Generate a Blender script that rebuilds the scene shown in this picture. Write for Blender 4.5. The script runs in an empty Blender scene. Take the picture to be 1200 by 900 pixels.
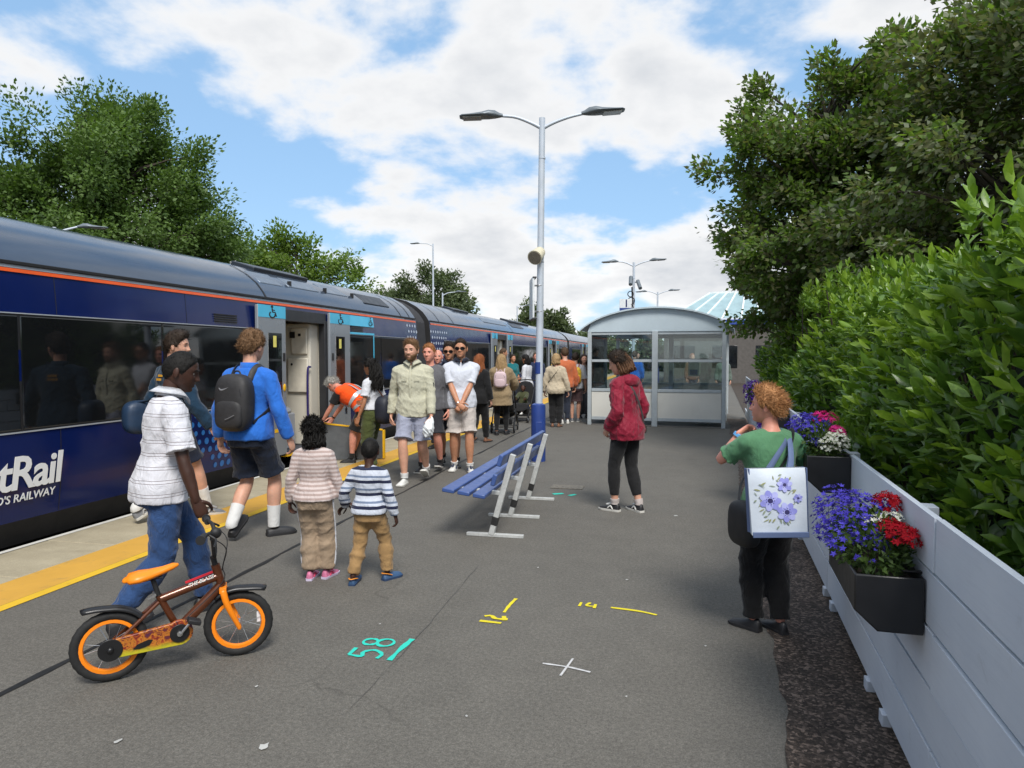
import bpy, bmesh, math, random
import numpy as np
from mathutils import Vector, Matrix, noise as mnoise

R = math.radians
random.seed(7)
RNG = np.random.default_rng(11)
SC = bpy.context.scene
COL = SC.collection

# ------------------------------------------------------------------ camera
YAW = R(12.7)
cam_d = bpy.data.cameras.new('camera')
cam = bpy.data.objects.new('camera', cam_d)
COL.objects.link(cam)
cam.location = (0, 0, 1.65)
cam.rotation_euler = (R(90 - 2.34), 0, YAW)
cam_d.sensor_width = 36
cam_d.lens = 24.96
cam_d.clip_start = 0.05
cam_d.clip_end = 3000
SC.camera = cam

# ------------------------------------------------------------------ sky
SUN_EL, SUN_AZ = R(50), R(152)          # azimuth clockwise from +Y
w = bpy.data.worlds.new('World')
SC.world = w
w.use_nodes = True
nt = w.node_tree
for n in list(nt.nodes):
    nt.nodes.remove(n)


def wn(t, **k):
    n = nt.nodes.new(t)
    for a, b in k.items():
        setattr(n, a, b)
    return n


def wmath(op, a, b=None, c=None):
    n = wn('ShaderNodeMath', operation=op)
    for i, v in enumerate((a, b, c)):
        if v is None:
            continue
        if isinstance(v, (int, float)):
            n.inputs[i].default_value = v
        else:
            nt.links.new(v, n.inputs[i])
    return n.outputs[0]


out = wn('ShaderNodeOutputWorld')
bg = wn('ShaderNodeBackground')
bg.inputs[1].default_value = 0.115
sky = wn('ShaderNodeTexSky', sky_type='NISHITA', sun_disc=False)
sky.sun_elevation = SUN_EL
sky.sun_rotation = SUN_AZ
sky.altitude = 60
sky.air_density = 1.0
sky.dust_density = 0.6
sky.ozone_density = 1.4
tc = wn('ShaderNodeTexCoord')
sep = wn('ShaderNodeSeparateXYZ')
nt.links.new(tc.outputs['Generated'], sep.inputs[0])
zz = wmath('ADD', wmath('MAXIMUM', sep.outputs[2], 0.0), 0.30)
cx = wmath('DIVIDE', sep.outputs[0], zz)
cy = wmath('DIVIDE', sep.outputs[1], zz)
cmb = wn('ShaderNodeCombineXYZ')
nt.links.new(cx, cmb.inputs[0])
nt.links.new(cy, cmb.inputs[1])
cmb.inputs[2].default_value = 0.0


def cloud_noise(scale, seed, detail=9, rough=0.55, dist=0.25):
    n = wn('ShaderNodeTexNoise', noise_dimensions='4D')
    n.inputs['Scale'].default_value = scale
    n.inputs['W'].default_value = seed
    n.inputs['Detail'].default_value = detail
    n.inputs['Roughness'].default_value = rough
    n.inputs['Distortion'].default_value = dist
    nt.links.new(cmb.outputs[0], n.inputs['Vector'])
    return n.outputs[0]


CLOUD_SEED = 1.3
c1 = cloud_noise(2.3, CLOUD_SEED, 11, 0.55, 0.1)
c2 = cloud_noise(1.1, CLOUD_SEED + 5.3, 3, 0.5, 0.0)
low = wmath('MULTIPLY', wmath('MAXIMUM', wmath('SUBTRACT', 0.22, sep.outputs[2]), 0.0), 0.30)
dens = wmath('ADD', wmath('ADD', wmath('MULTIPLY', c1, 0.72), wmath('MULTIPLY', c2, 0.38)), low)
mask = wn('ShaderNodeValToRGB')
mask.color_ramp.interpolation = 'EASE'
mask.color_ramp.elements[0].position = 0.500
mask.color_ramp.elements[1].position = 0.585
nt.links.new(dens, mask.inputs[0])
# thicker cloud is greyer underneath
shade = wn('ShaderNodeValToRGB')
e = shade.color_ramp.elements
e[0].position, e[0].color = 0.53, (6.3, 6.32, 6.35, 1)
e[1].position, e[1].color = 0.70, (4.0, 4.2, 4.5, 1)
m = shade.color_ramp.elements.new(0.585)
m.color = (5.6, 5.66, 5.75, 1)
nt.links.new(wmath('SUBTRACT', dens, low), shade.inputs[0])
skyb = wn('ShaderNodeMixRGB')                 # thin summer haze evens out the blue
skyb.inputs[0].default_value = 0.62
skyb.inputs[2].default_value = (2.25, 3.95, 6.1, 1)
nt.links.new(sky.outputs[0], skyb.inputs[1])
mix = wn('ShaderNodeMixRGB')
nt.links.new(mask.outputs[0], mix.inputs[0])
nt.links.new(skyb.outputs[0], mix.inputs[1])
nt.links.new(shade.outputs[0], mix.inputs[2])
nt.links.new(mix.outputs[0], bg.inputs[0])
nt.links.new(bg.outputs[0], out.inputs[0])

# ------------------------------------------------------------------ sun
sl = bpy.data.lights.new('sun', 'SUN')
sl.energy = 2.7
sl.angle = R(20)
sl.color = (1.0, 0.955, 0.89)
so = bpy.data.objects.new('sun', sl)
COL.objects.link(so)
sd = Vector((math.sin(SUN_AZ) * math.cos(SUN_EL), math.cos(SUN_AZ) * math.cos(SUN_EL), math.sin(SUN_EL)))
so.rotation_euler = (-sd).to_track_quat('-Z', 'Y').to_euler()
so.location = (0, 0, 30)

SC.view_settings.view_transform = 'Standard'
SC.view_settings.look = 'None'
SC.view_settings.exposure = 0.5
SC.view_settings.gamma = 1.0
SC.render.engine = 'CYCLES'
SC.render.resolution_x = 1024
SC.render.resolution_y = 768


def GP(xc, zf):
    """ground point from metres right of / ahead of the viewpoint"""
    return (xc * math.cos(YAW) - zf * math.sin(YAW), xc * math.sin(YAW) + zf * math.cos(YAW))


# ------------------------------------------------------------------ materials
MATS = {}


class NB:
    """tiny node-building helper"""
    def __init__(s, mat):
        mat.use_nodes = True
        s.t = mat.node_tree
        s.t.nodes.clear()
        s.out = s.n('ShaderNodeOutputMaterial')

    def n(s, t, **k):
        x = s.t.nodes.new(t)
        for a, b in k.items():
            setattr(x, a, b)
        return x

    def l(s, a, b):
        s.t.links.new(a, b)

    def math(s, op, a, b=None, c=None):
        x = s.n('ShaderNodeMath', operation=op)
        for i, v in enumerate((a, b, c)):
            if v is None:
                continue
            if isinstance(v, (int, float)):
                x.inputs[i].default_value = v
            else:
                s.l(v, x.inputs[i])
        return x.outputs[0]

    def mix(s, f, a, b, mode='MIX'):
        x = s.n('ShaderNodeMixRGB', blend_type=mode)
        for i, v in enumerate((f, a, b)):
            if isinstance(v, (int, float)):
                x.inputs[i].default_value = v
            elif isinstance(v, (tuple, list)):
                x.inputs[i].default_value = (*v[:3], 1)
            else:
                s.l(v, x.inputs[i])
        return x.outputs[0]

    def noise(s, scale, detail=3, rough=0.55, vec=None, dist=0.0):
        x = s.n('ShaderNodeTexNoise')
        x.inputs['Scale'].default_value = scale
        x.inputs['Detail'].default_value = detail
        x.inputs['Roughness'].default_value = rough
        x.inputs['Distortion'].default_value = dist
        if vec is not None:
            s.l(vec, x.inputs['Vector'])
        return x.outputs[0]

    def ramp(s, f, stops, interp='LINEAR'):
        x = s.n('ShaderNodeValToRGB')
        x.color_ramp.interpolation = interp
        els = x.color_ramp.elements
        while len(els) < len(stops):
            els.new(0.5)
        for e_, (p, c) in zip(els, stops):
            e_.position = p
            e_.color = (*c[:3], 1) if isinstance(c, (tuple, list)) else (c, c, c, 1)
        s.l(f, x.inputs[0])
        return x.outputs[0]

    def coords(s, kind='Object'):
        return s.n('ShaderNodeTexCoord').outputs[kind]

    def xyz(s, v):
        x = s.n('ShaderNodeSeparateXYZ')
        s.l(v, x.inputs[0])
        return x.outputs

    def mapv(s, v, scale=(1, 1, 1), loc=(0, 0, 0)):
        x = s.n('ShaderNodeMapping')
        x.inputs['Scale'].default_value = scale
        x.inputs['Location'].default_value = loc
        s.l(v, x.inputs[0])
        return x.outputs[0]

    def bump(s, h, strength=0.3, dist=0.01, prev=None):
        x = s.n('ShaderNodeBump')
        x.inputs['Strength'].default_value = strength
        x.inputs['Distance'].default_value = dist
        s.l(h, x.inputs['Height'])
        if prev is not None:
            s.l(prev, x.inputs['Normal'])
        return x.outputs[0]

    def pr(s, col, rough=0.6, metal=0.0, spec=0.5, normal=None, **k):
        p = s.n('ShaderNodeBsdfPrincipled')
        for nm, v in (('Base Color', col), ('Roughness', rough), ('Metallic', metal), ('Specular IOR Level', spec)):
            if isinstance(v, (int, float)):
                p.inputs[nm].default_value = v
            elif isinstance(v, (tuple, list)):
                p.inputs[nm].default_value = (*v[:3], 1)
            else:
                s.l(v, p.inputs[nm])
        for nm, v in k.items():
            p.inputs[nm.replace('_', ' ')].default_value = v
        if normal is not None:
            s.l(normal, p.inputs['Normal'])
        s.l(p.outputs[0], s.out.inputs[0])
        return p


def srgb(r, g, b):
    f = lambda c: ((c / 255 + 0.055) / 1.055) ** 2.4 if c > 10 else c / 255 / 12.92
    return (f(r), f(g), f(b))


def mat(name, col, rough=0.55, metal=0.0, spec=0.5, nscale=6.0, namt=0.12, bump=0.0, bscale=60.0, dirt=0.0, coat=0.0):
    if name in MATS:
        return MATS[name]
    m_ = bpy.data.materials.new(name)
    b = NB(m_)
    v = b.coords()
    n1 = b.noise(nscale, 4, 0.6, v)
    lo = tuple(c * (1 - namt) for c in col)
    hi = tuple(min(1, c * (1 + namt)) for c in col)
    c = b.ramp(n1, [(0.3, lo), (0.7, hi)])
    if dirt > 0:
        n2 = b.noise(nscale * 2.3, 6, 0.7, v, 0.6)
        c = b.mix(b.ramp(n2, [(0.5, 0.0), (0.78, dirt)]), c, tuple(x * 0.35 + 0.01 for x in col))
    nrm = None
    if bump > 0:
        nrm = b.bump(b.noise(bscale, 3, 0.6, v), bump, 0.004)
    rr = b.ramp(b.noise(nscale * 1.7, 3, 0.5, v), [(0.3, max(0, rough - 0.06)), (0.7, min(1, rough + 0.06))])
    p = b.pr(c, rr, metal, spec, nrm)
    if coat:
        p.inputs['Coat Weight'].default_value = coat
        p.inputs['Coat Roughness'].default_value = 0.06
    MATS[name] = m_
    return m_


def cloth(name, col, stripes=None, rough=0.85, fold=0.5, namt=0.13):
    """woven cloth; stripes = (period m, [(pos, colour), ...]) up the body"""
    if name in MATS:
        return MATS[name]
    m_ = bpy.data.materials.new(name)
    b = NB(m_)
    v = b.coords()
    if stripes:
        per, stops = stripes
        z = b.xyz(v)[2]
        wob = b.math('MULTIPLY', b.math('SUBTRACT', b.noise(7, 2, 0.5, v), 0.5), 0.012)
        ph = b.math('FRACT', b.math('DIVIDE', b.math('ADD', z, wob), per))
        base = b.ramp(ph, stops, 'CONSTANT')
    else:
        base = b.mix(0.0, col, col)
    n1 = b.noise(9, 4, 0.6, v)
    c = b.mix(1.0, base, b.ramp(n1, [(0.3, 1 - namt), (0.72, 1.0)]), 'MULTIPLY')
    f1 = b.noise(13, 3, 0.55, b.mapv(v, (1, 1, 0.55)), 1.3)
    f2 = b.noise(320, 2, 0.5, v)
    f3 = b.noise(38, 3, 0.6, b.mapv(v, (1, 1, 0.6)), 1.6)
    nr = b.bump(f2, 0.12, 0.002, b.bump(f3, fold * .35, 0.010, b.bump(f1, fold * 1.0, 0.03)))
    p = b.pr(c, rough, 0, 0.25, nr)
    p.inputs['Sheen Weight'].default_value = 0.15
    MATS[name] = m_
    return m_


def skin(name, col):
    if name in MATS:
        return MATS[name]
    m_ = bpy.data.materials.new(name)
    b = NB(m_)
    v = b.coords()
    n1 = b.noise(14, 3, 0.6, v)
    c = b.ramp(n1, [(0.3, tuple(x * 0.82 for x in col)), (0.7, (min(1, col[0] * 1.08), col[1] * 1.05, col[2] * 1.04))])
    c = b.mix(b.ramp(b.noise(26, 3, 0.6, v), [(0.5, 0.0), (0.7, 0.30)]), c, (min(1, col[0] * 1.02), col[1] * .80, col[2] * .76))
    p = b.pr(c, 0.5, 0, 0.4, b.bump(b.noise(190, 2, 0.5, v), 0.08, 0.002))
    p.inputs['Subsurface Weight'].default_value = 0.12
    p.inputs['Subsurface Radius'].default_value = (0.012, 0.005, 0.003)
    MATS[name] = m_
    return m_


def hairmat(name, col):
    if name in MATS:
        return MATS[name]
    m_ = bpy.data.materials.new(name)
    b = NB(m_)
    v = b.coords()
    n1 = b.noise(60, 3, 0.6, v)
    c = b.ramp(n1, [(0.3, tuple(x * 0.6 for x in col)), (0.7, tuple(min(1, x * 1.3) for x in col))])
    b.pr(c, 0.62, 0, 0.2, b.bump(b.noise(120, 3, 0.6, b.mapv(v, (1, 1, 0.35))), 0.6, 0.006))
    MATS[name] = m_
    return m_


def leafmat(name, c0, c1, gloss=0.5, scale=5.0, trans=0.3, spec=0.4):
    if name in MATS:
        return MATS[name]
    m_ = bpy.data.materials.new(name)
    b = NB(m_)
    v = b.coords()
    n1 = b.math('ADD', b.math('MULTIPLY', b.noise(scale, 2, 0.6, v), 0.6), b.math('MULTIPLY', b.noise(scale * 0.17, 2, 0.5, v), 0.4))
    c = b.ramp(n1, [(0.36, c0), (0.64, c1)])
    p = b.pr(c, gloss, 0, spec)
    tr = b.n('ShaderNodeBsdfTranslucent')
    b.l(b.mix(1.0, c, (1.25, 1.35, 0.6), 'MULTIPLY'), tr.inputs[0])
    ms = b.n('ShaderNodeMixShader')
    ms.inputs[0].default_value = trans
    b.l(p.outputs[0], ms.inputs[1])
    b.l(tr.outputs[0], ms.inputs[2])
    b.l(ms.outputs[0], b.out.inputs[0])
    MATS[name] = m_
    return m_


def glassmat(name, tint=(0.86, 0.92, 0.92), gloss=0.07):
    if name in MATS:
        return MATS[name]
    m_ = bpy.data.materials.new(name)
    b = NB(m_)
    fr = b.n('ShaderNodeFresnel')
    fr.inputs[0].default_value = 1.5
    v = b.coords()
    smear = b.ramp(b.noise(3.0, 5, 0.7, v, 0.5), [(0.5, 0.0), (0.85, 0.05)])
    t = b.n('ShaderNodeBsdfTransparent')
    t.inputs[0].default_value = (*tint, 1)
    gl = b.n('ShaderNodeBsdfGlossy')
    gl.inputs['Roughness'].default_value = 0.02
    d = b.n('ShaderNodeBsdfDiffuse')
    d.inputs[0].default_value = (0.5, 0.5, 0.48, 1)
    m1 = b.n('ShaderNodeMixShader')
    b.l(b.math('ADD', fr.outputs[0], gloss - 0.04), m1.inputs[0])
    b.l(t.outputs[0], m1.inputs[1])
    b.l(gl.outputs[0], m1.inputs[2])
    m2 = b.n('ShaderNodeMixShader')
    b.l(smear, m2.inputs[0])
    b.l(m1.outputs[0], m2.inputs[1])
    b.l(d.outputs[0], m2.inputs[2])
    b.l(m2.outputs[0], b.out.inputs[0])
    MATS[name] = m_
    return m_


# ------------------------------------------------------------------ mesh helpers
class MB:
    def __init__(s):
        s.v, s.f, s.m = [], [], []

    def add(s, verts, faces, m_=0):
        o = len(s.v)
        s.v.extend([tuple(map(float, p)) for p in verts])
        for f in faces:
            s.f.append(tuple(i + o for i in f))
            s.m.append(m_)
        return s

    def box(s, c, size, rot=None, m_=0):
        hx, hy, hz = [d / 2 for d in size]
        P = [Vector((x, y, z)) for z in (-hz, hz) for y in (-hy, hy) for x in (-hx, hx)]
        if rot is not None:
            P = [rot @ p for p in P]
        c = Vector(c)
        return s.add([p + c for p in P], [(0, 2, 3, 1), (4, 5, 7, 6), (0, 1, 5, 4), (2, 6, 7, 3), (0, 4, 6, 2), (1, 3, 7, 5)], m_)

    def box2(s, a, b, m_=0):
        return s.box([(p + q) / 2 for p, q in zip(a, b)], [abs(q - p) for p, q in zip(a, b)], None, m_)

    def bar(s, p, q, w_, h_, up=(0, 0, 1), m_=0):
        p, q = Vector(p), Vector(q)
        t = (q - p)
        L = t.length
        t.normalize()
        u = Vector(up)
        sd_ = t.cross(u)
        if sd_.length < 1e-4:
            sd_ = t.cross(Vector((1, 0, 0)))
        sd_.normalize()
        u = sd_.cross(t)
        rot = Matrix((sd_, t, u)).transposed()
        return s.box((p + q) / 2, (w_, L, h_), rot, m_)

    def loft(s, rings, cap0='flat', cap1='flat', m_=0):
        rings = [np.asarray(r, float) for r in rings]

        def caprings(r0, r1):
            c0, c1 = r0.mean(0), r1.mean(0)
            t = c0 - c1
            L = np.linalg.norm(t)
            t = t / L if L > 1e-9 else np.zeros(3)
            rad = np.linalg.norm(r0 - c0, axis=1).mean()
            return [c0 + (r0 - c0) * k + t * rad * a for k, a in ((0.86, 0.45), (0.5, 0.8))], c0 + t * rad * 0.93
        pre, c_pre, post, c_post = [], rings[0].mean(0), [], rings[-1].mean(0)
        if cap0 == 'round':
            pre, c_pre = caprings(rings[0], rings[1])
        if cap1 == 'round':
            post, c_post = caprings(rings[-1], rings[-2])
        allr = pre[::-1] + rings + post
        n = len(allr[0])
        V = np.concatenate(allr + [c_pre[None], c_post[None]])
        F = []
        for i in range(len(allr) - 1):
            for j in range(n):
                k = (j + 1) % n
                F.append((i * n + j, i * n + k, (i + 1) * n + k, (i + 1) * n + j))
        a, b = len(allr) * n, len(allr) * n + 1
        o = (len(allr) - 1) * n
        if cap0 is not None:
            F += [((j + 1) % n, j, a) for j in range(n)]
        if cap1 is not None:
            F += [(o + j, o + (j + 1) % n, b) for j in range(n)]
        return s.add(V, F, m_)

    def sweep(s, pts, rx, ry=None, hint=(0, 1, 0), n=10, sub=1, cap='flat', cap1=None, m_=0):
        P = np.asarray(pts, float)
        rx = np.broadcast_to(np.asarray(rx, float), (len(P),))
        ry = rx if ry is None else np.broadcast_to(np.asarray(ry, float), (len(P),))
        D = np.column_stack([P, rx, ry])
        if sub > 1 and len(P) > 2:
            D = catmull(D, sub)
        C, a, b = D[:, :3], np.abs(D[:, 3]), np.abs(D[:, 4])
        T = np.gradient(C, axis=0)
        T /= np.linalg.norm(T, axis=1)[:, None] + 1e-12
        h = np.asarray(hint, float)
        u = h - T[0] * (h @ T[0])
        if np.linalg.norm(u) < 0.05:
            h = np.array([1., 0, 0]) if abs(T[0][0]) < 0.9 else np.array([0, 0, 1.])
            u = h - T[0] * (h @ T[0])
        u /= np.linalg.norm(u)
        th = np.linspace(0, 2 * np.pi, n, endpoint=False)
        rings = []
        for i in range(len(C)):
            u = u - T[i] * (u @ T[i])
            u /= np.linalg.norm(u) + 1e-12
            x = np.cross(u, T[i])
            rings.append(C[i] + np.outer(np.cos(th) * a[i], x) + np.outer(np.sin(th) * b[i], u))
        return s.loft(rings, cap, cap if cap1 is None else cap1, m_)

    def tube(s, pts, r, n=8, m_=0, cap='flat', sub=1):
        return s.sweep(pts, r, None, (0.13, 0.2, 0.97), n, sub, cap, None, m_)

    def cyl(s, p, q, r, n=16, m_=0):
        return s.tube([p, q], r, n, m_)

    def ell(s, c, r, nu=16, nv=10, rot=None, e=1.0, m_=0):
        pw = lambda x: math.copysign(abs(x) ** e, x)
        V, F = [], []
        c = Vector(c)
        for i in range(nv + 1):
            t = math.pi * i / nv
            for j in range(nu):
                p = 2 * math.pi * j / nu
                q = Vector((r[0] * pw(math.sin(t)) * pw(math.cos(p)), r[1] * pw(math.sin(t)) * pw(math.sin(p)), r[2] * pw(math.cos(t))))
                V.append(c + (rot @ q if rot is not None else q))
        for i in range(nv):
            for j in range(nu):
                k = (j + 1) % nu
                F.append((i * nu + j, (i + 1) * nu + j, (i + 1) * nu + k, i * nu + k))
        return s.add(V, F, m_)

    def prism(s, poly, o, ax, ay, d, m_=0):
        """extrude the 2D polygon (in axes ax, ay at o) by vector d"""
        o, ax, ay, d = Vector(o), Vector(ax), Vector(ay), Vector(d)
        P = [o + ax * x + ay * y for x, y in poly]
        n = len(P)
        F = [tuple(range(n))[::-1], tuple(range(n, 2 * n))] + [(i, (i + 1) % n, n + (i + 1) % n, n + i) for i in range(n)]
        return s.add(P + [p + d for p in P], F, m_)

    def torus(s, c, axis, R_, r, n=32, k=8, m_=0):
        axis = Vector(axis).normalized()
        a = axis.orthogonal().normalized()
        b = axis.cross(a)
        V, F = [], []
        c = Vector(c)
        for i in range(n):
            t = 2 * math.pi * i / n
            d = a * math.cos(t) + b * math.sin(t)
            for j in range(k):
                p = 2 * math.pi * j / k
                V.append(c + d * (R_ + r * math.cos(p)) + axis * r * math.sin(p))
        for i in range(n):
            for j in range(k):
                F.append((i * k + j, ((i + 1) % n) * k + j, ((i + 1) % n) * k + (j + 1) % k, i * k + (j + 1) % k))
        return s.add(V, F, m_)

    def mesh(s, name='m'):
        me = bpy.data.meshes.new(name)
        me.from_pydata(s.v, [], s.f)
        return me

    def build(s, name, mats, parent=None, smooth=True, bevel=0.0, angle=38):
        me = s.mesh(name)
        return finish(me, name, mats, parent, smooth, bevel, angle, s.m)


def finish(me, name, mats, parent=None, smooth=True, bevel=0.0, angle=38, mi=None):
    if not isinstance(mats, (list, tuple)):
        mats = [mats]
    for x in mats:
        me.materials.append(x)
    n = len(me.polygons)
    if mi is not None and any(mi):
        me.polygons.foreach_set('material_index', mi)
    if smooth:
        me.polygons.foreach_set('use_smooth', [True] * n)
        if angle < 180:
            me.set_sharp_from_angle(angle=R(angle))
    me.validate()
    me.update()
    o = bpy.data.objects.new(name, me)
    COL.objects.link(o)
    if parent is not None:
        o.parent = parent
    if bevel > 0:
        b = o.modifiers.new('bevel', 'BEVEL')
        b.width = bevel
        b.segments = 2
        b.limit_method = 'ANGLE'
        b.angle_limit = R(50)
    return o


def catmull(D, sub):
    D = np.asarray(D, float)
    P = np.vstack([2 * D[0] - D[1], D, 2 * D[-1] - D[-2]])
    o = []
    for i in range(1, len(P) - 2):
        p0, p1, p2, p3 = P[i - 1], P[i], P[i + 1], P[i + 2]
        for k in range(sub):
            t = k / sub
            o.append(0.5 * ((2 * p1) + (-p0 + p2) * t + (2 * p0 - 5 * p1 + 4 * p2 - p3) * t * t + (-p0 + 3 * p1 - 3 * p2 + p3) * t ** 3))
    o.append(D[-1])
    return np.array(o)


def thing(name, label, cat, loc=(0, 0, 0), rotz=0.0, group=None):
    o = bpy.data.objects.new(name, None)
    COL.objects.link(o)
    o.empty_display_size = 0.1
    o.location = loc
    o.rotation_euler = (0, 0, rotz)
    return tag(o, label, cat, group)


def tag(o, label, cat, group=None):
    o['label'] = label
    o['category'] = cat
    if group:
        o['group'] = group
    return o


def struct(o):
    o['kind'] = 'structure'
    return o


def stuff(o):
    o['kind'] = 'stuff'
    return o


def text_mesh(body, size, shear=0.0, extrude=0.0015, offset=0.0, spacing=1.0):
    cu = bpy.data.curves.new('lettering', 'FONT')
    cu.body = body
    cu.size = size
    cu.shear = shear
    cu.extrude = extrude
    cu.offset = offset
    cu.space_character = spacing
    cu.resolution_u = 3
    ob = bpy.data.objects.new('lettering', cu)
    TMP.collection.objects.link(ob)
    TMP.view_layers[0].update()
    dg = TMP.view_layers[0].depsgraph
    me = bpy.data.meshes.new_from_object(ob.evaluated_get(dg), depsgraph=dg)
    bpy.data.objects.remove(ob)
    bpy.data.curves.remove(cu)
    me.materials.clear()
    return me


def lettering(name, body, size, mat_, parent, mtx, **k):
    me = text_mesh(body, size, **k)
    me.transform(mtx)
    return finish(me, name, mat_, parent, False)


TMP = bpy.data.scenes.new('tmp')


def remesh(mb, vox, smooth=4, fac=0.5):
    me = mb.mesh()
    ob = bpy.data.objects.new('tmp', me)
    TMP.collection.objects.link(ob)
    r = ob.modifiers.new('r', 'REMESH')
    r.mode = 'VOXEL'
    r.voxel_size = vox
    if smooth:
        q = ob.modifiers.new('s', 'SMOOTH')
        q.factor = fac
        q.iterations = smooth
    TMP.view_layers[0].update()
    dg = TMP.view_layers[0].depsgraph
    res = bpy.data.meshes.new_from_object(ob.evaluated_get(dg), depsgraph=dg)
    bpy.data.objects.remove(ob)
    bpy.data.meshes.remove(me)
    return res


def axes(x, y, z, o=(0, 0, 0)):
    m_ = Matrix((Vector(x), Vector(y), Vector(z))).transposed().to_4x4()
    m_.translation = Vector(o)
    return m_

# ================================================================== GROUND
def asphalt(name, base, lo, hi, bumps=0.5, streak=False):
    m_ = bpy.data.materials.new(name)
    b = NB(m_)
    v = b.coords()
    big = b.noise(0.5, 5, 0.65, v, 0.8)
    mid = b.noise(4.0, 5, 0.7, v, 0.3)
    fine = b.noise(140, 3, 0.7, v)
    c = b.ramp(big, [(0.32, tuple(x * lo for x in base)), (0.68, tuple(x * hi for x in base))])
    c = b.mix(0.55, c, b.ramp(mid, [(0.3, tuple(x * lo for x in base)), (0.72, tuple(x * hi for x in base))]))
    c = b.mix(0.75, c, b.ramp(fine, [(0.30, 0.45), (0.5, 1.0), (0.70, 1.6)]), 'MULTIPLY')
    # pale grit and old gum
    vor = b.n('ShaderNodeTexVoronoi')
    vor.inputs['Scale'].default_value = 26
    b.l(v, vor.inputs['Vector'])
    pick = b.ramp(b.noise(26, 1, 0.5, v), [(0.62, 0.0), (0.70, 1.0)])
    spot = b.math('MULTIPLY', b.ramp(vor.outputs['Distance'], [(0.08, 1.0), (0.16, 0.0)]), pick)
    c = b.mix(b.math('MULTIPLY', spot, 0.35), c, (0.27, 0.26, 0.24))
    # damp / worn darker drifts
    dd = b.ramp(b.noise(1.3, 6, 0.75, b.mapv(v, (1, 0.35, 1)), 1.5), [(0.58, 0.0), (0.8, 0.28)])
    c = b.mix(dd, c, tuple(x * 0.55 for x in base))
    # hairline cracks
    vc = b.n('ShaderNodeTexVoronoi', feature='DISTANCE_TO_EDGE')
    vc.inputs['Scale'].default_value = 0.42
    wv = b.n('ShaderNodeVectorMath', operation='ADD')
    nv = b.n('ShaderNodeTexNoise')
    nv.inputs['Scale'].default_value = 2.5
    nv.inputs['Detail'].default_value = 5
    b.l(v, nv.inputs['Vector'])
    b.l(v, wv.inputs[0])
    sc = b.n('ShaderNodeVectorMath', operation='SCALE')
    sc.inputs['Scale'].default_value = 0.5
    b.l(nv.outputs['Color'], sc.inputs[0])
    b.l(sc.outputs[0], wv.inputs[1])
    b.l(wv.outputs[0], vc.inputs['Vector'])
    crk = b.math('MULTIPLY', b.ramp(vc.outputs['Distance'], [(0.0, 1.0), (0.006, 0.0)]), b.ramp(b.noise(0.8, 2, 0.5, v), [(0.55, 0.0), (0.65, 0.4)]))
    c = b.mix(crk, c, tuple(x * 0.3 for x in base))
    c = b.mix(0.6, c, b.ramp(b.noise(48, 2, 0.6, v), [(0.34, 0.72), (0.5, 1.0), (0.66, 1.3)]), 'MULTIPLY')
    if streak:
        gv = b.n('ShaderNodeTexVoronoi')
        gv.inputs['Scale'].default_value = 75
        b.l(v, gv.inputs['Vector'])
        c = b.mix(1.0, c, b.ramp(b.xyz(gv.outputs['Color'])[0], [(0.2, 0.45), (0.7, 1.1), (0.93, 2.6)]), 'MULTIPLY')
    nr = b.bump(b.noise(70, 4, 0.7, v), bumps, 0.006, b.bump(b.noise(3, 3, 0.6, v), 0.15, 0.02))
    b.pr(c, 0.82, 0, 0.35, nr)
    MATS[name] = m_
    return m_


A_MAIN = asphalt('asphalt', srgb(99, 96, 90), 0.84, 1.14)
A_DARK = asphalt('rough_macadam', srgb(78, 68, 61), 0.45, 1.6, 1.5, True)


def sheet(name, poly, z, m_, parent=None):
    mb = MB()
    mb.add([(x, y, z) for x, y in poly], [tuple(range(len(poly)))])
    return mb.build(name, m_, parent, False)


GRASS = mat('far_grass', (0.06, 0.085, 0.03), 0.9, nscale=0.3, namt=0.4)
g = struct(sheet('ground', [(-900, -300), (900, -300), (900, 1500), (-900, 1500)], -1.05, GRASS))
BALLAST = mat('ballast', (0.10, 0.085, 0.075), 0.95, nscale=14, namt=0.6, bump=1.0, bscale=25)
struct(sheet('track_bed', [(-12.5, -60), (-5.4, -60), (-5.4, 200), (-12.5, 200)], -1.02, BALLAST))
mb = MB()
mb.box2((-5.36, -12, -1.04), (14.0, 90, -0.0))
platform = struct(mb.build('platform', A_MAIN, None, False))
# far platform across the tracks
mb = MB()
mb.box2((-17, -40, -1.04), (-12.6, 90, -0.05))
struct(mb.build('platform', A_MAIN, None, False))
EARTH = mat('earth', (0.045, 0.032, 0.022), 0.95, nscale=3, namt=0.4, bump=0.8, bscale=20)
FU = Vector((0.0584, 0.9983, 0)).normalized()      # direction of the timber fence
FN = Vector((FU.y, -FU.x, 0))                      # away from the platform
F0 = Vector((0.935, 3.12, 0))


def fp(t, off=0.0, z=0.0):
    """point t metres along the fence from its reference, off metres behind it"""
    p = F0 + FU * t + FN * off
    return Vector((p.x, p.y, z))


struct(sheet('earth_bed', [tuple(fp(-14, 0.03)[:2]), tuple(fp(-14, 11)[:2]), tuple(fp(40, 11)[:2]), tuple(fp(40, 0.03)[:2])], 0.012, EARTH))
struct(sheet('rough_strip', [tuple(fp(-14, 0.03)[:2]), tuple(fp(16, 0.03)[:2])] + [tuple(fp(t_, -.44 + random.uniform(-.018, .018) + .02 * math.sin(t_ * 1.9))[:2]) for t_ in np.arange(16, -6, -.11)] + [tuple(fp(-14, -.44)[:2])], 0.005, A_DARK))

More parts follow.
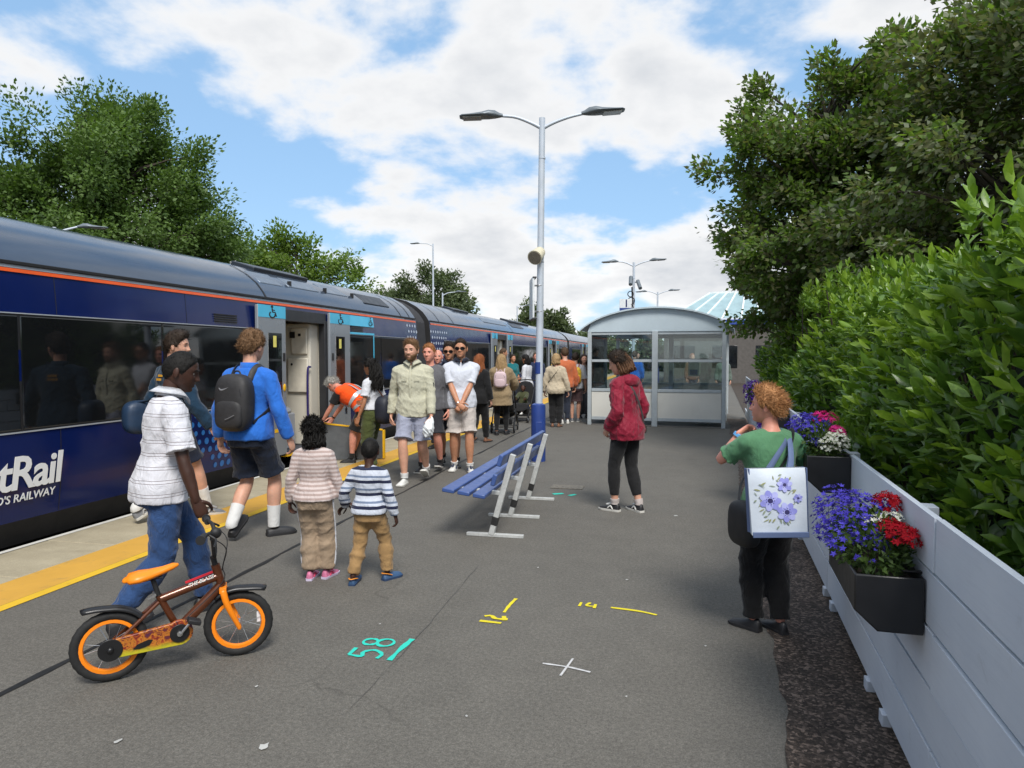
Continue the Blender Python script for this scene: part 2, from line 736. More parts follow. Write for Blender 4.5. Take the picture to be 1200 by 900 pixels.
# coping slabs, each its own piece
m_ = bpy.data.materials.new('coping_stone')
b = NB(m_)
v = b.coords()
c = b.ramp(b.noise(2.2, 5, 0.7, v, 0.4), [(0.3, srgb(150, 140, 118)), (0.7, srgb(176, 166, 142))])
c = b.mix(b.ramp(b.noise(8, 5, 0.75, b.mapv(v, (3, 0.6, 1)), 0.6), [(0.55, 0.0), (0.8, 0.4)]), c, srgb(120, 112, 95))
c = b.mix(0.5, c, b.ramp(b.noise(120, 3, 0.7, v), [(0.3, 0.7), (0.7, 1.25)]), 'MULTIPLY')
b.pr(c, 0.85, 0, 0.3, b.bump(b.noise(90, 3, 0.6, v), 0.3, 0.004))
COPING = m_
edge = thing('platform_edge', 'pale concrete coping with white line and yellow warning band along the platform', 'platform edge', (0, 0, 0))
mb = MB()
mb.box2((-5.45, 0, -0.09), (-4.70, 0.912, 0.006))
slab0 = mb.build('coping_slab', COPING, edge, True, 0.006)
slab0.location = (0, -4, 0)
for i in range(1, 70):
    s_ = slab0.copy()
    COL.objects.link(s_)
    s_.parent = edge
    s_.location = (random.uniform(-0.004, 0.004), -4 + i * 0.918, random.uniform(-0.0015, 0.0015))
mb = MB()
mb.box2((-5.36, -4, -1.03), (-5.36 + 0.02, 60, -0.09))
mb.build('edge_wall', mat('dark_brick', (0.05, 0.04, 0.035), 0.9, nscale=9), edge, False).location = (-0.03, 0, 0)


def paint(name, col, wear=0.5, under=srgb(98, 94, 88), scale=6.0):
    m_ = bpy.data.materials.new(name)
    b = NB(m_)
    v = b.coords()
    n_ = b.noise(scale, 8, 0.78, v, 0.4)
    f = b.ramp(n_, [(0.60 - 0.16 * wear, 0.0), (0.60 + 0.12, min(1.0, 0.35 + wear * 0.7))])
    c = b.mix(0.4, col, b.ramp(b.noise(1.7, 4, 0.7, v), [(0.3, tuple(x * 0.78 for x in col)), (0.7, tuple(min(1, x * 1.12) for x in col))]))
    c = b.mix(f, c, under)
    b.pr(c, 0.7, 0, 0.35, b.bump(b.noise(80, 4, 0.7, v), 0.35, 0.004))
    MATS[name] = m_
    return m_


def stripe(name, x0, x1, y0, y1, z, m_, seg=1.0):
    mb = MB()
    ys = np.arange(y0, y1, seg)
    V, F = [], []
    for i, y in enumerate(ys):
        V += [(x0 + random.uniform(-.005, .005), y, z), (x1 + random.uniform(-.006, .006), y, z)]
    for i in range(len(ys) - 1):
        F.append((2 * i, 2 * i + 1, 2 * i + 3, 2 * i + 2))
    mb.add(V, F)
    return mb.build(name, m_, edge, False)


stripe('white_line', -5.445, -5.385, -4, 60, 0.0115, paint('edge_white', srgb(205, 203, 195), 0.35, srgb(150, 142, 122), 9))
stripe('yellow_band', -4.695, -4.285, -4, 60, 0.0045, paint('worn_yellow', srgb(206, 158, 68), 0.35, srgb(150, 125, 80), 5))
stripe('yellow_line', -4.283, -4.19, -4, 60, 0.0045, paint('fresh_yellow', srgb(219, 178, 48), 0.25, srgb(130, 112, 60), 7))

# tar joint running along the platform
TAR = mat('tar', (0.012, 0.012, 0.012), 0.6, nscale=20, namt=0.4)


def ribbon(mb, pts, wd, z=0.0, th=0.0012, m_=0, jit=0.0):
    """flat painted stroke on the ground"""
    P = np.asarray(pts, float)[:, :2]
    T = np.gradient(P, axis=0)
    T /= np.linalg.norm(T, axis=1)[:, None] + 1e-9
    N = np.column_stack([-T[:, 1], T[:, 0]])
    wv = np.broadcast_to(np.asarray(wd, float), (len(P),)) * (1 + RNG.uniform(-jit, jit, len(P)))
    A, B = P + N * wv[:, None] / 2, P - N * wv[:, None] / 2
    V = [(x, y, z + th) for x, y in A] + [(x, y, z + th) for x, y in B]
    n = len(P)
    return mb.add(V, [(n + i, n + i + 1, i + 1, i) for i in range(n - 1)], m_)


mb = MB()
ys = np.arange(-2, 40, 0.25)
ribbon(mb, [(-3.155 + 0.012 * math.sin(y * 1.7) + random.uniform(-.006, .006), y) for y in ys], 0.035, 0.003, jit=0.5)
tag(mb.build('tar_joint', TAR, None, False), 'thin black tar joint running along the grey platform', 'joint')
mb = MB()
ribbon(mb, [(-1.45 + .012 * math.sin(y * 2.1) + random.uniform(-.006, .006), y) for y in np.arange(3.0, 5.3, .12)], 0.004, 0.002, jit=0.9)
tag(mb.build('repair_seam', mat('old_seam', (0.072, 0.070, 0.067), 0.8, nscale=30, namt=0.4), None, False), 'faint dark repair seam in the asphalt beside the sprayed numbers', 'seam')

# sprayed survey marks
YEL = paint('spray_yellow', srgb(222, 205, 40), 0.35, srgb(95, 92, 80), 20)
CYN = paint('spray_turquoise', srgb(46, 200, 180), 0.3, srgb(90, 100, 98), 20)
WHT = paint('spray_white', srgb(200, 200, 200), 0.55, srgb(95, 92, 90), 22)


def arcpts(cx, cy, rx, ry, a0, a1, n=12):
    return [(cx + rx * math.cos(R(a0 + (a1 - a0) * i / (n - 1))), cy + ry * math.sin(R(a0 + (a1 - a0) * i / (n - 1)))) for i in range(n)]


def mark(name, strokes, org, ang, m_, label, wd=0.028):
    """strokes drawn in a frame at org, x axis turned by ang"""
    mb = MB()
    ca, sa = math.cos(R(ang)), math.sin(R(ang))
    for k, s_ in enumerate(strokes):
        s_ = catmull(np.array(s_, float), 4) if len(s_) > 2 and len(s_) < 9 else s_
        ribbon(mb, [(org[0] + x * ca - y * sa, org[1] + x * sa + y * ca) for x, y in s_], wd, 0.0032 + 0.0006 * k, jit=0.3)
    return tag(mb.build(name, m_, None, False), label, 'ground mark')


# 58 read from the track side: digits stand with their tops towards the fence
mark('sprayed_number', [
    [(0.115, 0.19), (0.02, 0.19)], [(0.02, 0.19), (0.015, 0.115), (0.07, 0.125), (0.105, 0.075), (0.065, 0.015), (0.005, 0.02)],
], (-1.53, 3.53), 90, CYN, 'turquoise sprayed figure five beside the figure eight', 0.022)
mark('sprayed_number', [arcpts(.21, .145, .042, .042, 0, 360, 16), arcpts(.215, .055, .05, .048, 0, 360, 16)], (-1.53, 3.53), 90, CYN,
     'turquoise sprayed figure eight beside a slanting bar', 0.021)
mark('sprayed_line', [[(-1.475, 3.53), (-1.47, 3.68), (-1.455, 3.83)]], (0, 0), 0, CYN, 'turquoise sprayed bar beside the figure eight', 0.030)
mark('sprayed_number', [[(-1.15, 4.19), (-1.01, 4.18)], [(-1.14, 4.27), (-1.10, 4.285), (-1.06, 4.245), (-0.985, 4.25)], [(-1.02, 4.295), (-1.0, 4.225)]], (0, 0), 0, YEL,
     'yellow sprayed number fourteen beside an upright yellow line', 0.026)
mark('sprayed_line', [[(-1.035, 4.36), (-1.03, 4.5), (-1.015, 4.63)]], (0, 0), 0, YEL, 'short yellow sprayed line pointing along the platform', 0.022)
mark('sprayed_number', [[(-0.575, 4.655), (-0.58, 4.58)], [(-0.515, 4.66), (-0.535, 4.60), (-0.475, 4.595)], [(-0.478, 4.635), (-0.48, 4.56)]], (0, 0), 0, YEL,
     'yellow sprayed number fourteen beside a crosswise yellow line', 0.02)
mark('sprayed_line', [[(-0.375, 4.60), (-0.2, 4.575), (-0.08, 4.53)]], (0, 0), 0, YEL, 'long yellow sprayed line lying crosswise on the platform', 0.022)
mark('chalk_cross', [[(-0.66, 3.675), (-0.52, 3.66), (-0.40, 3.625)], [(-0.545, 3.55), (-0.51, 3.77)]], (0, 0), 0, WHT, 'white sprayed cross on the grey asphalt', 0.016)
mark('sprayed_dash', [[(-1.36, 8.25), (-1.25, 8.32)]], (0, 0), 0, CYN, 'turquoise sprayed dash behind the blue bench', 0.07)
mark('sprayed_dash', [[(-1.16, 8.2), (-1.1, 8.30)]], (0, 0), 0, CYN, 'small turquoise sprayed dab behind the blue bench', 0.05)
mark('sprayed_dash', [[(-3.72, 4.32), (-3.70, 4.5)]], (0, 0), 0, YEL, 'yellow sprayed dash beside the yellow warning band', 0.03)
mb = MB()
mb.box2((-1.46, 8.62, 0.001), (-1.06, 8.86, 0.009))
dr = tag(mb.build('drain_cover', mat('drain_iron', (0.16, 0.145, 0.12), 0.8, nscale=30, namt=0.4, bump=.5), None, True, .003), 'small worn metal drain cover behind the bench', 'drain cover')
GUM = mat('gum', (0.42, 0.42, 0.40), 0.8)
for i, (x, y, s_) in enumerate([(-2.29, 2.52, .016), (-1.66, 2.62, .022), (-0.31, 5.2, .012), (-3.4, 3.9, .012), (-1.73, 4.0, .008), (0.05, 7.4, .02), (-1.0, 5.35, .009), (-2.0, 3.1, .009), (-0.9, 3.05, .008), (-.2, 3.4, .007), (0.2, 4.1, .008)]):
    mb = MB()
    n = 9
    P = [(x + s_ * math.cos(k * 2 * math.pi / n) * random.uniform(.5, 1.2), y + s_ * 1.3 * math.sin(k * 2 * math.pi / n) * random.uniform(.5, 1.2), 0.006) for k in range(n)]
    mb.add(P + [(x, y, 0.007)], [(k, (k + 1) % n, n) for k in range(n)])
    big = s_ > .0155
    tag(mb.build('litter_scrap' if big else 'chewing_gum', GUM, None, False), 'torn white scrap of litter lying on the asphalt' if big else 'small pale spot of trodden gum on the asphalt', 'litter' if big else 'gum', 'white scraps on the platform' if big else 'gum spots on the platform')

# ================================================================== TRAIN
BLUE = mat('train_blue', srgb(13, 29, 82), 0.2, 0, 0.3, nscale=1.4, namt=0.08, coat=0.12)
m_ = bpy.data.materials.new('train_roof')
b = NB(m_)
v = b.coords()
c = b.ramp(b.noise(1.6, 6, 0.7, b.mapv(v, (2, 0.4, 2)), 0.5), [(0.3, srgb(70, 84, 102)), (0.7, srgb(84, 97, 114))])
c = b.mix(b.ramp(b.noise(5, 7, 0.8, b.mapv(v, (4, 0.5, 4))), [(0.56, 0.0), (0.85, 0.22)]), c, srgb(70, 74, 78))
b.pr(c, b.ramp(b.noise(3, 4, 0.6, v), [(0.3, 0.13), (0.7, 0.22)]), 0.45, 0.5)
ROOF = m_
BLK = mat('black_rubber', (0.012, 0.012, 0.013), 0.6, nscale=8)
DARKU = mat('underframe', (0.012, 0.011, 0.010), 0.85, nscale=5, namt=0.4)
ORANGE = mat('orange_stripe', srgb(235, 92, 30), 0.35, nscale=3, namt=0.06)
GREYD = mat('door_grey', srgb(128, 134, 140), 0.3, 0, 0.5, nscale=2, namt=0.06, coat=0.3)
LGREY = mat('train_pale_grey', srgb(160, 165, 172), 0.4, nscale=3, namt=0.08)
CYAN = mat('door_cyan', srgb(70, 185, 222), 0.35, nscale=3, namt=0.05)
WINT = mat('train_window', (0.008, 0.009, 0.010), 0.05, 0, 0.65, nscale=1.0, namt=0.25)
CREAM = mat('vestibule_cream', srgb(205, 200, 186), 0.5, nscale=2, namt=0.06)
FLOORV = mat('vestibule_floor', (0.05, 0.055, 0.07), 0.8)
WLET = mat('train_lettering', srgb(222, 224, 226), 0.4, nscale=3, namt=0.04)
BDOT = mat('train_blue_dots', srgb(32, 104, 176), 0.35)
WDOT = mat('train_white_dots', srgb(178, 188, 204), 0.4)
YELD = mat('safety_yellow', srgb(232, 180, 20), 0.5)
STEEL = mat('steel', (0.42, 0.42, 0.42), 0.35, 0.85, nscale=9, namt=0.2)

NEAR = [(-0.11, -0.02), (-0.05, 0.2), (-0.012, 0.5), (0, 0.85), (0, 1.6), (-0.008, 2.0), (-0.022, 2.2), (-0.035, 2.36), (-0.045, 2.44)]
ROOFP = [(-0.045, 2.44), (-0.10, 2.53), (-0.20, 2.66), (-0.36, 2.79), (-0.60, 2.92), (-0.92, 3.005), (-1.38, 3.04)]
HW = 1.38
mir = lambda P: [(-2 * HW - x, z) for x, z in P][::-1]


def sidex(z):
    return float(np.interp(z, [p[1] for p in NEAR], [p[0] for p in NEAR]))


def extr(mb, prof, y0, y1, m_=0, off=0.0):
    P = np.array(prof, float)
    if off:
        T = np.gradient(P, axis=0)
        T /= np.linalg.norm(T, axis=1)[:, None]
        P = P + np.column_stack([T[:, 1], -T[:, 0]]) * off
    n = len(P)
    V = [(x, y0, z) for x, z in P] + [(x, y1, z) for x, z in P]
    mb.add(V, [(i, n + i, n + i + 1, i + 1) for i in range(n - 1)], m_)


def arc2(mb, y, z, r, a0, a1, wd, x=0.09, n=14, m_=0):
    """flat stroke on a door panel facing +x"""
    P = [(y + r * math.cos(R(a0 + (a1 - a0) * i / n)), z + r * math.sin(R(a0 + (a1 - a0) * i / n))) for i in range(n + 1)]
    line2(mb, P, wd, x, m_)


def line2(mb, P, wd, x, m_=0):
    P = np.array(P, float)
    T = np.gradient(P, axis=0)
    T /= np.linalg.norm(T, axis=1)[:, None] + 1e-9
    N = np.column_stack([-T[:, 1], T[:, 0]]) * wd / 2
    n = len(P)
    V = [(x, a, b_) for a, b_ in P + N] + [(x, a, b_) for a, b_ in P - N]
    mb.add(V, [(i, i + 1, n + i + 1, n + i) for i in range(n - 1)], m_)


def wheelchair_icon(y, z, s_, x, parent):
    mb = MB()
    z = z - .02 * s_
    line2(mb, [(y - .03 * s_, z + .32 * s_), (y + .01 * s_, z + .02 * s_), (y + .24 * s_, z + .0 * s_), (y + .36 * s_, z - .34 * s_)], .12 * s_, x)
    line2(mb, [(y - .02 * s_, z + .20 * s_), (y + .22 * s_, z + .17 * s_)], .09 * s_, x + .0003)
    arc2(mb, y - .02 * s_, z - .20 * s_, .25 * s_, 125, 375, .11 * s_, x + .0006)
    n = 12
    mb.add([(x + .0012, y - .04 * s_ + .11 * s_ * math.cos(2 * math.pi * i / n), z + .46 * s_ + .11 * s_ * math.sin(2 * math.pi * i / n)) for i in range(n)], [tuple(range(n))])
    mb.v = [(a_, y + (b_ - y) * 1.7, c_) for a_, b_, c_ in mb.v]
    mb.build('wheelchair_symbol', BLK, parent, False)


def door_leaf(parent, y0, y1, cyan_to, side):
    """a sliding plug door leaf standing open outside the body"""
    mb = MB()
    mb.prism([(y0, .21), (y1, .21), (y1, 2.335), (y0, 2.335)], (.012, 0, 0), (0, 1, 0), (0, 0, 1), (.05, 0, 0))
    d = mb.build('door_leaf', GREYD, parent, True, .012)
    w0, w1 = (y0 + .24, y1 - .12) if side < 0 else (y0 + .20, y1 - .22)
    mb = MB()
    mb.box2((.060, w0, .82), (.066, w1, 1.96))
    mb.build('door_window', WINT, d, True, .01)
    mb = MB()
    mb.box2((.050, y0 + .01, 2.17), (.0655, y1 - .01, 2.34))
    mb.build('cyan_panel', CYAN, d, False)
    wheelchair_icon((y0 + y1) / 2, 2.25, .165, .067, d)
    mb = MB()
    mb.box2((.0665, (w0 + w1) / 2 - .05, 1.76), (.0685, (w0 + w1) / 2 + .03, 1.92))
    mb.build('yellow_sticker', mat('sticker', srgb(225, 215, 110), .5), d, False)
    mb = MB()
    yb = y1 - .06 if side < 0 else y0 + .09
    mb.ell((.066, yb, 1.18), (.012, .035, .055))
    mb.build('door_button', YELD, d)
    mb = MB()
    mb.box2((.060, yb - .03, 1.56), (.070, yb + .03, 1.68))
    mb.build('door_reader', BLK, d, True, .004)
    return d


def carriage(y0, y1, doors, label, detail=2):
    t = thing('train_carriage', label, 'train', (-5.52, 0, 0), 0, 'carriages of the blue train')
    # body shell in lengths between the door openings
    mb = MB()
    cuts = [y0] + [c_ for d in doors for c_ in d[:2]] + [y1]
    full = NEAR + mir(NEAR)
    for i in range(0, len(cuts), 2):
        a, b_ = cuts[i], cuts[i + 1]
        extr(mb, NEAR[1:], a, b_, 0)
        extr(mb, NEAR[:2], a, b_, 1)
    for (a, b_, *_) in doors:
        extr(mb, [p for p in NEAR if p[1] >= 2.2], a, b_, 0)
    extr(mb, mir(NEAR[1:]), y0, y1, 0)
    extr(mb, mir(NEAR[:2]), y0, y1, 1)
    cap = NEAR + ROOFP[1:] + mir(NEAR + ROOFP[1:-1])
    n = len(cap)
    for yy, rev in ((y0, 0), (y1, 1)):
        f = tuple(range(n))
        mb.add([(x, yy, z) for x, z in cap], [f if rev else f[::-1]], 2)
    mb.build('body_shell', [BLUE, DARKU, BLK], t, True, 0, 60)
    mb = MB()
    extr(mb, ROOFP + mir(ROOFP)[1:], y0, y1)
    rf = mb.build('roof', ROOF, t, True, 0, 60)
    # gutter, pale line, orange line
    mb = MB()
    mb.box2((-.060, y0 + .05, 2.432), (-.018, y1 - .05, 2.462))
    mb.build('gutter', BLK, t, True, .004)
    mb = MB()
    mb.add([(-.030, y0 + .05, 2.402), (-.030, y1 - .7, 2.402), (-.037, y1 - .7, 2.430), (-.037, y0 + .05, 2.430)], [(0, 1, 2, 3)])
    mb.build('pale_stripe', LGREY, t, False)
    mb = MB()
    mb.add([(-.0265, y0 + .05, 2.366), (-.0265, y1 - .05, 2.366), (-.030, y1 - .05, 2.398), (-.030, y0 + .05, 2.398)], [(0, 1, 2, 3)])
    mb.build('orange_stripe', ORANGE, t, False)
    # window band: lengths between doors, panes of dark glass
    for i in range(0, len(cuts), 2):
        a, b_ = cuts[i] + .75, cuts[i + 1] - .75
        if i == 0:
            a = cuts[i] + 1.0
        else:
            a = cuts[i] + .82
        if i == len(cuts) - 2:
            b_ = cuts[i + 1] - .62
        if b_ - a < .5 or b_ < 0:
            continue
        a = max(a, -2.0)
        mb = MB()
        mb.add([(.003, a, .985), (.003, b_, .985), (-.004, b_, 2.005), (-.004, a, 2.005)], [(0, 1, 2, 3)])
        mb.build('window_band', BLK, t, False)
        k = max(1, round((b_ - a) / 1.8))
        # panes end on the photographed mullions in the first carriage
        st = (b_ - a) / k
        for j in range(k):
            p, q = a + j * st + .012, a + (j + 1) * st - .012
            mb = MB()
            x0_, x1_ = .005, -.002
            mb.add([(x0_, p, 1.0), (x0_, q, 1.0), (x1_, q, 1.99), (x1_, p, 1.99), (x0_ + .006, p + .008, 1.008), (x0_ + .006, q - .008, 1.008), (x1_ + .006, q - .008, 1.982), (x1_ + .006, p + .008, 1.982)],
                   [(4, 5, 6, 7), (0, 1, 5, 4), (1, 2, 6, 5), (2, 3, 7, 6), (3, 0, 4, 7)])
            mb.build('window_pane', WINT, t, False)
        mb = MB()
        mb.box2((-.001, a, .972), (.010, b_, .984))
        mb.box2((-.006, a, 2.006), (.004, b_, 2.016))
        mb.build('window_trim', LGREY, t, False)
    # doorways
    for (a, b_, *_) in doors:
        mb = MB()
        fl = .20
        mb.add([(0, a, fl), (0, b_, fl), (-2.5, b_, fl), (-2.5, a, fl)], [(0, 1, 2, 3)], 1)
        mb.add([(-.03, a, 2.2), (-.03, b_, 2.2), (-2.5, b_, 2.2), (-2.5, a, 2.2)], [(3, 2, 1, 0)], 0)
        mb.add([(-2.5, a - .6, fl), (-2.5, b_ + .6, fl), (-2.5, b_ + .6, 2.2), (-2.5, a - .6, 2.2)], [(0, 1, 2, 3)], 0)
        for yy in (a, b_):
            mb.add([(-.03, yy, fl), (-1.0, yy, fl), (-1.0, yy, 2.2), (-.03, yy, 2.2)], [(0, 1, 2, 3)], 0)
        mb.box2((-.06, a, .16), (.03, b_, .195), 2)
        ves = mb.build('vestibule', [CREAM, FLOORV, YELD], t, False)
        mb = MB()
        mb.box2((-2.49, a + .15, .9), (-2.47, b_ - .15, 1.9))
        mb.build('far_door_window', WINT, ves, False)
        mb = MB()
        for yy in (a, b_):
            mb.box2((-.10, yy - .05, .18), (.012, yy + .05, 2.2))
        mb.box2((-.10, a, 2.15), (.008, b_, 2.32))
        mb.build('door_frame', mat('door_seal', (0.02, 0.021, 0.024), .5), t, True, .006)
        if detail > 1:
            # draught screen with moulded pillar, grab rail and bin
            mb = MB()
            mb.box2((-.85, b_ - .30, .20), (-.12, b_ - .02, 2.15))
            pil = mb.build('draught_screen', CREAM, ves, True, .03)
            mb = MB()
            mb.box2((-.50, b_ - .345, 1.05), (-.14, b_ - .301, 1.60))
            mb.box2((-.44, b_ - .335, 1.66), (-.16, b_ - .301, 2.08))
            mb.build('moulded_panel', mat('moulding', srgb(214, 208, 192), .5), pil, True, .04)
            mb = MB()
            mb.tube([(-.10, b_ - .33, .50), (-.10, b_ - .42, .58), (-.10, b_ - .42, 1.38), (-.10, b_ - .33, 1.46)], .017, 8, 0, 'flat', 4)
            mb.build('grab_rail', mat('grab_purple', srgb(44, 36, 96), .4), pil)
            mb = MB()
            mb.box2((-.55, a + .35, .20), (-.25, a + .75, .75))
            mb.ell((-.4, a + .55, .78), (.16, .2, .09), 14, 8)
            mb.build('waste_bin', LGREY, ves, True, .02)
            mb = MB()
            mb.box2((-.995, a + .02, 1.0), (-.985, a + .55, 1.95))
            mb.build('notice_glass', WINT, ves, False)
            mb = MB()
            mb.box2((-.45, b_ - .350, 1.92), (-.36, b_ - .336, 2.02), 0)
            mb.box2((-.30, b_ - .350, 1.95), (-.26, b_ - .336, 1.99), 0)
            mb.ell((-.42, b_ - .346, 1.5), (.02, .01, .02), 8, 6)
            mb.build('call_button', BLK, pil, False)
        door_leaf(t, a - .74, a - .03, None, -1)
        d = door_leaf(t, b_ + .03, b_ + .78, None, 1)
    # underframe, bogies
    mb = MB()
    mb.box2((-2.5, y0 + .4, -.62), (-.30, y1 - .4, -.02))
    mb.build('underframe', DARKU, t, False)
    for yb in (y0 + 3.8, y1 - 3.8):
        if yb < -3:
            continue
        mb = MB()
        for dy in (-1.3, 1.3):
            for xx in (-.66, -2.1):
                mb.cyl((xx - .06, yb + dy, -.55), (xx + .06, yb + dy, -.55), .36, 20)
            mb.cyl((-2.1, yb + dy, -.55), (-.66, yb + dy, -.55), .08, 10)
        mb.box2((-.52, yb - 1.7, -.62), (-.40, yb + 1.7, -.42))
        mb.build('bogie', DARKU, t, True, 0)
    return t, rf


c1_, rf1 = carriage(-8.1, 14.95, [(9.36, 10.66)], 'blue carriage with white lettering and an accessible open door')
c2_, rf2 = carriage(15.85, 38.2, [(22.15, 23.55), (32.6, 34.0)], 'blue carriage between two concertina gangways, with passengers at its doors')
c3_, rf3 = carriage(38.9, 61.5, [(44.9, 46.3)], 'distant blue carriage running on past the glazed shelter', 1)
for t, y0, y1, lb in ((None, 14.95, 15.85, 'black concertina gangway joining the lettered carriage to the next'), (None, 38.2, 38.9, 'black concertina gangway between the two far carriages')):
    mb = MB()
    P = NEAR + ROOFP[1:] + mir(NEAR + ROOFP[1:-1])
    n = 9
    rings = []
    for i in range(n):
        k = 0.945 if i % 2 else 0.915
        y = y0 + .02 + (y1 - y0 - .04) * i / (n - 1)
        rings.append([(-HW + (x + HW) * k, y, 1.4 + (z - 1.4) * (k + .03)) for x, z in P])
    mb.loft(rings, None, None)
    o = mb.build('gangway', mat('gangway_rubber', (0.03, 0.03, 0.033), .7), None, True, 0, 20)
    o.location = (-5.52, 0, 0)
    tag(o, lb, 'gangway')

# cyan fascia, cyan window frame and grille on the accessible carriage
mb = MB()
mb.add([(.004, 11.46, 2.17), (.004, 12.58, 2.17), (-.020, 12.58, 2.352), (-.020, 11.46, 2.352)], [(0, 1, 2, 3)])
mb.add([(.012, 11.50, 2.02), (.012, 12.58, 2.02), (.010, 12.58, 2.055), (.010, 11.50, 2.055)], [(0, 1, 2, 3)])
mb.add([(.015, 12.53, 1.0), (.015, 12.58, 1.0), (.008, 12.58, 2.02), (.008, 12.53, 2.02)], [(0, 1, 2, 3)])
mb.build('cyan_fascia', CYAN, c1_, False)
wheelchair_icon(12.42, 2.265, .15, .006, c1_)
for ya, yb in ((7.78, 8.24), (11.62, 12.1)):
    mb = MB()
    for k in range(4):
        mb.box2((-.02, ya, 2.065 + k * .028), (.004, yb, 2.079 + k * .028))
    mb.build('ventilation_grille', BLK, c1_, False)
SIDE = axes((0, 1, 0), (0, 0, 1), (1, 0, 0))


def side_text(body, size, y, z, m_, parent, **k):
    x = max(sidex(z), sidex(z + size * .7)) + .004
    me = text_mesh(body, size, **k)
    w_ = max(v_.co.x for v_ in me.vertices) - min(v_.co.x for v_ in me.vertices)
    mx = max(v_.co.x for v_ in me.vertices)
    me.transform(axes((0, 1, 0), (0, 0, 1), (1, 0, 0), (x, y - mx, z)))
    return finish(me, 'lettering', m_, parent, False)


side_text('ScotRail', .40, 5.50, .49, WLET, c1_, shear=.16, offset=.008, spacing=.92)
side_text("SCOTLAND'S RAILWAY", .098, 5.42, .375, WLET, c1_, shear=.2, offset=.001, spacing=1.0)


def dots(name, ya, yb, za, zb, step, ry, rz, m_, parent, seed, fade=0.0):
    rr = random.Random(seed)
    mb = MB()
    row = 0
    z = za
    while z < zb:
        y = ya + (step / 2 if row % 2 else 0)
        while y < yb:
            if rr.random() > fade:
                k = rr.uniform(.75, 1.0)
                n = 10
                mb.add([(sidex(z + rz * math.sin(2 * math.pi * i / n)) + .0045, y + ry * k * math.cos(2 * math.pi * i / n), z + rz * k * math.sin(2 * math.pi * i / n)) for i in range(n)], [tuple(range(n))])
            y += step
        z += step * .8
        row += 1
    return stuff(mb.build(name, m_, parent, False))


dots('blue_dot_pattern', 7.25, 8.6, .28, .93, .135, .042, .042, BDOT, c1_, 3, .04)
dots('white_dot_pattern', 14.38, 14.93, .3, 2.32, .155, .05, .035, WDOT, c1_, 4, .02)
dots('white_dot_pattern', 15.9, 17.1, .3, 2.32, .17, .055, .038, WDOT, c2_, 5, .03)
dots('white_dot_pattern', 37.2, 38.15, .3, 2.32, .2, .06, .045, WDOT, c2_, 6, .05)

# body panel joints and small printed notices
for car, ys in ((c1_, (2.1, 5.47, 7.27)), (c2_, (19.2, 26.4, 30.1, 35.6))):
    for y in ys:
        for z0, z1 in ((.21, .965), (2.02, 2.36)):
            mb = MB()
            P = [p_ for p_ in [(sidex(z_), z_) for z_ in np.linspace(z0, z1, 6)]]
            extr(mb, P, y, y + .008, 0, .0016)
            mb.build('panel_joint', BLK, car, False)
for y, z, w_, h_, m_ in ((8.98, 1.30, .09, .13, WLET), (11.05, 1.32, .09, .13, CYAN), (9.0, .55, .10, .05, YELD), (6.4, .28, .16, .05, WLET)):
    mb = MB()
    x_ = .0635 if 8.62 < y < 9.36 or 10.66 < y < 11.46 else sidex(z) + .003
    mb.box2((x_, y, z), (x_ + .002, y + w_, z + h_))
    mb.build('small_notice', m_, c1_, False)
# roof furniture
def roof_rib(y, parent, wd=.035, m_=BLK, lim=3.0):
    mb = MB()
    extr(mb, ROOFP, y, y + wd, 0, .006)
    mb.build('roof_seam', m_, parent, True, 0, 60)


for y in (9.0, 14.1, 14.6):
    roof_rib(y, rf1)
for y in (16.6, 17.8, 24.9):
    roof_rib(y, rf2)
roof_rib(39.9, rf3)


def roof_panel(ya, yb, s0, s1, h_, parent, m_, name='roof_hatch'):
    P = np.array(ROOFP)
    d = np.concatenate([[0], np.cumsum(np.linalg.norm(np.diff(P, axis=0), axis=1))])
    pt = lambda s_: (float(np.interp(s_, d, P[:, 0])), float(np.interp(s_, d, P[:, 1])))
    (xa, za), (xb, zb) = pt(s0), pt(s1)
    nx, nz = zb - za, -(xb - xa)
    L = math.hypot(nx, nz)
    nx, nz = nx / L, nz / L
    V = []
    for hh in (-.03, h_):
        for (x, z, y) in ((xa, za, ya), (xa, za, yb), (xb, zb, yb), (xb, zb, ya)):
            V.append((x + nx * hh, y, z + nz * hh))
    mb = MB()
    mb.add(V, [(4, 5, 6, 7), (0, 1, 5, 4), (1, 2, 6, 5), (2, 3, 7, 6), (3, 0, 4, 7)])
    return mb.build(name, m_, parent, True, .012)


DHATCH = mat('roof_dark', srgb(34, 40, 48), .4, .2, nscale=5)
GHATCH = mat('roof_grey_panel', srgb(104, 116, 130), .35, .2, nscale=5)
roof_panel(9.5, 11.1, .70, 1.10, .06, rf1, DHATCH, 'roof_exhaust')
roof_panel(9.15, 9.75, .30, .62, .012, rf1, GHATCH)
roof_panel(9.95, 10.9, .32, .58, .014, rf1, GHATCH)
roof_panel(11.2, 12.0, .34, .66, .014, rf1, GHATCH)
roof_panel(12.55, 13.75, .22, .52, .02, rf1, DHATCH)
for y in (10.0, 11.15, 12.2):
    mb = MB()
    mb.box2((-.30, y, 2.70), (-.24, y + .03, 2.79))
    mb.build('roof_bracket', BLK, rf1, True, .003)
roof_panel(19.5, 20.9, .70, 1.10, .06, rf2, DHATCH, 'roof_exhaust')
roof_panel(26.5, 30, .66, 1.10, .07, rf2, DHATCH, 'roof_exhaust')
roof_panel(21.5, 24.5, .28, .52, .02, rf2, GHATCH)
roof_panel(25.5, 27.5, .28, .52, .02, rf2, DHATCH)
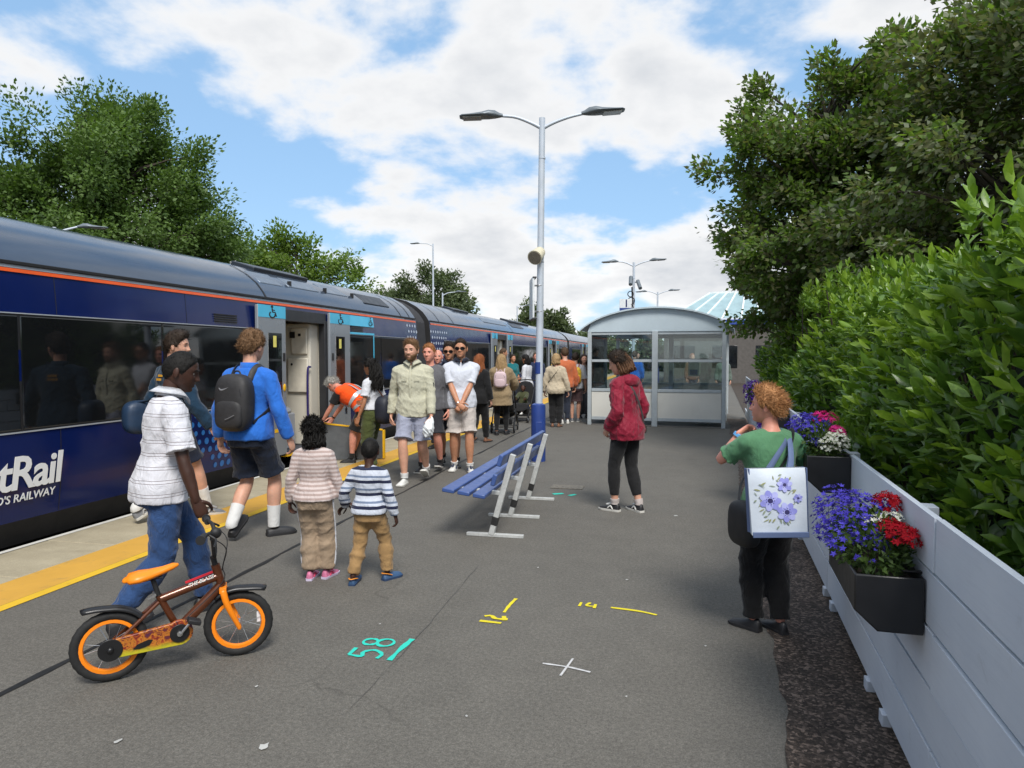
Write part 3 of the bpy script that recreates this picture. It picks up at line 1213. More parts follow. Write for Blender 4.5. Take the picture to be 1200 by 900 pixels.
# rails
for k, x in enumerate((-6.18, -7.62)):
    mb = MB()
    mb.box2((x - .04, -40, -1.02), (x + .04, 140, -.91))
    tag(mb.build('rail', STEEL, None, False), 'steel running rail under the train beside the platform' if k == 0 else 'steel running rail under the train beyond the first rail', 'rail')

# ================================================================== SHELTER
SHB = mat('shelter_frame', srgb(176, 184, 188), .45, .1, nscale=4, namt=.08, dirt=.25)
SHP = mat('shelter_panel', srgb(214, 212, 204), .55, nscale=1.2, namt=.05, dirt=.12)
SHR = mat('shelter_roof', srgb(186, 200, 208), .5, nscale=1.5, namt=.06, dirt=.12)
GLASS = glassmat('shelter_glass')
SW, SDp = 3.14, 4.2
sh = thing('waiting_shelter', 'pale blue glazed platform waiting shelter with arched roof', 'shelter', (-1.95, 16.78, 0), R(-5))
mb = MB()


def sh_post(x, y, wd=.09):
    mb = MB()
    mb.box2((x - wd / 2, y - wd / 2, 0), (x + wd / 2, y + wd / 2, 2.2))
    mb.build('post', SHB, sh, True, .006)


for x in (.045, SW - .045):
    for y in (.045, SDp / 2, SDp - .045):
        sh_post(x, y)
sh_post(SW / 2, .045, .13)
sh_post(SW / 2, SDp - .045, .13)


def sh_bay(p, q, lower=True):
    """rails, panes and kick panel between two posts, p and q in plan"""
    p, q = Vector((*p, 0)), Vector((*q, 0))
    d = (q - p).normalized()
    a, b_ = p + d * .05, q - d * .05
    Z = Vector((0, 0, 1))
    for z, hh in ((.16, .07), (.83, .07), (1.515, .06), (2.155, .07)):
        mb = MB()
        mb.bar(a + Z * z, b_ + Z * z, .05, hh)
        mb.build('rail', SHB, sh, True, .005)
    for z0, z1 in ((.865, 1.485), (1.545, 2.12)):
        mb = MB()
        mb.bar(a + Z * (z0 + z1) / 2, b_ + Z * (z0 + z1) / 2, .008, z1 - z0)
        mb.build('glass_pane', GLASS, sh, False)
    mb = MB()
    mb.bar(a + Z * .495, b_ + Z * .495, .02, .60)
    mb.build('kick_panel', SHP, sh, True, .006)


c0 = .045
for yy in (c0, SDp - c0):
    sh_bay((c0, yy), (SW / 2, yy))
    sh_bay((SW / 2, yy), (SW - c0, yy))
sh_bay((SW - c0, c0), (SW - c0, SDp / 2))
sh_bay((SW - c0, SDp / 2), (SW - c0, SDp - c0))
sh_bay((c0, c0), (c0, SDp / 2))
mb = MB()
N = 20
half = SW / 2 + .16
prof = [(SW / 2 + half * math.sin(a_), 2.22 + .50 * (math.cos(a_) - math.cos(1.1)) / (1 - math.cos(1.1))) for a_ in np.linspace(-1.1, 1.1, N + 1)]
prof = [(SW / 2 + (x - SW / 2) / math.sin(1.1), z) for x, z in prof]
topp, botp = [(x, z + .035) for x, z in prof], prof
poly = topp + botp[::-1]
mb.prism([(x, z) for x, z in poly], (0, -.10, 0), (1, 0, 0), (0, 0, 1), (0, SDp + .2, 0))
mb.build('arched_roof', SHR, sh, True, 0, 30)
for yy, s_ in ((.0, 1), (SDp - .03, 1)):
    mb = MB()
    pg = [(x, z - .002) for x, z in prof if .0 <= x <= SW]
    mb.prism([(0, 2.19)] + pg + [(SW, 2.19)], (0, yy, 0), (1, 0, 0), (0, 0, 1), (0, .03, 0))
    mb.build('gable_panel', SHR, sh, False)
mb = MB()
for k in range(3):
    mb.box2((SW - .75 + k * .16, .5, .44), (SW - .63 + k * .16, 3.7, .47))
for y in (.7, 2.1, 3.5):
    mb.box2((SW - .70, y, 0), (SW - .28, y + .05, .44))
mb.build('seat', SHB, sh, True, .004)
mb = MB()
mb.box2((.02, .02, .002), (SW - .02, SDp - .02, .02))
mb.build('floor_plate', mat('shelter_floor', (0.16, 0.15, 0.14), .8, nscale=3, namt=.2), sh, False)

# notices inside the shelter
mb = MB()
mb.box2((2.05, SDp - .12, 1.05), (2.35, SDp - .11, 1.45))
nb_ = tag(mb.build('timetable_notice', mat('notice_paper', srgb(212, 214, 216), .5, nscale=30, namt=.1), None, False), 'white paper notice with a blue panel inside the shelter', 'notice')
nb_.matrix_world = sh.matrix_basis
mb = MB()
mb.box2((2.09, SDp - .124, 1.09), (2.31, SDp - .121, 1.24))
mb.build('blue_panel', mat('notice_blue', srgb(40, 66, 150), .5), nb_, False)

# ================================================================== LAMP POSTS
POLE = mat('pole_white', srgb(190, 198, 208), .4, .1, nscale=3, namt=.08, dirt=.15)
PBLUE = mat('pole_blue', srgb(38, 62, 128), .4, 0, .5, nscale=6, namt=.12, dirt=.2)
LHEAD = mat('lamp_head', srgb(112, 120, 126), .45, .3, nscale=8)
LENS = mat('lamp_lens', srgb(150, 146, 136), .2, 0, .6)


def lamp_head(t, root, d, tilt):
    """flat cobra lantern pointing along d from root"""
    d = Vector(d)
    s_ = Vector((-d.y, d.x, 0))
    u = Vector((0, 0, 1))
    dd = (d + u * tilt).normalized()
    up = s_.cross(dd) * -1
    if up.z < 0:
        up = -up
    rings = []
    for a, wd, hh, oz in ((0, .03, .03, 0), (.05, .045, .045, 0), (.12, .085, .075, .01), (.22, .125, .08, .012), (.32, .135, .055, .005), (.5, .13, .035, 0), (.62, .115, .03, 0), (.66, .07, .02, 0)):
        c_ = Vector(root) + dd * a + up * oz
        rings.append([c_ + s_ * wd * math.cos(p) + up * hh * (math.sin(p) if math.sin(p) > 0 else .55 * math.sin(p)) for p in np.linspace(0, 2 * math.pi, 14, endpoint=False)])
    mb = MB()
    mb.loft(rings, 'flat', 'flat')
    h_ = mb.build('lantern', LHEAD, t, True, 0, 55)
    mb = MB()
    c_ = Vector(root) + dd * .47 - up * .026
    mb.bar(c_ - dd * .14, c_ + dd * .14, .19, .012, up)
    mb.build('lens', LENS, h_, True, .004)


def lamp_post(x, y, label, top=5.27, dirs=((-1, 0, 0), (1, 0, 0)), tilt=(-.03, .08), sleeve=True, reach=.62, r0=.055, lean=.0, rz=0.0, band=True):
    t = thing('lamp_post', label, 'lamp post', (x, y, 0), rz, 'platform lamp posts')
    mb = MB()
    mb.tube([(0, 0, 0), (lean * .4, 0, top * .4), (lean, 0, top - .12), (lean, 0, top)], [r0 * 1.05, r0, r0 * .85, r0 * .85], 18)
    mb.tube([(lean, 0, top - .62), (lean, 0, top - .60)], [r0 * .98, r0 * .98], 18)
    p = mb.build('pole', POLE, t)
    if sleeve:
        mb = MB()
        mb.tube([(0, 0, 0), (0, 0, .84), (0, 0, .88), (0, 0, .90)], [.112, .112, .105, .07], 22)
        mb.build('blue_base', PBLUE, t, True)
        if band:
            mb = MB()
            mb.tube([(.004, 0, 1.36), (.004, 0, 1.54)], [r0 + .004] * 2, 18)
            mb.build('blue_band', PBLUE, t)
        mb = MB()
        mb.box2((-.05, -.118, .2), (.05, -.10, .62))
        mb.build('access_door', PBLUE, t, True, .005)
    for d, tl in zip(dirs, tilt):
        d = Vector(d)
        mb = MB()
        a = Vector((lean, 0, top - .16))
        mb.tube([a, a + d * .18 + Vector((0, 0, .09)), a + d * .40 + Vector((0, 0, .17)), a + d * reach + Vector((0, 0, .20 + tl * .3))], [.03, .027, .024, .022], 10, 0, 'flat', 4)
        mb.build('arm', POLE, t)
        e_ = a + d * (reach - .02) + Vector((0, 0, .20 + tl * .3))
        lamp_head(t, e_, d, tl)
    return t


lamp_post(-2.02, 10.83, 'white lamp post with blue base standing just behind the bench', lean=.05, rz=R(12.7))
lamp_post(-1.49, 28.3, 'lamp post with cameras and platform number rising behind the shelter', rz=R(10), band=False)
lamp_post(-.84, 41.8, 'far twin lamp post beyond the camera post', rz=R(8), band=False)
# lamps on the other side of the train
lamp_post(-14.65, 14.5, 'grey single lamp leaning out before the big left tree', 4.75, ((.8, .6, 0),), (.02,), False, .5, .045)
lamp_post(-15.5, 45, 'tall thin street lamp before the round tree beyond the train', 9.0, ((-1, -.1, 0),), (.0,), False, .9, .06)
lamp_post(-13.2, 40, 'low lamp showing over the train roof below the tall street lamp', 5.3, ((.9, .3, 0),), (.05,), False, .8, .05)
lamp_post(-13.5, 62, 'small far lamp above the roofs of the middle carriage', 6.0, ((.9, .3, 0),), (.05,), False, .8, .06)
lamp_post(-13.6, 88, 'tiny far lamp between the carriages and the poplars', 6.2, ((-.9, .3, 0),), (.05,), False, .8, .07)

# loudspeaker on the near post
t = thing('loudspeaker', 'cream horn loudspeaker strapped to the near lamp post', 'loudspeaker', (-2.02, 10.83, 3.14), R(12.7))
mb = MB()
d = Vector((-.35, -.75, -.45)).normalized()
c_ = Vector((-.02, -.11, .04))
mb.tube([c_ - d * .12, c_ - d * .11, c_ + d * .10, c_ + d * .13], [.07, .085, .11, .115], 20)
hn = mb.build('horn', mat('speaker_cream', srgb(206, 198, 172), .5), t)
mb = MB()
mb.tube([c_ + d * .128, c_ + d * .134], [.10, .10], 20)
mb.build('grille', mat('speaker_grille', srgb(120, 112, 98), .7, nscale=90, namt=.5), hn)
mb = MB()
mb.torus((.02, 0, -.06), (0, 0, 1), .058, .008, 20, 6)
mb.bar((.0, -.05, -.06), (-.02, -.10, -.02), .03, .02)
mb.build('clamp', STEEL, t)
# station sign edge-on on the same post
t = thing('station_sign', 'white board sign clamped side-on to the near lamp post', 'sign', (-2.02, 10.83, 2.22), R(12.7))
mb = MB()
mb.box((-.10, .12, .30), (.03, .62, .62), Matrix.Rotation(R(3), 3, 'Z'))
mb.build('board', mat('sign_white', srgb(210, 214, 216), .4), t, True, .004)
mb = MB()
mb.box((-.082, .12, .61), (.06, .64, .02), Matrix.Rotation(R(3), 3, 'Z'))
mb.box((-.082, .12, -.01), (.06, .64, .02), Matrix.Rotation(R(3), 3, 'Z'))
mb.build('frame', mat('sign_frame', (.06, .06, .065), .5), t, True, .003)
for z in (.1, .5):
    mb = MB()
    mb.torus((.01, 0, z), (0, 0, 1), .056, .007, 18, 6)
    mb.bar((-.02, 0, z), (-.09, .0, z), .03, .025)
    mb.build('clamp', STEEL, t)
# CCTV cameras and platform number on the second post
for k, (z, sx, lb) in enumerate(((4.45, .22, 'grey camera on the right of the post behind the shelter'), (4.6, -.16, 'grey camera on the left of the post behind the shelter'))):
    t = thing('security_camera', lb, 'camera', (-1.49, 28.3, z), R(10))
    mb = MB()
    mb.tube([(sx, -.28, -.22), (sx * .7, .02, .10)], [.075, .075], 12)
    mb.build('housing', LHEAD, t)
    mb = MB()
    mb.bar((0, 0, .05), (sx * .8, -.1, .02), .04, .04)
    mb.build('bracket', LHEAD, t)
t = thing('cable_coils', 'black looped cables hanging on the post behind the shelter', 'cables', (-1.49, 28.3, 3.6), R(10))
mb = MB()
for k in range(4):
    mb.torus((-.10 - .03 * (k % 2), -.07, -.35 + k * .26), (.3, 1, .1), .13 - .02 * (k % 2), .018, 18, 6)
mb.tube([(-.08, -.07, .7), (-.06, -.08, .2), (-.11, -.07, -.5)], .03, 6)
mb.build('coil', BLK, t)
t = thing('platform_number_sign', 'white platform number 1 sign with blue lower band behind the shelter', 'sign', (-1.49, 28.3, 3.36), R(10))
mb = MB()
mb.box2((-.56, -.10, 0), (-.06, -.07, .48))
bd = mb.build('board', mat('sign_white', (.7, .7, .7)), t, True, .004)
mb = MB()
mb.box2((-.555, -.104, .005), (-.065, -.101, .13))
mb.build('blue_band', PBLUE, bd, False)
lettering('numeral', '1', .42, mat('numeral_blue', srgb(24, 34, 84), .5), bd, axes((1, 0, 0), (0, 0, 1), (0, -1, 0), (-.40, -.105, .165)), offset=.006)
mb = MB()
mb.bar((-.1, -.08, .28), (.02, -.02, .28), .05, .05)
mb.build('bracket', STEEL, t)

# ================================================================== FENCE
m_ = bpy.data.materials.new('fence_paint')
b = NB(m_)
v = b.coords()
rnd = b.n('ShaderNodeObjectInfo').outputs['Random']
grain = b.noise(5, 5, 0.65, b.mapv(v, (8, 0.8, 18)), 0.4)
c = b.ramp(b.noise(1.3, 4, 0.6, v), [(0.3, srgb(196, 204, 216)), (0.7, srgb(212, 219, 228))])
c = b.mix(b.ramp(grain, [(0.5, 0.0), (0.75, 0.22)]), c, srgb(168, 177, 190))
c = b.mix(b.ramp(b.noise(7, 6, 0.8, v, 0.5), [(0.60, 0.0), (0.80, 0.30)]), c, srgb(120, 124, 118))
c = b.mix(1.0, c, b.ramp(rnd, [(0.0, 0.92), (1.0, 1.03)]), 'MULTIPLY')
b.pr(c, 0.5, 0, 0.4, b.bump(grain, 0.12, 0.004))
FPAINT = m_
fence = thing('timber_fence', 'pale blue painted horizontal board fence beside the laurel hedge', 'fence', F0, -math.atan2(FU.x, FU.y))
BH, PITCH = .194, .2075
mb = MB()
mb.box2((-.012, 0, 0), (.012, 2.392, BH))
bd0 = mb.build('board', FPAINT, fence, True, .0015)
first = True
for row in range(5):
    for k in range(9):
        y = -5.2 + k * 2.4 - (1.2 if row % 2 else 0)
        o = bd0 if first else bd0.copy()
        if not first:
            COL.objects.link(o)
            o.parent = fence
        first = False
        o.location = (random.uniform(-.003, .003), y, .058 + row * PITCH + random.uniform(-.002, .002))
        o.rotation_euler = (random.uniform(-.0008, .0008), random.uniform(-.008, .008), random.uniform(-.0012, .0012))
mb = MB()
mb.box2((.020, -.04, 0), (.10, .04, 1.05))
ps0 = mb.build('post', FPAINT, fence, True, .004)
for k in range(13):
    o = ps0 if k == 0 else ps0.copy()
    if k:
        COL.objects.link(o)
        o.parent = fence
    o.location = (0, -4.8 + k * 1.6, 0)
mb = MB()
mb.box2((-.028, -.035, 0), (.012, .035, .058))
ft0 = mb.build('foot_block', FPAINT, fence, True, .004)
for k, y in enumerate((.28, .62, 1.75, 2.05, 3.6, 5.2)):
    o = ft0 if k == 0 else ft0.copy()
    if k:
        COL.objects.link(o)
        o.parent = fence
    o.location = (0, y, 0)

# ================================================================== PLANTERS
PLB = mat('planter_black', (0.012, 0.012, 0.013), .35, 0, .5, nscale=8, namt=.2)
FOL = leafmat('bedding_leaf', (0.03, 0.06, 0.015), (0.09, 0.15, 0.03), .6, 30, .3)
FLC = {
    'violet': leafmat('lobelia_violet', srgb(52, 40, 150), srgb(92, 84, 205), .7, 60, .25, .2),
    'purple': leafmat('petunia_purple', srgb(58, 24, 110), srgb(96, 52, 170), .7, 60, .25, .2),
    'red': leafmat('verbena_red', srgb(120, 4, 18), srgb(180, 12, 34), .7, 60, .25, .2),
    'white': leafmat('alyssum_white', srgb(205, 205, 195), srgb(240, 240, 236), .7, 60, .25, .2),
    'pink': leafmat('verbena_pink', srgb(180, 20, 100), srgb(225, 60, 150), .7, 60, .25, .2),
}


def petal_cloud(centers, spread, count, size, rng, up=(0, 0, 1), petals=5):
    """small open flowers scattered over ellipsoid mounds"""
    mb = MB()
    for c_, sp, n in zip(centers, spread, count):
        for i in range(n):
            d = rng.normal(size=3)
            d /= np.linalg.norm(d)
            if d[2] < -.35:
                d[2] *= -1
            p = np.array(c_) + d * np.array(sp) * rng.uniform(.82, 1.06)
            nrm = d * .8 + np.array(up) * .5 + rng.normal(size=3) * .35
            nrm /= np.linalg.norm(nrm)
            a = np.cross(nrm, rng.normal(size=3))
            a /= np.linalg.norm(a)
            b_ = np.cross(nrm, a)
            s_ = size * rng.uniform(.7, 1.25)
            V = [p]
            for k in range(petals * 2):
                t = math.pi * k / petals
                r_ = s_ if k % 2 == 0 else s_ * .45
                V.append(p + (a * math.cos(t) + b_ * math.sin(t)) * r_ + nrm * (s_ * .25 if k % 2 == 0 else 0))
            mb.add(V, [(0, 1 + (k - 1) % (2 * petals), 1 + k) for k in range(1, 2 * petals, 2)] + [(0, 1 + k, 1 + (k + 1) % (2 * petals)) for k in range(1, 2 * petals, 2)])
    return mb


def leaf_cloud(center, sp, n, size, rng, droop=0.0):
    mb = MB()
    for i in range(n):
        d = rng.normal(size=3)
        d /= np.linalg.norm(d)
        p = np.array(center) + d * np.array(sp) * rng.uniform(.3, 1.0) ** .5
        a = d + rng.normal(size=3) * .6
        a[2] += .3 - droop
        a /= np.linalg.norm(a)
        b_ = np.cross(a, rng.normal(size=3))
        b_ /= np.linalg.norm(b_)
        s_ = size * rng.uniform(.6, 1.3)
        mb.add([p, p + a * s_ * .5 + b_ * s_ * .22, p + a * s_, p + a * s_ * .5 - b_ * s_ * .22], [(0, 1, 2, 3)])
    return mb


def planter(t0, z0, label, blooms, seed, L=.62, dense=1.0):
    """trough hooked on the fence; local x = out over the platform (negative), y along"""
    o = fp(t0, -.014, z0)
    t = thing('fence_planter', label, 'planter', o, -math.atan2(FU.x, FU.y), 'planters hung on the fence')
    W_, H_ = .235, .21
    mb = MB()
    out_ = [(-.002, 0), (-.155, 0), (-W_, .075), (-W_, H_), (-.002, H_)]
    inn = [(-.014, .012), (-.15, .012), (-W_ + .012, .08), (-W_ + .012, H_), (-.014, H_)]
    n = 5
    V = [(x, 0, z) for x, z in out_] + [(x, L, z) for x, z in out_] + [(x, .012, z) for x, z in inn] + [(x, L - .012, z) for x, z in inn]
    F = [(4, 3, 2, 1, 0), (5, 6, 7, 8, 9)]
    F += [(i, i + 1, n + i + 1, n + i) for i in range(3)] + [(3, 4, 4 + 10, 3 + 10)] + [(4, 0, 5, 9)]
    F += [(3, 13, 18, 8), (8, 18, 19, 9), (9, 19, 14, 4)]
    F += [(10, 11, 12, 13, 14), (19, 18, 17, 16, 15)] + [(10 + i, 15 + i, 16 + i, 11 + i) for i in range(3)] + [(14, 19, 15, 10)]
    mb.add(V, F)
    mb.build('trough', PLB, t, True, .006)
    mb = MB()
    mb.add([(-.014, .013, H_ - .035), (-W_ + .013, .013, H_ - .035), (-W_ + .013, L - .013, H_ - .035), (-.014, L - .013, H_ - .035)], [(0, 1, 2, 3)])
    mb.build('compost', EARTH, t, False)
    for y in (.08, L - .08):
        mb = MB()
        mb.box2((-.06, y - .012, H_ + .001), (.02, y + .012, H_ + .008))
        mb.build('hook', PLB, t, True, .002)
    rng = np.random.default_rng(seed)
    mbf = leaf_cloud((-.13, L * .5, H_ + .05), (.14, L * .5, .12), int(1500 * dense), .035, rng)
    stuff(mbf.build('foliage', FOL, t, False))
    for col, cs, sps, cn, sz in blooms:
        m2 = petal_cloud(cs, sps, [int(k * dense) for k in cn], sz, rng)
        stuff(m2.build(col + '_blossom', FLC[col], t, False))
    return t


planter(-.32, .63, 'black planter of violet lobelia with red and white verbena nearest the bare fence end', [
    ('violet', [(-.16, .42, .31), (-.20, .22, .27), (-.22, .55, .28)], [(.16, .20, .13), (.12, .16, .10), (.10, .14, .16)], [420, 160, 200], .013),
    ('red', [(-.055, .10, .335), (-.05, .40, .40), (-.08, .17, .345)], [(.055, .10, .045), (.05, .10, .05), (.05, .08, .04)], [150, 110, 80], .014),
    ('white', [(-.06, .28, .36), (-.12, .26, .36)], [(.05, .06, .03), (.05, .05, .02)], [60, 30], .011)], 5)
planter(1.18, .865, 'black planter of violet lobelia with pink and white flowers beside the shopper', [
    ('violet', [(-.17, .34, .30), (-.19, .52, .28)], [(.13, .22, .12), (.12, .16, .13)], [330, 200], .014),
    ('pink', [(-.06, .16, .33), (-.10, .34, .40)], [(.05, .09, .04), (.08, .12, .04)], [80, 70], .015),
    ('white', [(-.06, .08, .27), (-.11, .06, .26)], [(.06, .08, .08), (.06, .06, .08)], [110, 70], .014)], 6)
planter(4.6, .80, 'black planter spilling purple flowers beyond the shopper', [
    ('purple', [(-.16, .3, .30), (-.20, .2, .14)], [(.17, .34, .16), (.12, .26, .14)], [420, 200], .022)], 7, .62, .8)
planter(8.2, .80, 'small far planter of purple flowers close to the shelter', [
    ('purple', [(-.16, .3, .30), (-.20, .2, .14)], [(.17, .34, .16), (.12, .26, .14)], [300, 160], .024)], 8, .62, .6)

# ================================================================== BENCH
BBLUE = mat('bench_blue', srgb(62, 86, 142), .4, 0, .5, nscale=7, namt=.12, dirt=.12)
BWHT = mat('bench_white', srgb(186, 188, 186), .5, 0, .4, nscale=18, namt=.12, dirt=.55)
bench = thing('platform_bench', 'blue slatted platform bench on chipped white metal legs', 'bench', (-1.58, 5.93, 0), 0)
BL = 2.09
mb = MB()
mb.box2((-.056, 0, -.018), (.056, BL, .018))
sl0 = mb.build('seat_slat', BBLUE, bench, True, .008)
for k, (x, z) in enumerate(((-.335, .455), (-.195, .437), (-.055, .418))):
    o = sl0 if k == 0 else sl0.copy()
    if k:
        COL.objects.link(o)
        o.parent = bench
    o.location = (x, 0, z)
    o.rotation_euler = (0, R(7), 0)
mb = MB()
mb.box2((-.020, 0, -.052), (.020, BL - .02, .052))
bk0 = mb.build('back_slat', BBLUE, bench, True, .008)
for k, (x, z, y) in enumerate(((.135, .735, .0), (.075, .56, .02))):
    o = bk0 if k == 0 else bk0.copy()
    if k:
        COL.objects.link(o)
        o.parent = bench
    o.location = (x, y, z)
    o.rotation_euler = (0, R(16), 0)
for y in (.27, 1.06, 1.97):
    mb = MB()
    mb.bar((-.01, y, .02), (.195, y, .755), .052, .052, (0, 1, 0))
    lg = mb.build('leg', BWHT, bench, True, .004)
    mb = MB()
    mb.bar((-.24, y, .016), (.29, y, .016), .045, .03)
    mb.build('foot_bar', BWHT, lg, True, .004)
    mb = MB()
    mb.bar((.10, y, .40), (-.38, y, .432), .045, .035)
    mb.build('seat_bracket', BWHT, lg, True, .004)
    mb = MB()
    mb.bar((.0155, y, .11), (.035, y, .185), .0565, .0565, (0, 1, 0))
    mb.build('worn_patch', mat('bare_black', (.02, .02, .02), .6, nscale=30, namt=.5), lg, False)

# ================================================================== TREES AND HEDGE
BARK = mat('bark', (0.06, 0.048, 0.036), .9, nscale=6, namt=.35, bump=.8, bscale=18)


def leaf_batch(P, A, Nn, size, shape):
    """many leaves as one mesh: P roots, A along, Nn normals, size lengths; shape = [(t, half width, lift)]"""
    B = np.cross(Nn, A)
    B /= np.linalg.norm(B, axis=1)[:, None] + 1e-9
    Nn = np.cross(A, B)
    cols = []
    k = len(shape)
    for (t, wd, lift) in shape:
        base = P + A * (t * size)[:, None] + Nn * (lift * size)[:, None]
        cols += [base - B * (wd * size)[:, None] + Nn * (wd * .35 * size)[:, None], base, base + B * (wd * size)[:, None] + Nn * (wd * .35 * size)[:, None]]
    V = np.stack(cols, 1)                       # n, 3k, 3
    n = len(P)
    F = []
    for i in range(k - 1):
        a = 3 * i
        F += [(a, a + 1, a + 4, a + 3), (a + 1, a + 2, a + 5, a + 4)]
    F = np.array(F)
    return V.reshape(-1, 3), (F[None] + (np.arange(n) * 3 * k)[:, None, None]).reshape(-1, 4)


def quad_batch(P, A, Nn, size, wd):
    """cheap leaf: one bent rhombus, two triangles"""
    B = np.cross(Nn, A)
    B /= np.linalg.norm(B, axis=1)[:, None] + 1e-9
    s_ = size[:, None]
    V = np.stack([P, P + A * s_ * .45 + B * s_ * wd, P + A * s_ + Nn * s_ * .1, P + A * s_ * .45 - B * s_ * wd], 1)
    n = len(P)
    return V.reshape(-1, 3), np.arange(4 * n).reshape(-1, 4)


def np_mesh(name, V, F, mats, parent, smooth=False, mi=None):
    me = bpy.data.meshes.new(name)
    V = np.ascontiguousarray(V, dtype=np.float32)
    F = np.ascontiguousarray(F, dtype=np.int32)
    me.vertices.add(len(V))
    me.vertices.foreach_set('co', V.ravel())
    k = F.shape[1]
    me.loops.add(F.size)
    me.loops.foreach_set('vertex_index', F.ravel())
    me.polygons.add(len(F))
    me.polygons.foreach_set('loop_start', np.arange(0, F.size, k, dtype=np.int32))
    if mi is not None:
        me.polygons.foreach_set('material_index', np.asarray(mi, dtype=np.int32))
    if smooth:
        me.polygons.foreach_set('use_smooth', [True] * len(F))
    for x in (mats if isinstance(mats, (list, tuple)) else [mats]):
        me.materials.append(x)
    me.update(calc_edges=True)
    me.validate()
    o = bpy.data.objects.new(name, me)
    COL.objects.link(o)
    if parent is not None:
        o.parent = parent
    return o


def unit(a):
    return a / (np.linalg.norm(a, axis=-1, keepdims=True) + 1e-9)


def tree(loc, label, height, crown, leafm, seed, clumps=90, per=130, leaf=.16, clump=.75, trunk_r=.22, base=0.25, group='trees around the station', wd=.32, gap=.5, name='broadleaf_tree', mats=None, zlow=None):
    """crown = list of (dx, dy, z, rx, ry, rz) lobes; clumps grow on limbs that reach out from the trunk"""
    rng = np.random.default_rng(seed)
    t = thing(name, label, 'tree', loc, 0, group)
    C = []
    tries = 0
    vol = np.array([c_[3] * c_[4] * c_[5] for c_ in crown]) ** .67
    vol /= vol.sum()
    while len(C) < clumps and tries < clumps * 30:
        tries += 1
        c_ = crown[rng.choice(len(crown), p=vol)]
        d = unit(rng.normal(size=3))
        r_ = rng.uniform(.25, 1.0) ** .45
        r_ *= 1 + .22 * mnoise.noise(Vector(d * 2.3 + seed))
        p = np.array(c_[:3]) + d * np.array(c_[3:]) * r_
        if zlow is not None and p[2] < zlow:
            continue
        if mnoise.noise(Vector(p * (.9 / clump) + seed * 1.7)) < -gap:
            continue
        C.append(p)
    C = np.array(C)
    top = max(c_[2] + c_[5] * .3 for c_ in crown)
    ax = np.average([c_[:2] for c_ in crown], axis=0, weights=vol)
    mb = MB()
    tk = [(0, 0, -.2 - loc[2] * 0), (ax[0] * .15 + .05, ax[1] * .15, height * .16), (ax[0] * .5, ax[1] * .5, height * .36), (ax[0], ax[1], top * .8), (ax[0], ax[1], top)]
    mb.tube(tk, [trunk_r * 1.25, trunk_r, trunk_r * .75, trunk_r * .35, trunk_r * .12], 10, 0, 'flat', 3)
    TT = catmull(np.array(tk), 8)
    limbs = []
    for p in C:
        q = TT[np.argmin(np.abs(TT[:, 2] - (p[2] - .45 * np.linalg.norm(p[:2] - ax) - .3)))]
        mid = (q + p) / 2 + np.array([0, 0, .12 * np.linalg.norm(p - q)]) + rng.normal(size=3) * .12
        limbs.append((q, mid, p))
    for q, mid, p in limbs:
        L = np.linalg.norm(p - q)
        mb.tube([q, mid, p], [.016 * L + .012, .009 * L + .009, .006], 5, 0, 'flat', 2)
    mb.build('trunk', BARK, t, True, 0, 60)
    ctr = C.mean(0)
    idx = np.repeat(np.arange(len(C)), per)
    n = len(idx)
    rad = clump * rng.uniform(.65, 1.25, len(C))
    d = unit(rng.normal(size=(n, 3)))
    off = d * (rng.uniform(0, 1, n) ** .5 * rad[idx])[:, None] * np.array([1, 1, .62])
    # outline is feathery: some leaves stray on shoots
    stray = rng.random(n) < .12
    off[stray] *= 1.12
    fan = unit(C - np.array([ax[0], ax[1], top * .45]) + np.array([0, 0, .4]))
    off = off + fan[idx] * (np.clip(rng.normal(size=n), -1.3, 1.1) * .5 * rad[idx])[:, None]
    P = C[idx] + off
    out_ = unit(P - ctr)
    A = unit(d * .7 + out_ * .5 + rng.normal(size=(n, 3)) * .5 + np.array([0, 0, -.15]))
    Nn = unit(out_ * .5 + np.array([0, 0, .8]) + rng.normal(size=(n, 3)) * .55)
    size = leaf * rng.uniform(.65, 1.3, n)
    V, F = quad_batch(P, A, Nn, size, wd)
    mi = None
    if mats:
        mi = rng.choice(len(mats), size=n, p=[m_[1] for m_ in mats])
        lm = [m_[0] for m_ in mats]
    else:
        lm = leafm
    cr = np_mesh('crown', V, F, lm, t, False, mi)
    stuff(cr)
    return t


L_LEFT = leafmat('lime_leaf', (0.055, 0.105, 0.024), (0.14, 0.225, 0.052), .55, 2.0)
L_LITE = leafmat('ash_leaf', (0.08, 0.14, 0.022), (0.18, 0.27, 0.05), .55, 2.0, .4)
L_FAR = leafmat('far_leaf', (0.075, 0.105, 0.05), (0.15, 0.19, 0.09), .7, .8)
L_SYC = leafmat('sycamore_leaf', (0.068, 0.125, 0.026), (0.17, 0.26, 0.058), .5, 3.0, .5)
L_SYCP = leafmat('sycamore_underside', (0.16, 0.19, 0.115), (0.26, 0.29, 0.19), .7, 4.0, .35)
L_SYCB = leafmat('sycamore_dull', (0.085, 0.10, 0.045), (0.165, 0.17, 0.075), .65, 4.0, .45)

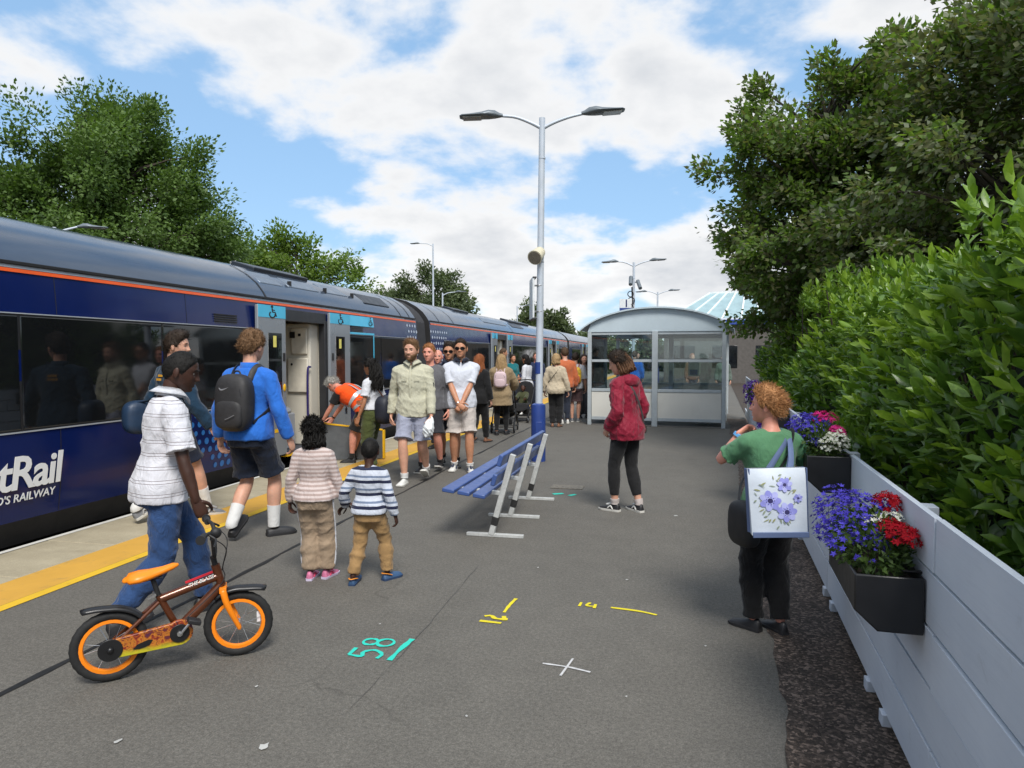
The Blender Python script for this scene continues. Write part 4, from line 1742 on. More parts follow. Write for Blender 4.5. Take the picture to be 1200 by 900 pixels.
# big lime behind the train
tree((-18.9, 20.9, -1.0), 'big rounded dark green tree standing behind the lettered carriage', 12.5,
     [(0, 0, 7.4, 3.9, 3.9, 3.8), (-2.4, -1.2, 6.4, 2.8, 2.8, 2.6), (1.1, .8, 6.4, 2.7, 2.6, 3.2), (.2, 0, 10.2, 1.6, 1.6, 1.5), (-4.8, -2.5, 5.6, 2.2, 2.2, 2.0)], L_LEFT, 3, 300, 480, .135, .72, .32)
tree((-16.1, 27.6, -1.0), 'light green loosely branched tree beside the big dark tree', 8.6,
     [(0, 0, 6.2, 1.9, 1.7, 1.8), (1.8, .8, 5.9, 1.7, 1.6, 1.0), (-.8, 0, 6.8, 1.2, 1.2, 1.3)], L_LITE, 5, 80, 200, .15, .50, .14, gap=.2)
tree((-27, 16, -1.0), 'dark tree half hidden at the far side of the big left tree', 10.5,
     [(0, 0, 5.6, 3.4, 3.4, 2.8), (-2, -3, 4.8, 3, 3, 2.6)], L_LEFT, 8, 110, 300, .17, 1.0, .25)
# beyond the train
tree((-19.6, 57, -1), 'round grey-green tree beside the tall street lamp', 11,
     [(0, 0, 6.9, 2.9, 2.9, 3.0), (1.6, 0, 5.8, 2.2, 2, 2.5), (-1.8, 0, 6.0, 1.9, 1.9, 2.4)], L_FAR, 12, 130, 200, .24, .75, .2)
tree((-24.5, 60, -1), 'low grey-green tree left of the tall street lamp', 8.6,
     [(0, 0, 6.2, 2.8, 2.8, 2.0), (-2.0, 0, 5.6, 2.0, 2.0, 1.7)], L_FAR, 13, 80, 160, .26, .8, .18)
tree((-16.4, 84, -1), 'far upright tree left of the near lamp post', 9.6,
     [(0, 0, 5.4, 1.9, 1.9, 3.2), (-.9, 0, 4.6, 1.4, 1.4, 2.4)], L_FAR, 14, 70, 90, .40, .7, .2)
tree((-13.6, 84, -1), 'far upright tree right of the near lamp post', 9.2,
     [(0, 0, 5.2, 1.7, 1.7, 3.0), (.6, 0, 4.4, 1.4, 1.4, 2.2)], L_FAR, 15, 66, 90, .40, .7, .2)
for k, (xc, zf, hh, rr, lb) in enumerate(((8.6, 100, 5.6, 3.2, 'far bushy tree beside the platform number sign'), (10.8, 92, 6.6, 2.2, 'far dark tree just left of the shelter roof'), (4.6, 110, 5.0, 3.4, 'low far tree above the last carriage'), (0.5, 125, 5.0, 4.0, 'low far tree beyond the middle carriage'), (13.5, 75, 5.0, 4.0, 'far green tree seen through the shelter glass'), (19.5, 70, 5.6, 4.4, 'broad far tree behind the glass roofed station building'))):
    x, y = GP(xc, zf)
    tree((x, y, -1), lb, hh + 1, [(0, 0, hh * .58, rr, rr, hh * .45), (rr * .7, 0, hh * .45, rr * .7, rr * .7, hh * .35)], L_FAR, 20 + k, 60, 90, .45, .8, .2, name='distant_tree')

# right-hand sycamores behind the hedge
SYC = [(L_SYC, .66), (L_SYCB, .24), (L_SYCP, .10)]
SYC2 = [(L_SYC, .38), (L_SYCB, .36), (L_SYCP, .26)]
x, y = GP(5.1, 11.8)
tree((x, y, 0), 'tall leafy sycamore rising behind the hedge beside the shelter', 8.0,
     [(0, 0, 4.1, 1.75, 1.9, 2.3), (-.35, .2, 3.3, 1.35, 1.5, 1.6), (.8, .0, 5.2, 1.5, 1.6, 1.5), (-.7, 0, 5.05, .75, .8, .8)], L_SYC, 31, 230, 300, .092, .31, .16, mats=SYC, gap=.03)
x, y = GP(6.3, 8.6)
tree((x, y, 0), 'broad sycamore with pale leaf undersides overhanging the laurel hedge', 9.0,
     [(.2, 0, 4.2, 2.2, 2.1, 2.2), (-1.1, -.2, 3.4, 1.4, 1.5, 1.3), (1.4, -1.2, 4.2, 2.2, 2.0, 2.0), (1.3, -.3, 5.7, 1.8, 1.8, 1.2), (-.5, .3, 4.8, 1.2, 1.2, 1.0)], L_SYC, 33, 270, 300, .092, .36, .2, mats=SYC2, gap=.03)

# ------------------------------------------------------------------ laurel hedge
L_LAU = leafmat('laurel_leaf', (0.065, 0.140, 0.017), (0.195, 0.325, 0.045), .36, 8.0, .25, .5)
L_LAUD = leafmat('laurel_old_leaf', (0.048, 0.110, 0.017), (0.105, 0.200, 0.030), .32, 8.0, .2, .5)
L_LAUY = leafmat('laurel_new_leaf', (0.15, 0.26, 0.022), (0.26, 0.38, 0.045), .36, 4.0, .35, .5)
rng = np.random.default_rng(99)
HP, HA, HN, HS, HM = [], [], [], [], []


def hedge_top(t):
    return 1.84 + .36 * min(1, max(0, (t + .6) / 5)) + .10 * math.sin(t * 1.1 + 1.0) + .10 * math.sin(t * 2.7 + .4) + .06 * math.sin(t * 5.1)


def hedge_front(t, z):
    return .27 + .12 * math.sin(t * 1.5 + z * 1.9) + .09 * math.sin(t * 3.9 - z * 2.9 + 1) + max(0, (z - 1.35)) * .5


def shoot(root, d, n, ls, mi):
    """a shoot with spiral leaves"""
    d = unit(np.array(d, float))
    a = unit(np.cross(d, [0.3, 0.2, 1.0]))
    b_ = np.cross(d, a)
    L = ls * rng.uniform(1.0, 1.6)
    ph = rng.uniform(0, 6.28)
    for k in range(n):
        f = k / max(1, n - 1)
        ang = ph + k * 2.4
        side = a * math.cos(ang) + b_ * math.sin(ang)
        A = unit(side * (1.05 - .75 * f) + d * (.35 + .9 * f) + rng.normal(size=3) * .12)
        HP.append(root + d * L * (f - .3))
        HA.append(A)
        HN.append(unit(d * 1.0 - side * .3 + np.array([0, 0, .25]) + rng.normal(size=3) * .12))
        HS.append(ls * rng.uniform(.75, 1.15) * (1 - .25 * f))
        HM.append(2 if (mi == 2 and f > .4) else (0 if mi == 2 else mi))


def hedge_pt(t, off, z):
    return np.array(fp(t, off, z))


FNv, FUv = np.array(FN), np.array(FU)
for i in range(3500):                            # front face
    u_ = rng.random()
    t = -2.6 + 16.2 * u_ ** 1.25
    z = rng.uniform(.15, 1.0) ** .8 * hedge_top(t)
    near = t < 3
    if not near and rng.random() < .25:
        continue
    p = hedge_pt(t, hedge_front(t, z) + rng.uniform(-.02, .16), z)
    d = -FNv * rng.uniform(.55, 1.1) + np.array([0, 0, rng.uniform(.2, 1.0)]) + FUv * rng.normal() * .45
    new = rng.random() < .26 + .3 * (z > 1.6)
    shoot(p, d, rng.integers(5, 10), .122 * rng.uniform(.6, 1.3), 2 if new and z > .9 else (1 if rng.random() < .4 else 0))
for i in range(2300):                            # top
    t = -2.6 + 16.2 * rng.random() ** 1.2
    off = rng.uniform(.35, 1.9)
    z = hedge_top(t) + .05 * math.sin(off * 3 + t) + .10 * (off - .4) + rng.uniform(-.12, .12)
    d = np.array([0, 0, 1.0]) - FNv * rng.uniform(-.2, .6) + FUv * rng.normal() * .35
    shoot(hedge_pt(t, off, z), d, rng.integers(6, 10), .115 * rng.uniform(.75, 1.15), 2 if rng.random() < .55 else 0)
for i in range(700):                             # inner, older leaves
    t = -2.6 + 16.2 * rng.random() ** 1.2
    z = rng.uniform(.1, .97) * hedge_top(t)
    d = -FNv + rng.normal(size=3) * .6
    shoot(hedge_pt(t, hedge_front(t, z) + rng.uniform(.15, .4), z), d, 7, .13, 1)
HP, HA, HN, HS, HM = map(np.array, (HP, HA, HN, HS, HM))
tip = HP + HA * HS[:, None]
keep = (np.minimum((HP - np.array(F0)) @ FNv, (tip - np.array(F0)) @ FNv) > .06) | (np.minimum(HP[:, 2], tip[:, 2]) > 1.17)
HP, HA, HN, HS, HM = HP[keep], HA[keep], HN[keep], HS[keep], HM[keep]
hedge = thing('laurel_hedge', 'tall glossy green laurel hedge behind the pale blue fence', 'hedge', (0, 0, 0))
SHAPE = [(0, .02, 0), (.26, .165, .022), (.66, .175, .012), (1.0, .012, -.06)]
# the 300 leaves that show largest are single pieces
camp = np.array([0, 0, 1.65])
rel = HP - camp
fw = rel @ np.array([-math.sin(YAW), math.cos(YAW), 0])
rt = rel @ np.array([math.cos(YAW), math.sin(YAW), 0])
ok = (fw > 1.0) & (rt / fw < .70) & (HP[:, 2] > 1.1) & (((HP - np.array(F0)) @ FNv) < .42)
app = np.where(ok, HS / np.linalg.norm(rel, axis=1), 0)
sel = np.argsort(-app)[:300]
rest = np.setdiff1d(np.arange(len(HP)), sel)
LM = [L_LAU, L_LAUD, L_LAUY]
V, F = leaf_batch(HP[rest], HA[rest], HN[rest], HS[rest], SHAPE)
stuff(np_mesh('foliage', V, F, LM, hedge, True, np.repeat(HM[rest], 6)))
V, F = leaf_batch(np.zeros((1, 3)), np.array([[0, 1., 0]]), np.array([[0, 0, 1.]]), np.array([1.0]), SHAPE)
LOBJ = []
for k in range(3):
    o = np_mesh('leaf', V, F, LM[k], hedge, True)
    LOBJ.append([o, False])
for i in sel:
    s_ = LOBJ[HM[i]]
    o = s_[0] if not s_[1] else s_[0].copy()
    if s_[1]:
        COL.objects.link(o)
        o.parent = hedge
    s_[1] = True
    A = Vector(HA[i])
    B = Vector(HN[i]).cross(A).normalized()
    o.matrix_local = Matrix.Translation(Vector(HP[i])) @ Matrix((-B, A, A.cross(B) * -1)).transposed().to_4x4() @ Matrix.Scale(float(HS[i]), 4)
for o, used in LOBJ:
    if not used:
        bpy.data.objects.remove(o)
# woody stems through the hedge
mb = MB()
for i in range(150):
    t = -2.6 + 16.2 * i / 150
    for k in range(3):
        p = hedge_pt(t + random.uniform(-.1, .1), random.uniform(.55, 1.3), 0)
        q = hedge_pt(t + random.uniform(-.4, .4), random.uniform(.35, 1.6), hedge_top(t) * random.uniform(.8, 1.0))
        mb.tube([p, (p + q) / 2 + rng.normal(size=3) * .08, q], [.022, .016, .006], 5)
mb.build('stems', BARK, hedge)
V = []  # added core mesh: blocks light, inner shade put into its dark colour
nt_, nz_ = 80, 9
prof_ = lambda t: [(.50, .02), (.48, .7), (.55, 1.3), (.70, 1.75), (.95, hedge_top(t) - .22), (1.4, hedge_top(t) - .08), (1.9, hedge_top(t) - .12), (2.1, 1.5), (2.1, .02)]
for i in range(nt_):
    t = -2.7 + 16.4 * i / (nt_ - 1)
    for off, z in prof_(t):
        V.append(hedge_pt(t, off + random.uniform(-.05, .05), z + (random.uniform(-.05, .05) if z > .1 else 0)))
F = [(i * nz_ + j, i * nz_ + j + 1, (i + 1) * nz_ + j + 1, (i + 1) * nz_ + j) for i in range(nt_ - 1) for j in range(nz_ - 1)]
np_mesh('shade_core', np.array(V), np.array(F), mat('hedge_core_shade', (0.012, 0.022, 0.007), .9, nscale=12, namt=.6, bump=1.0, bscale=22), hedge, True)

# ================================================================== STATION BUILDING
SBW = mat('building_brick', srgb(92, 88, 84), .8, nscale=6, namt=.2)
SBG = mat('glazing_bar', srgb(222, 228, 230), .5)
x, y = GP(10.6, 42)
sb = thing('station_building', 'station building with a pitched glass roof beyond the shelter', 'building', (x, y, 0), R(-8))
mb = MB()
mb.box2((-1.6, 0, 0), (8, 9, 3.40))
mb.build('wall', SBW, sb, False)
mb = MB()
mb.box2((-1.75, -.25, 3.40), (8.2, 9.2, 3.68))
mb.build('blue_fascia', mat('fascia_blue', srgb(52, 78, 160), .5), sb, True, .02)
for k, yy in enumerate((-.2, 3.0, 6.0)):
    pass
RG = mat('roof_glass', srgb(150, 174, 178), .2, 0, .5, nscale=2, namt=.12)
zb, zr, xl, xr, yl = 3.75, 5.5, -1.5, 6.0, 5.6
xm0, xm1 = .8, 4.4
for side, (ya, yb) in enumerate(((0.0, yl / 2), (yl, yl / 2))):
    for k in range(7):
        f0, f1 = k / 7, (k + 1) / 7
        bx0, bx1 = xl + (xr - xl) * f0, xl + (xr - xl) * f1
        tx0, tx1 = xm0 + (xm1 - xm0) * f0, xm0 + (xm1 - xm0) * f1
        mb = MB()
        mb.add([(bx0 + .03, ya, zb), (bx1 - .03, ya, zb), (tx1 - .02, yb, zr), (tx0 + .02, yb, zr)], [(0, 1, 2, 3) if side == 0 else (3, 2, 1, 0)])
        mb.build('roof_pane', RG, sb, False)
    for k in range(8):
        f0 = k / 7
        mb = MB()
        mb.bar((xl + (xr - xl) * f0, ya, zb), (xm0 + (xm1 - xm0) * f0, yb, zr), .09, .09)
        mb.build('glazing_bar', SBG, sb, False)
for xx, xt in ((xl, xm0), (xr, xm1)):
    mb = MB()
    mb.add([(xx, 0.05, zb), (xx, yl - .05, zb), (xt, yl / 2, zr - .04)], [(0, 1, 2)])
    mb.build('roof_pane', RG, sb, False)
mb = MB()
mb.bar((xm0, yl / 2, zr), (xm1, yl / 2, zr), .12, .12)
mb.bar((xl, 0, zb), (xr, 0, zb), .10, .10)
mb.bar((xl, yl, zb), (xr, yl, zb), .10, .10)
mb.bar((xl, 0, zb), (xl, yl, zb), .10, .10)
mb.build('ridge_and_sills', SBG, sb, False)
for k in range(3):
    mb = MB()
    mb.box2((-1.2 + k * 2.4, -.03, .9), (.2 + k * 2.4, .01, 2.2))
    mb.build('window', WINT, sb, True, .02)

# ================================================================== PEOPLE
SK = {
    'fair': skin('skin_fair', srgb(205, 158, 134)),
    'tan': skin('skin_tan', srgb(190, 138, 108)),
    'pink': skin('skin_ruddy', srgb(214, 150, 130)),
    'olive': skin('skin_olive', srgb(168, 118, 88)),
    'dark': skin('skin_dark', srgb(66, 42, 32)),
    'brown': skin('skin_brown', srgb(84, 54, 42)),
}
LIP = {k: skin('lip_' + k, tuple(x * y for x, y in zip(v, (.92, .62, .62)))) for k, v in
       dict(fair=srgb(205, 158, 134), tan=srgb(190, 138, 108), pink=srgb(214, 150, 130), olive=srgb(168, 118, 88), dark=srgb(86, 50, 42), brown=srgb(104, 62, 52)).items()}
EYEW = mat('eye_white', srgb(120, 112, 106), .5, nscale=40, namt=.02)
EYED = mat('eye_dark', (0.015, 0.01, 0.008), .15, nscale=40, namt=.05)
HR = {
    'black': hairmat('hair_black', (0.010, 0.009, 0.008)),
    'dark': hairmat('hair_dark_brown', (0.030, 0.020, 0.014)),
    'brown': hairmat('hair_brown', (0.075, 0.045, 0.025)),
    'sandy': hairmat('hair_sandy', (0.16, 0.09, 0.045)),
    'ginger': hairmat('hair_ginger', (0.30, 0.13, 0.05)),
    'red': hairmat('hair_auburn', (0.26, 0.085, 0.03)),
    'blonde': hairmat('hair_blonde', (0.36, 0.24, 0.12)),
    'grey': hairmat('hair_grey', (0.40, 0.39, 0.36)),
}


def smooth01(x):
    x = np.clip(x, 0, 1)
    return x * x * (3 - 2 * x)


def head_surface(D):
    """unit directions -> head surface (metres, for a 0.226 m tall head), y is the face side"""
    x, y, z = .0745 * D[:, 0], .096 * D[:, 1], .113 * D[:, 2]
    t = np.clip(-z / .113, 0, 1)
    front = smooth01((y + .02) / .06)
    back = smooth01((-y + .0) / .05)
    up = np.clip(z / .113, 0, 1)
    x = x * (1 - .20 * t ** 1.4) * (1 + .06 * up * (1 - up) * 2)
    y = y + front * .034 * t ** 1.3 * np.exp(-(x / .05) ** 2)
    y = y * (1 - back * .42 * t ** 1.2)
    y = np.where(y > .078, .078 + (y - .078) * .62, y)
    x = np.where(np.abs(x) > .055, x, x * (1 + .06 * front * t))
    fr = smooth01((y - .02) / .05)
    g = lambda cx, cz, sx, sz: np.exp(-((np.abs(x) - cx) / sx) ** 2 - ((z - cz) / sz) ** 2)
    g0 = lambda cz, sx, sz: np.exp(-(x / sx) ** 2 - ((z - cz) / sz) ** 2)
    nz = np.clip((.030 - z) / .054, 0, 1)
    prof = np.where(z > -.026, nz ** 1.15 * .024, .024 * np.clip(1 - (-.026 - z) / .012, 0, 1))
    prof = np.where((z < .030) & (z > -.038), prof, 0)
    sg = .0075 + .0075 * np.clip(nz, 0, 1) ** 2
    y = y + fr * prof * np.exp(-(x / sg) ** 2)
    y = y + fr * (.006 * g(.014, -.026, .007, .008))
    y = y - fr * .0085 * g(.031, .006, .014, .011)
    y = y + fr * .0045 * g(.028, .029, .024, .008)
    y = y + fr * .0035 * g(.042, -.018, .016, .014)
    y = y + fr * (.0058 * g0(-.050, .021, .0055) + .0062 * g0(-.064, .018, .006) - .0045 * g0(-.057, .022, .003))
    y = y - fr * .004 * g0(-.075, .022, .006)
    y = y + fr * .007 * g0(-.094, .02, .014)
    return np.column_stack([x, y, z])


def head_dirs(nu, nv):
    u = np.linspace(-np.pi, np.pi, nu, endpoint=False)
    az = u - .5 * np.sin(u)
    vv = np.linspace(0, np.pi, nv + 1)
    th = vv + .2 * np.sin(2 * vv)
    A, T = np.meshgrid(az, th)
    return A.ravel(), T.ravel(), np.column_stack([(np.sin(T) * np.sin(A)).ravel(), (np.sin(T) * np.cos(A)).ravel(), np.cos(T).ravel()])


def grid_faces(nu, nv):
    return [(i * nu + j, (i + 1) * nu + j, (i + 1) * nu + (j + 1) % nu, i * nu + (j + 1) % nu) for i in range(nv) for j in range(nu)]


HAIRLINE = ([0, .35, .75, 1.05, 1.3, 1.62, 1.95, 2.4, 3.15], [.072, .070, .052, .026, -.012, -.002, -.040, -.062, -.068])


def ik(a, c, l1, l2, pole):
    a, c = np.array(a, float), np.array(c, float)
    d = c - a
    L = np.linalg.norm(d)
    mx = (l1 + l2) * .997
    if L > mx:
        c = a + d / L * mx
        L = mx
        d = c - a
    t = d / L
    x = (l1 ** 2 - l2 ** 2 + L ** 2) / (2 * L)
    h = math.sqrt(max(0, l1 ** 2 - x ** 2))
    p = np.array(pole, float)
    p = p - t * (p @ t)
    p /= np.linalg.norm(p) + 1e-9
    return a + t * x + p * h, c


def wrinkle(me, amp, seed, freq=26.0, keep=None):
    n = len(me.vertices)
    co = np.empty(n * 3, np.float32)
    no = np.empty(n * 3, np.float32)
    me.vertices.foreach_get('co', co)
    me.vertices.foreach_get('normal', no)
    co, no = co.reshape(-1, 3), no.reshape(-1, 3)
    rg = np.random.default_rng(seed)
    d = np.zeros(n)
    for k in range(7):
        kv = unit(rg.normal(size=3) * np.array([1, 1, 1.25])) * freq * rg.uniform(.55, 1.7)
        k2 = unit(rg.normal(size=3)) * freq * .45
        s_ = np.sin(co @ kv + rg.uniform(0, 6) + 1.6 * np.sin(co @ k2 + rg.uniform(0, 6)))
        d += (2.4 * (1 - np.abs(s_)) ** 2 - .8) / (1 + .3 * k)
    d *= amp / 3.0
    co = co + no * d[:, None]
    me.vertices.foreach_set('co', co.astype(np.float32).ravel())
    me.update()


MALE = [(.455, .050, .048, -.004), (.475, .078, .060, -.006), (.50, .090, .066, -.008), (.535, .093, .068, -.008), (.575, .087, .062, -.002), (.62, .083, .058, .004), (.67, .087, .061, .004), (.72, .094, .066, .002), (.765, .099, .064, -.003), (.80, .092, .052, -.008), (.825, .060, .042, -.010), (.84, .038, .036, -.010)]
FEM = [(.455, .050, .048, -.004), (.475, .082, .062, -.006), (.50, .096, .068, -.008), (.535, .098, .068, -.008), (.575, .085, .058, -.002), (.62, .073, .052, .004), (.67, .077, .056, .006), (.72, .085, .068, .010), (.765, .088, .058, -.001), (.80, .083, .046, -.008), (.825, .056, .038, -.010), (.84, .034, .034, -.010)]


class Person:
    def __init__(s, label, xc, zf, face, H, sex='m', headh=None, girth=1.0, depth=1.0, lean=(0, 0), side=0.0, twist=0.0, head=(0, 0), la=None, ra=None, lf=None, rf=None, drop=0.0, sk='fair', vox=.012, group='people on the platform', seed=1, hips=(0, 0), roll=0.0):
        s.H = H
        s.hh = headh or .140 * H
        s.B = (H - s.hh) / .869
        s.sex = sex
        s.bot_off = 0.0
        s.sk = sk
        s.vox = vox
        s.seed = seed
        x, y = GP(xc, zf)
        s.rz = YAW - R(face)
        s.loc = (x, y, 0)
        s.t = thing('person', label, 'person', s.loc, s.rz, group)
        s.tab = np.array(FEM if sex == 'f' else MALE)
        s.tab[:, 1] *= girth
        s.tab[:, 2] *= girth * depth
        B = s.B
        # spine
        s.a0, s.a1, s.side, s.twist = R(lean[0]), R(lean[1]), R(side), R(twist)
        s.piv = np.array([hips[0], hips[1], .53 * B - drop])
        s.sv = np.linspace(.53, .90, 75)
        pos = [s.piv.copy()]
        for q in s.sv[1:]:
            pos.append(pos[-1] + s._up(q) * (s.sv[1] - s.sv[0]) * B)
        s.sp = np.array(pos)
        # joints
        sw = (.104 if sex == 'm' else .094) * (girth ** .6)
        for sd_, nm in ((1, 'r'), (-1, 'l')):
            setattr(s, 'sh_' + nm, s.at(.795, sd_ * sw * B, -.006 * B))
            p, Rr, Fd, U = s.frame(.53)
            setattr(s, 'hip_' + nm, s.piv + Rr * sd_ * .050 * B - U * .012 * B)
        for nm, spec, sd_ in (('r', ra, 1), ('l', la, -1)):
            spec = dict(spec or {})
            sh_ = getattr(s, 'sh_' + nm)
            _, Rr, Fd, U = s.frame(.79)
            if 'w' in spec:
                wv = np.array(spec['w'], float)
            else:
                o, f_ = spec.get('out', .045), spec.get('fwd', .03)
                dirv = unit(Rr * sd_ * o / .3 + np.array([0, f_ / .3, 0]) + np.array([0, 0, -1.0]))
                wv = sh_ + dirv * .312 * B
            pole = spec.get('pole', (sd_ * .45, -1, 0))
            el, wv = ik(sh_, wv, .168 * B, .150 * B, pole)
            setattr(s, 'el_' + nm, el)
            setattr(s, 'wr_' + nm, wv)
            setattr(s, 'arm_' + nm, spec)
        for nm, spec, sd_ in (('r', rf, 1), ('l', lf, -1)):
            fx, fy, fz, yw, pt = spec if spec else (sd_ * .075, 0, 0, sd_ * 9, 0)
            hp = getattr(s, 'hip_' + nm)
            ank = np.array([fx, fy, .058 * B + fz])
            kn, an = ik(hp, ank, .236 * B, .232 * B, (sd_ * .12, 1, 0))
            setattr(s, 'kn_' + nm, kn)
            setattr(s, 'an_' + nm, an)
            setattr(s, 'ft_' + nm, (R(yw), R(pt)))
        # head frame
        hy, hp_ = R(head[0]), R(head[1])
        c_, Rr, Fd, U = s.frame(.88)
        Fd2 = Fd * math.cos(hy) + Rr * math.sin(hy)
        Fd2 = np.array([Fd2[0], Fd2[1], Fd2[2] * .35])
        Fd2 /= np.linalg.norm(Fd2)
        Fd2 = unit(np.array([Fd2[0] * math.cos(hp_), Fd2[1] * math.cos(hp_), Fd2[2] * math.cos(hp_) + math.sin(hp_)]))
        R2 = unit(np.cross(Fd2, [math.sin(R(roll)) * Fd2[1], -math.sin(R(roll)) * Fd2[0], 1.0]))
        U2 = np.cross(R2, Fd2)
        nb = s.frame(.838)[0]
        s.k = s.hh / .226
        s.hc = nb + s.frame(.85)[3] * (.032 * B) + U2 * .113 * s.k + Fd2 * .016 * s.k
        s.hm = np.column_stack([R2, Fd2, U2])
        s._body()

    def _tilt(s, q):
        return s.a0 + (s.a1 - s.a0) * smooth01((q - .53) / .17)

    def _up(s, q):
        a = float(s._tilt(q))
        sd_ = s.side * float(smooth01((q - .53) / .2))
        return np.array([math.sin(sd_), math.sin(a) * math.cos(sd_), math.cos(a) * math.cos(sd_)])

    def frame(s, q):
        U = s._up(q)
        tw = s.twist * float(np.clip((q - .53) / .25, 0, 1))
        Rr = np.array([math.cos(tw), -math.sin(tw), 0])
        Rr = unit(Rr - U * (Rr @ U))
        Fd = np.cross(U, Rr)
        if q < .53:
            p = s.piv + s._up(.53) * (q - .53) * s.B
        else:
            p = np.array([np.interp(q, s.sv, s.sp[:, i]) for i in range(3)])
        return p, Rr, Fd, U

    def at(s, q, r=0.0, f=0.0):
        p, Rr, Fd, U = s.frame(q)
        return p + Rr * r + Fd * f

    def torso_rings(s, q0, q1, off, n=22, flare=0.0, k=16, low=0.0):
        qs = np.linspace(q0, q1, k)
        rings = []
        th = np.linspace(0, 2 * np.pi, n, endpoint=False)
        for q in qs:
            qq = max(q, s.tab[0, 0])
            rx, ry, yo = [np.interp(qq, s.tab[:, 0], s.tab[:, i]) for i in (1, 2, 3)]
            if q < .535:
                rx = max(rx, .090) if q < .5 else rx
                ry = max(ry, .066) if q < .5 else ry
            f_ = flare * np.clip((.62 - q) / .15, 0, 2) + low * float(smooth01((.65 - q) / .06))
            p, Rr, Fd, U = s.frame(q)
            c_ = p + Fd * yo * s.B
            ct, st = np.cos(th), np.sin(th)
            e = .82
            ct, st = np.sign(ct) * np.abs(ct) ** e, np.sign(st) * np.abs(st) ** e
            rings.append(c_ + np.outer(ct * (rx * s.B + off + f_), Rr) + np.outer(st * (ry * s.B + off + f_), Fd))
        return rings

    def limb(s, mb, pts, rad, sub=5, n=14, cap='round', cap1=None):
        mb.sweep(pts, rad, None, (0, 1, 0), n, sub, cap, cap1)

    def arm_pts(s, nm):
        return getattr(s, 'sh_' + nm), getattr(s, 'el_' + nm), getattr(s, 'wr_' + nm)

    def leg_pts(s, nm):
        return getattr(s, 'hip_' + nm), getattr(s, 'kn_' + nm), getattr(s, 'an_' + nm)

    def _body(s):
        B = s.B
        mb = MB()
        mb.loft([r_ for r_ in s.torso_rings(.495, .84, -.004, 20)], 'flat', 'round')
        for nm in 'rl':
            a, e, w_ = s.arm_pts(nm)
            g = 1.0 if s.sex == 'm' else .86
            nb = s.at(.824, 0, -.010 * B)
            mb.sweep([nb, (nb + a) / 2 + np.array([0, 0, .006 * B]), a], [.016 * B, .024 * B, .029 * B], None, (0, 1, 0), 10, 4, 'round')
            s.limb(mb, [a, a * .6 + e * .4, e, e * .65 + w_ * .35, w_], np.array([.032, .0285, .0225, .0235, .0155]) * B * g)
            h, k, an = s.leg_pts(nm)
            s.limb(mb, [h, h * .55 + k * .45, k, k * .62 + an * .38, an * .85 + k * .15, an], np.array([.053, .047, .033, .035, .023, .022]) * B)
        nk = [s.at(.815, 0, -.010 * B), s.at(.845, 0, -.006 * B), s.hc - s.hm[:, 2] * .055 * s.k - s.hm[:, 1] * .018 * s.k]
        mb.sweep(nk, np.array([.046, .034, .033]) * B, None, (0, 1, 0), 14, 5, 'round')
        me = remesh(mb, s.vox * 1.3, 2)
        # head, ears, hands joined into the same surface object
        hb = MB()
        nu, nv = (72, 56) if s.vox < .0125 else (48, 36)
        A, T, D = head_dirs(nu, nv)
        HS = head_surface(D)
        W_ = HS * s.k @ s.hm.T + s.hc
        F = grid_faces(nu, nv)
        lip = np.array([[np.mean(HS[list(f)], axis=0)] for f in F]).reshape(-1, 3)
        mi = ((np.abs(lip[:, 0]) < .024 - np.abs(lip[:, 2] + .057) * .9) & (lip[:, 2] > -.069) & (lip[:, 2] < -.046) & (lip[:, 1] > .05)).astype(int)
        hb.add(W_, F)
        hb.m = list(mi)
        hm = Matrix([list(r_) for r_ in s.hm])
        for sd_ in (1, -1):
            c_ = s.hc + s.hm @ (np.array([sd_ * .0745, -.008, -.006]) * s.k)
            hb.ell(c_, (.010 * s.k, .019 * s.k, .033 * s.k), 12, 8, hm @ Matrix.Rotation(sd_ * R(-18), 3, 'Z') @ Matrix.Rotation(R(10), 3, 'X'))
        for nm, sd_ in (('r', 1), ('l', -1)):
            s._hand(hb, nm, sd_)
        hme = hb.mesh()
        bm = bmesh.new()
        bm.from_mesh(me)
        n0 = len(bm.faces)
        bm.from_mesh(hme)
        bm.faces.ensure_lookup_table()
        for i, v_ in enumerate(hb.m):
            bm.faces[n0 + i].material_index = v_
        bm.to_mesh(me)
        bm.free()
        bpy.data.meshes.remove(hme)
        me.materials.clear()
        s.body = finish(me, 'body', [SK[s.sk], LIP[s.sk]], s.t, True, 0, 180)
        for sd_ in (1, -1):
            eb = MB()
            c_ = s.hc + s.hm @ (np.array([sd_ * .031, .0715, .006]) * s.k)
            r_ = .0112 * s.k
            eb.ell(c_, (r_, r_ * .9, r_ * .72), 12, 8, hm)
            c2 = s.hc + s.hm @ (np.array([sd_ * .030, .0765, .006]) * s.k)
            eb.ell(c2, (r_ * .52, r_ * .62, r_ * .58), 10, 6, hm, 1.0, 1)
            eb.build('eye', [EYEW, EYED], s.t)

    def _hand(s, mb, nm, sd_):
        """palm, four fingers and thumb at the wrist"""
        spec = getattr(s, 'arm_' + nm)
        el, w_ = getattr(s, 'el_' + nm), getattr(s, 'wr_' + nm)
        d = np.array(spec.get('hand', unit(w_ - el)), float)
        d = unit(d)
        pn = np.array(spec.get('palm', (-sd_, 0, 0)), float)      # palm faces this way
        pn = unit(pn - d * (pn @ d))
        ac = np.cross(d, pn)                                       # across the palm
        fw = np.array(spec.get('thumb', (0, 1, 0)), float)
        if ac @ fw < 0:
            ac = -ac
        L = .105 * s.B
        curl = spec.get('curl', .55)
        w0 = w_ - d * .01
        th = np.linspace(0, 2 * np.pi, 12, endpoint=False)
        rings = []
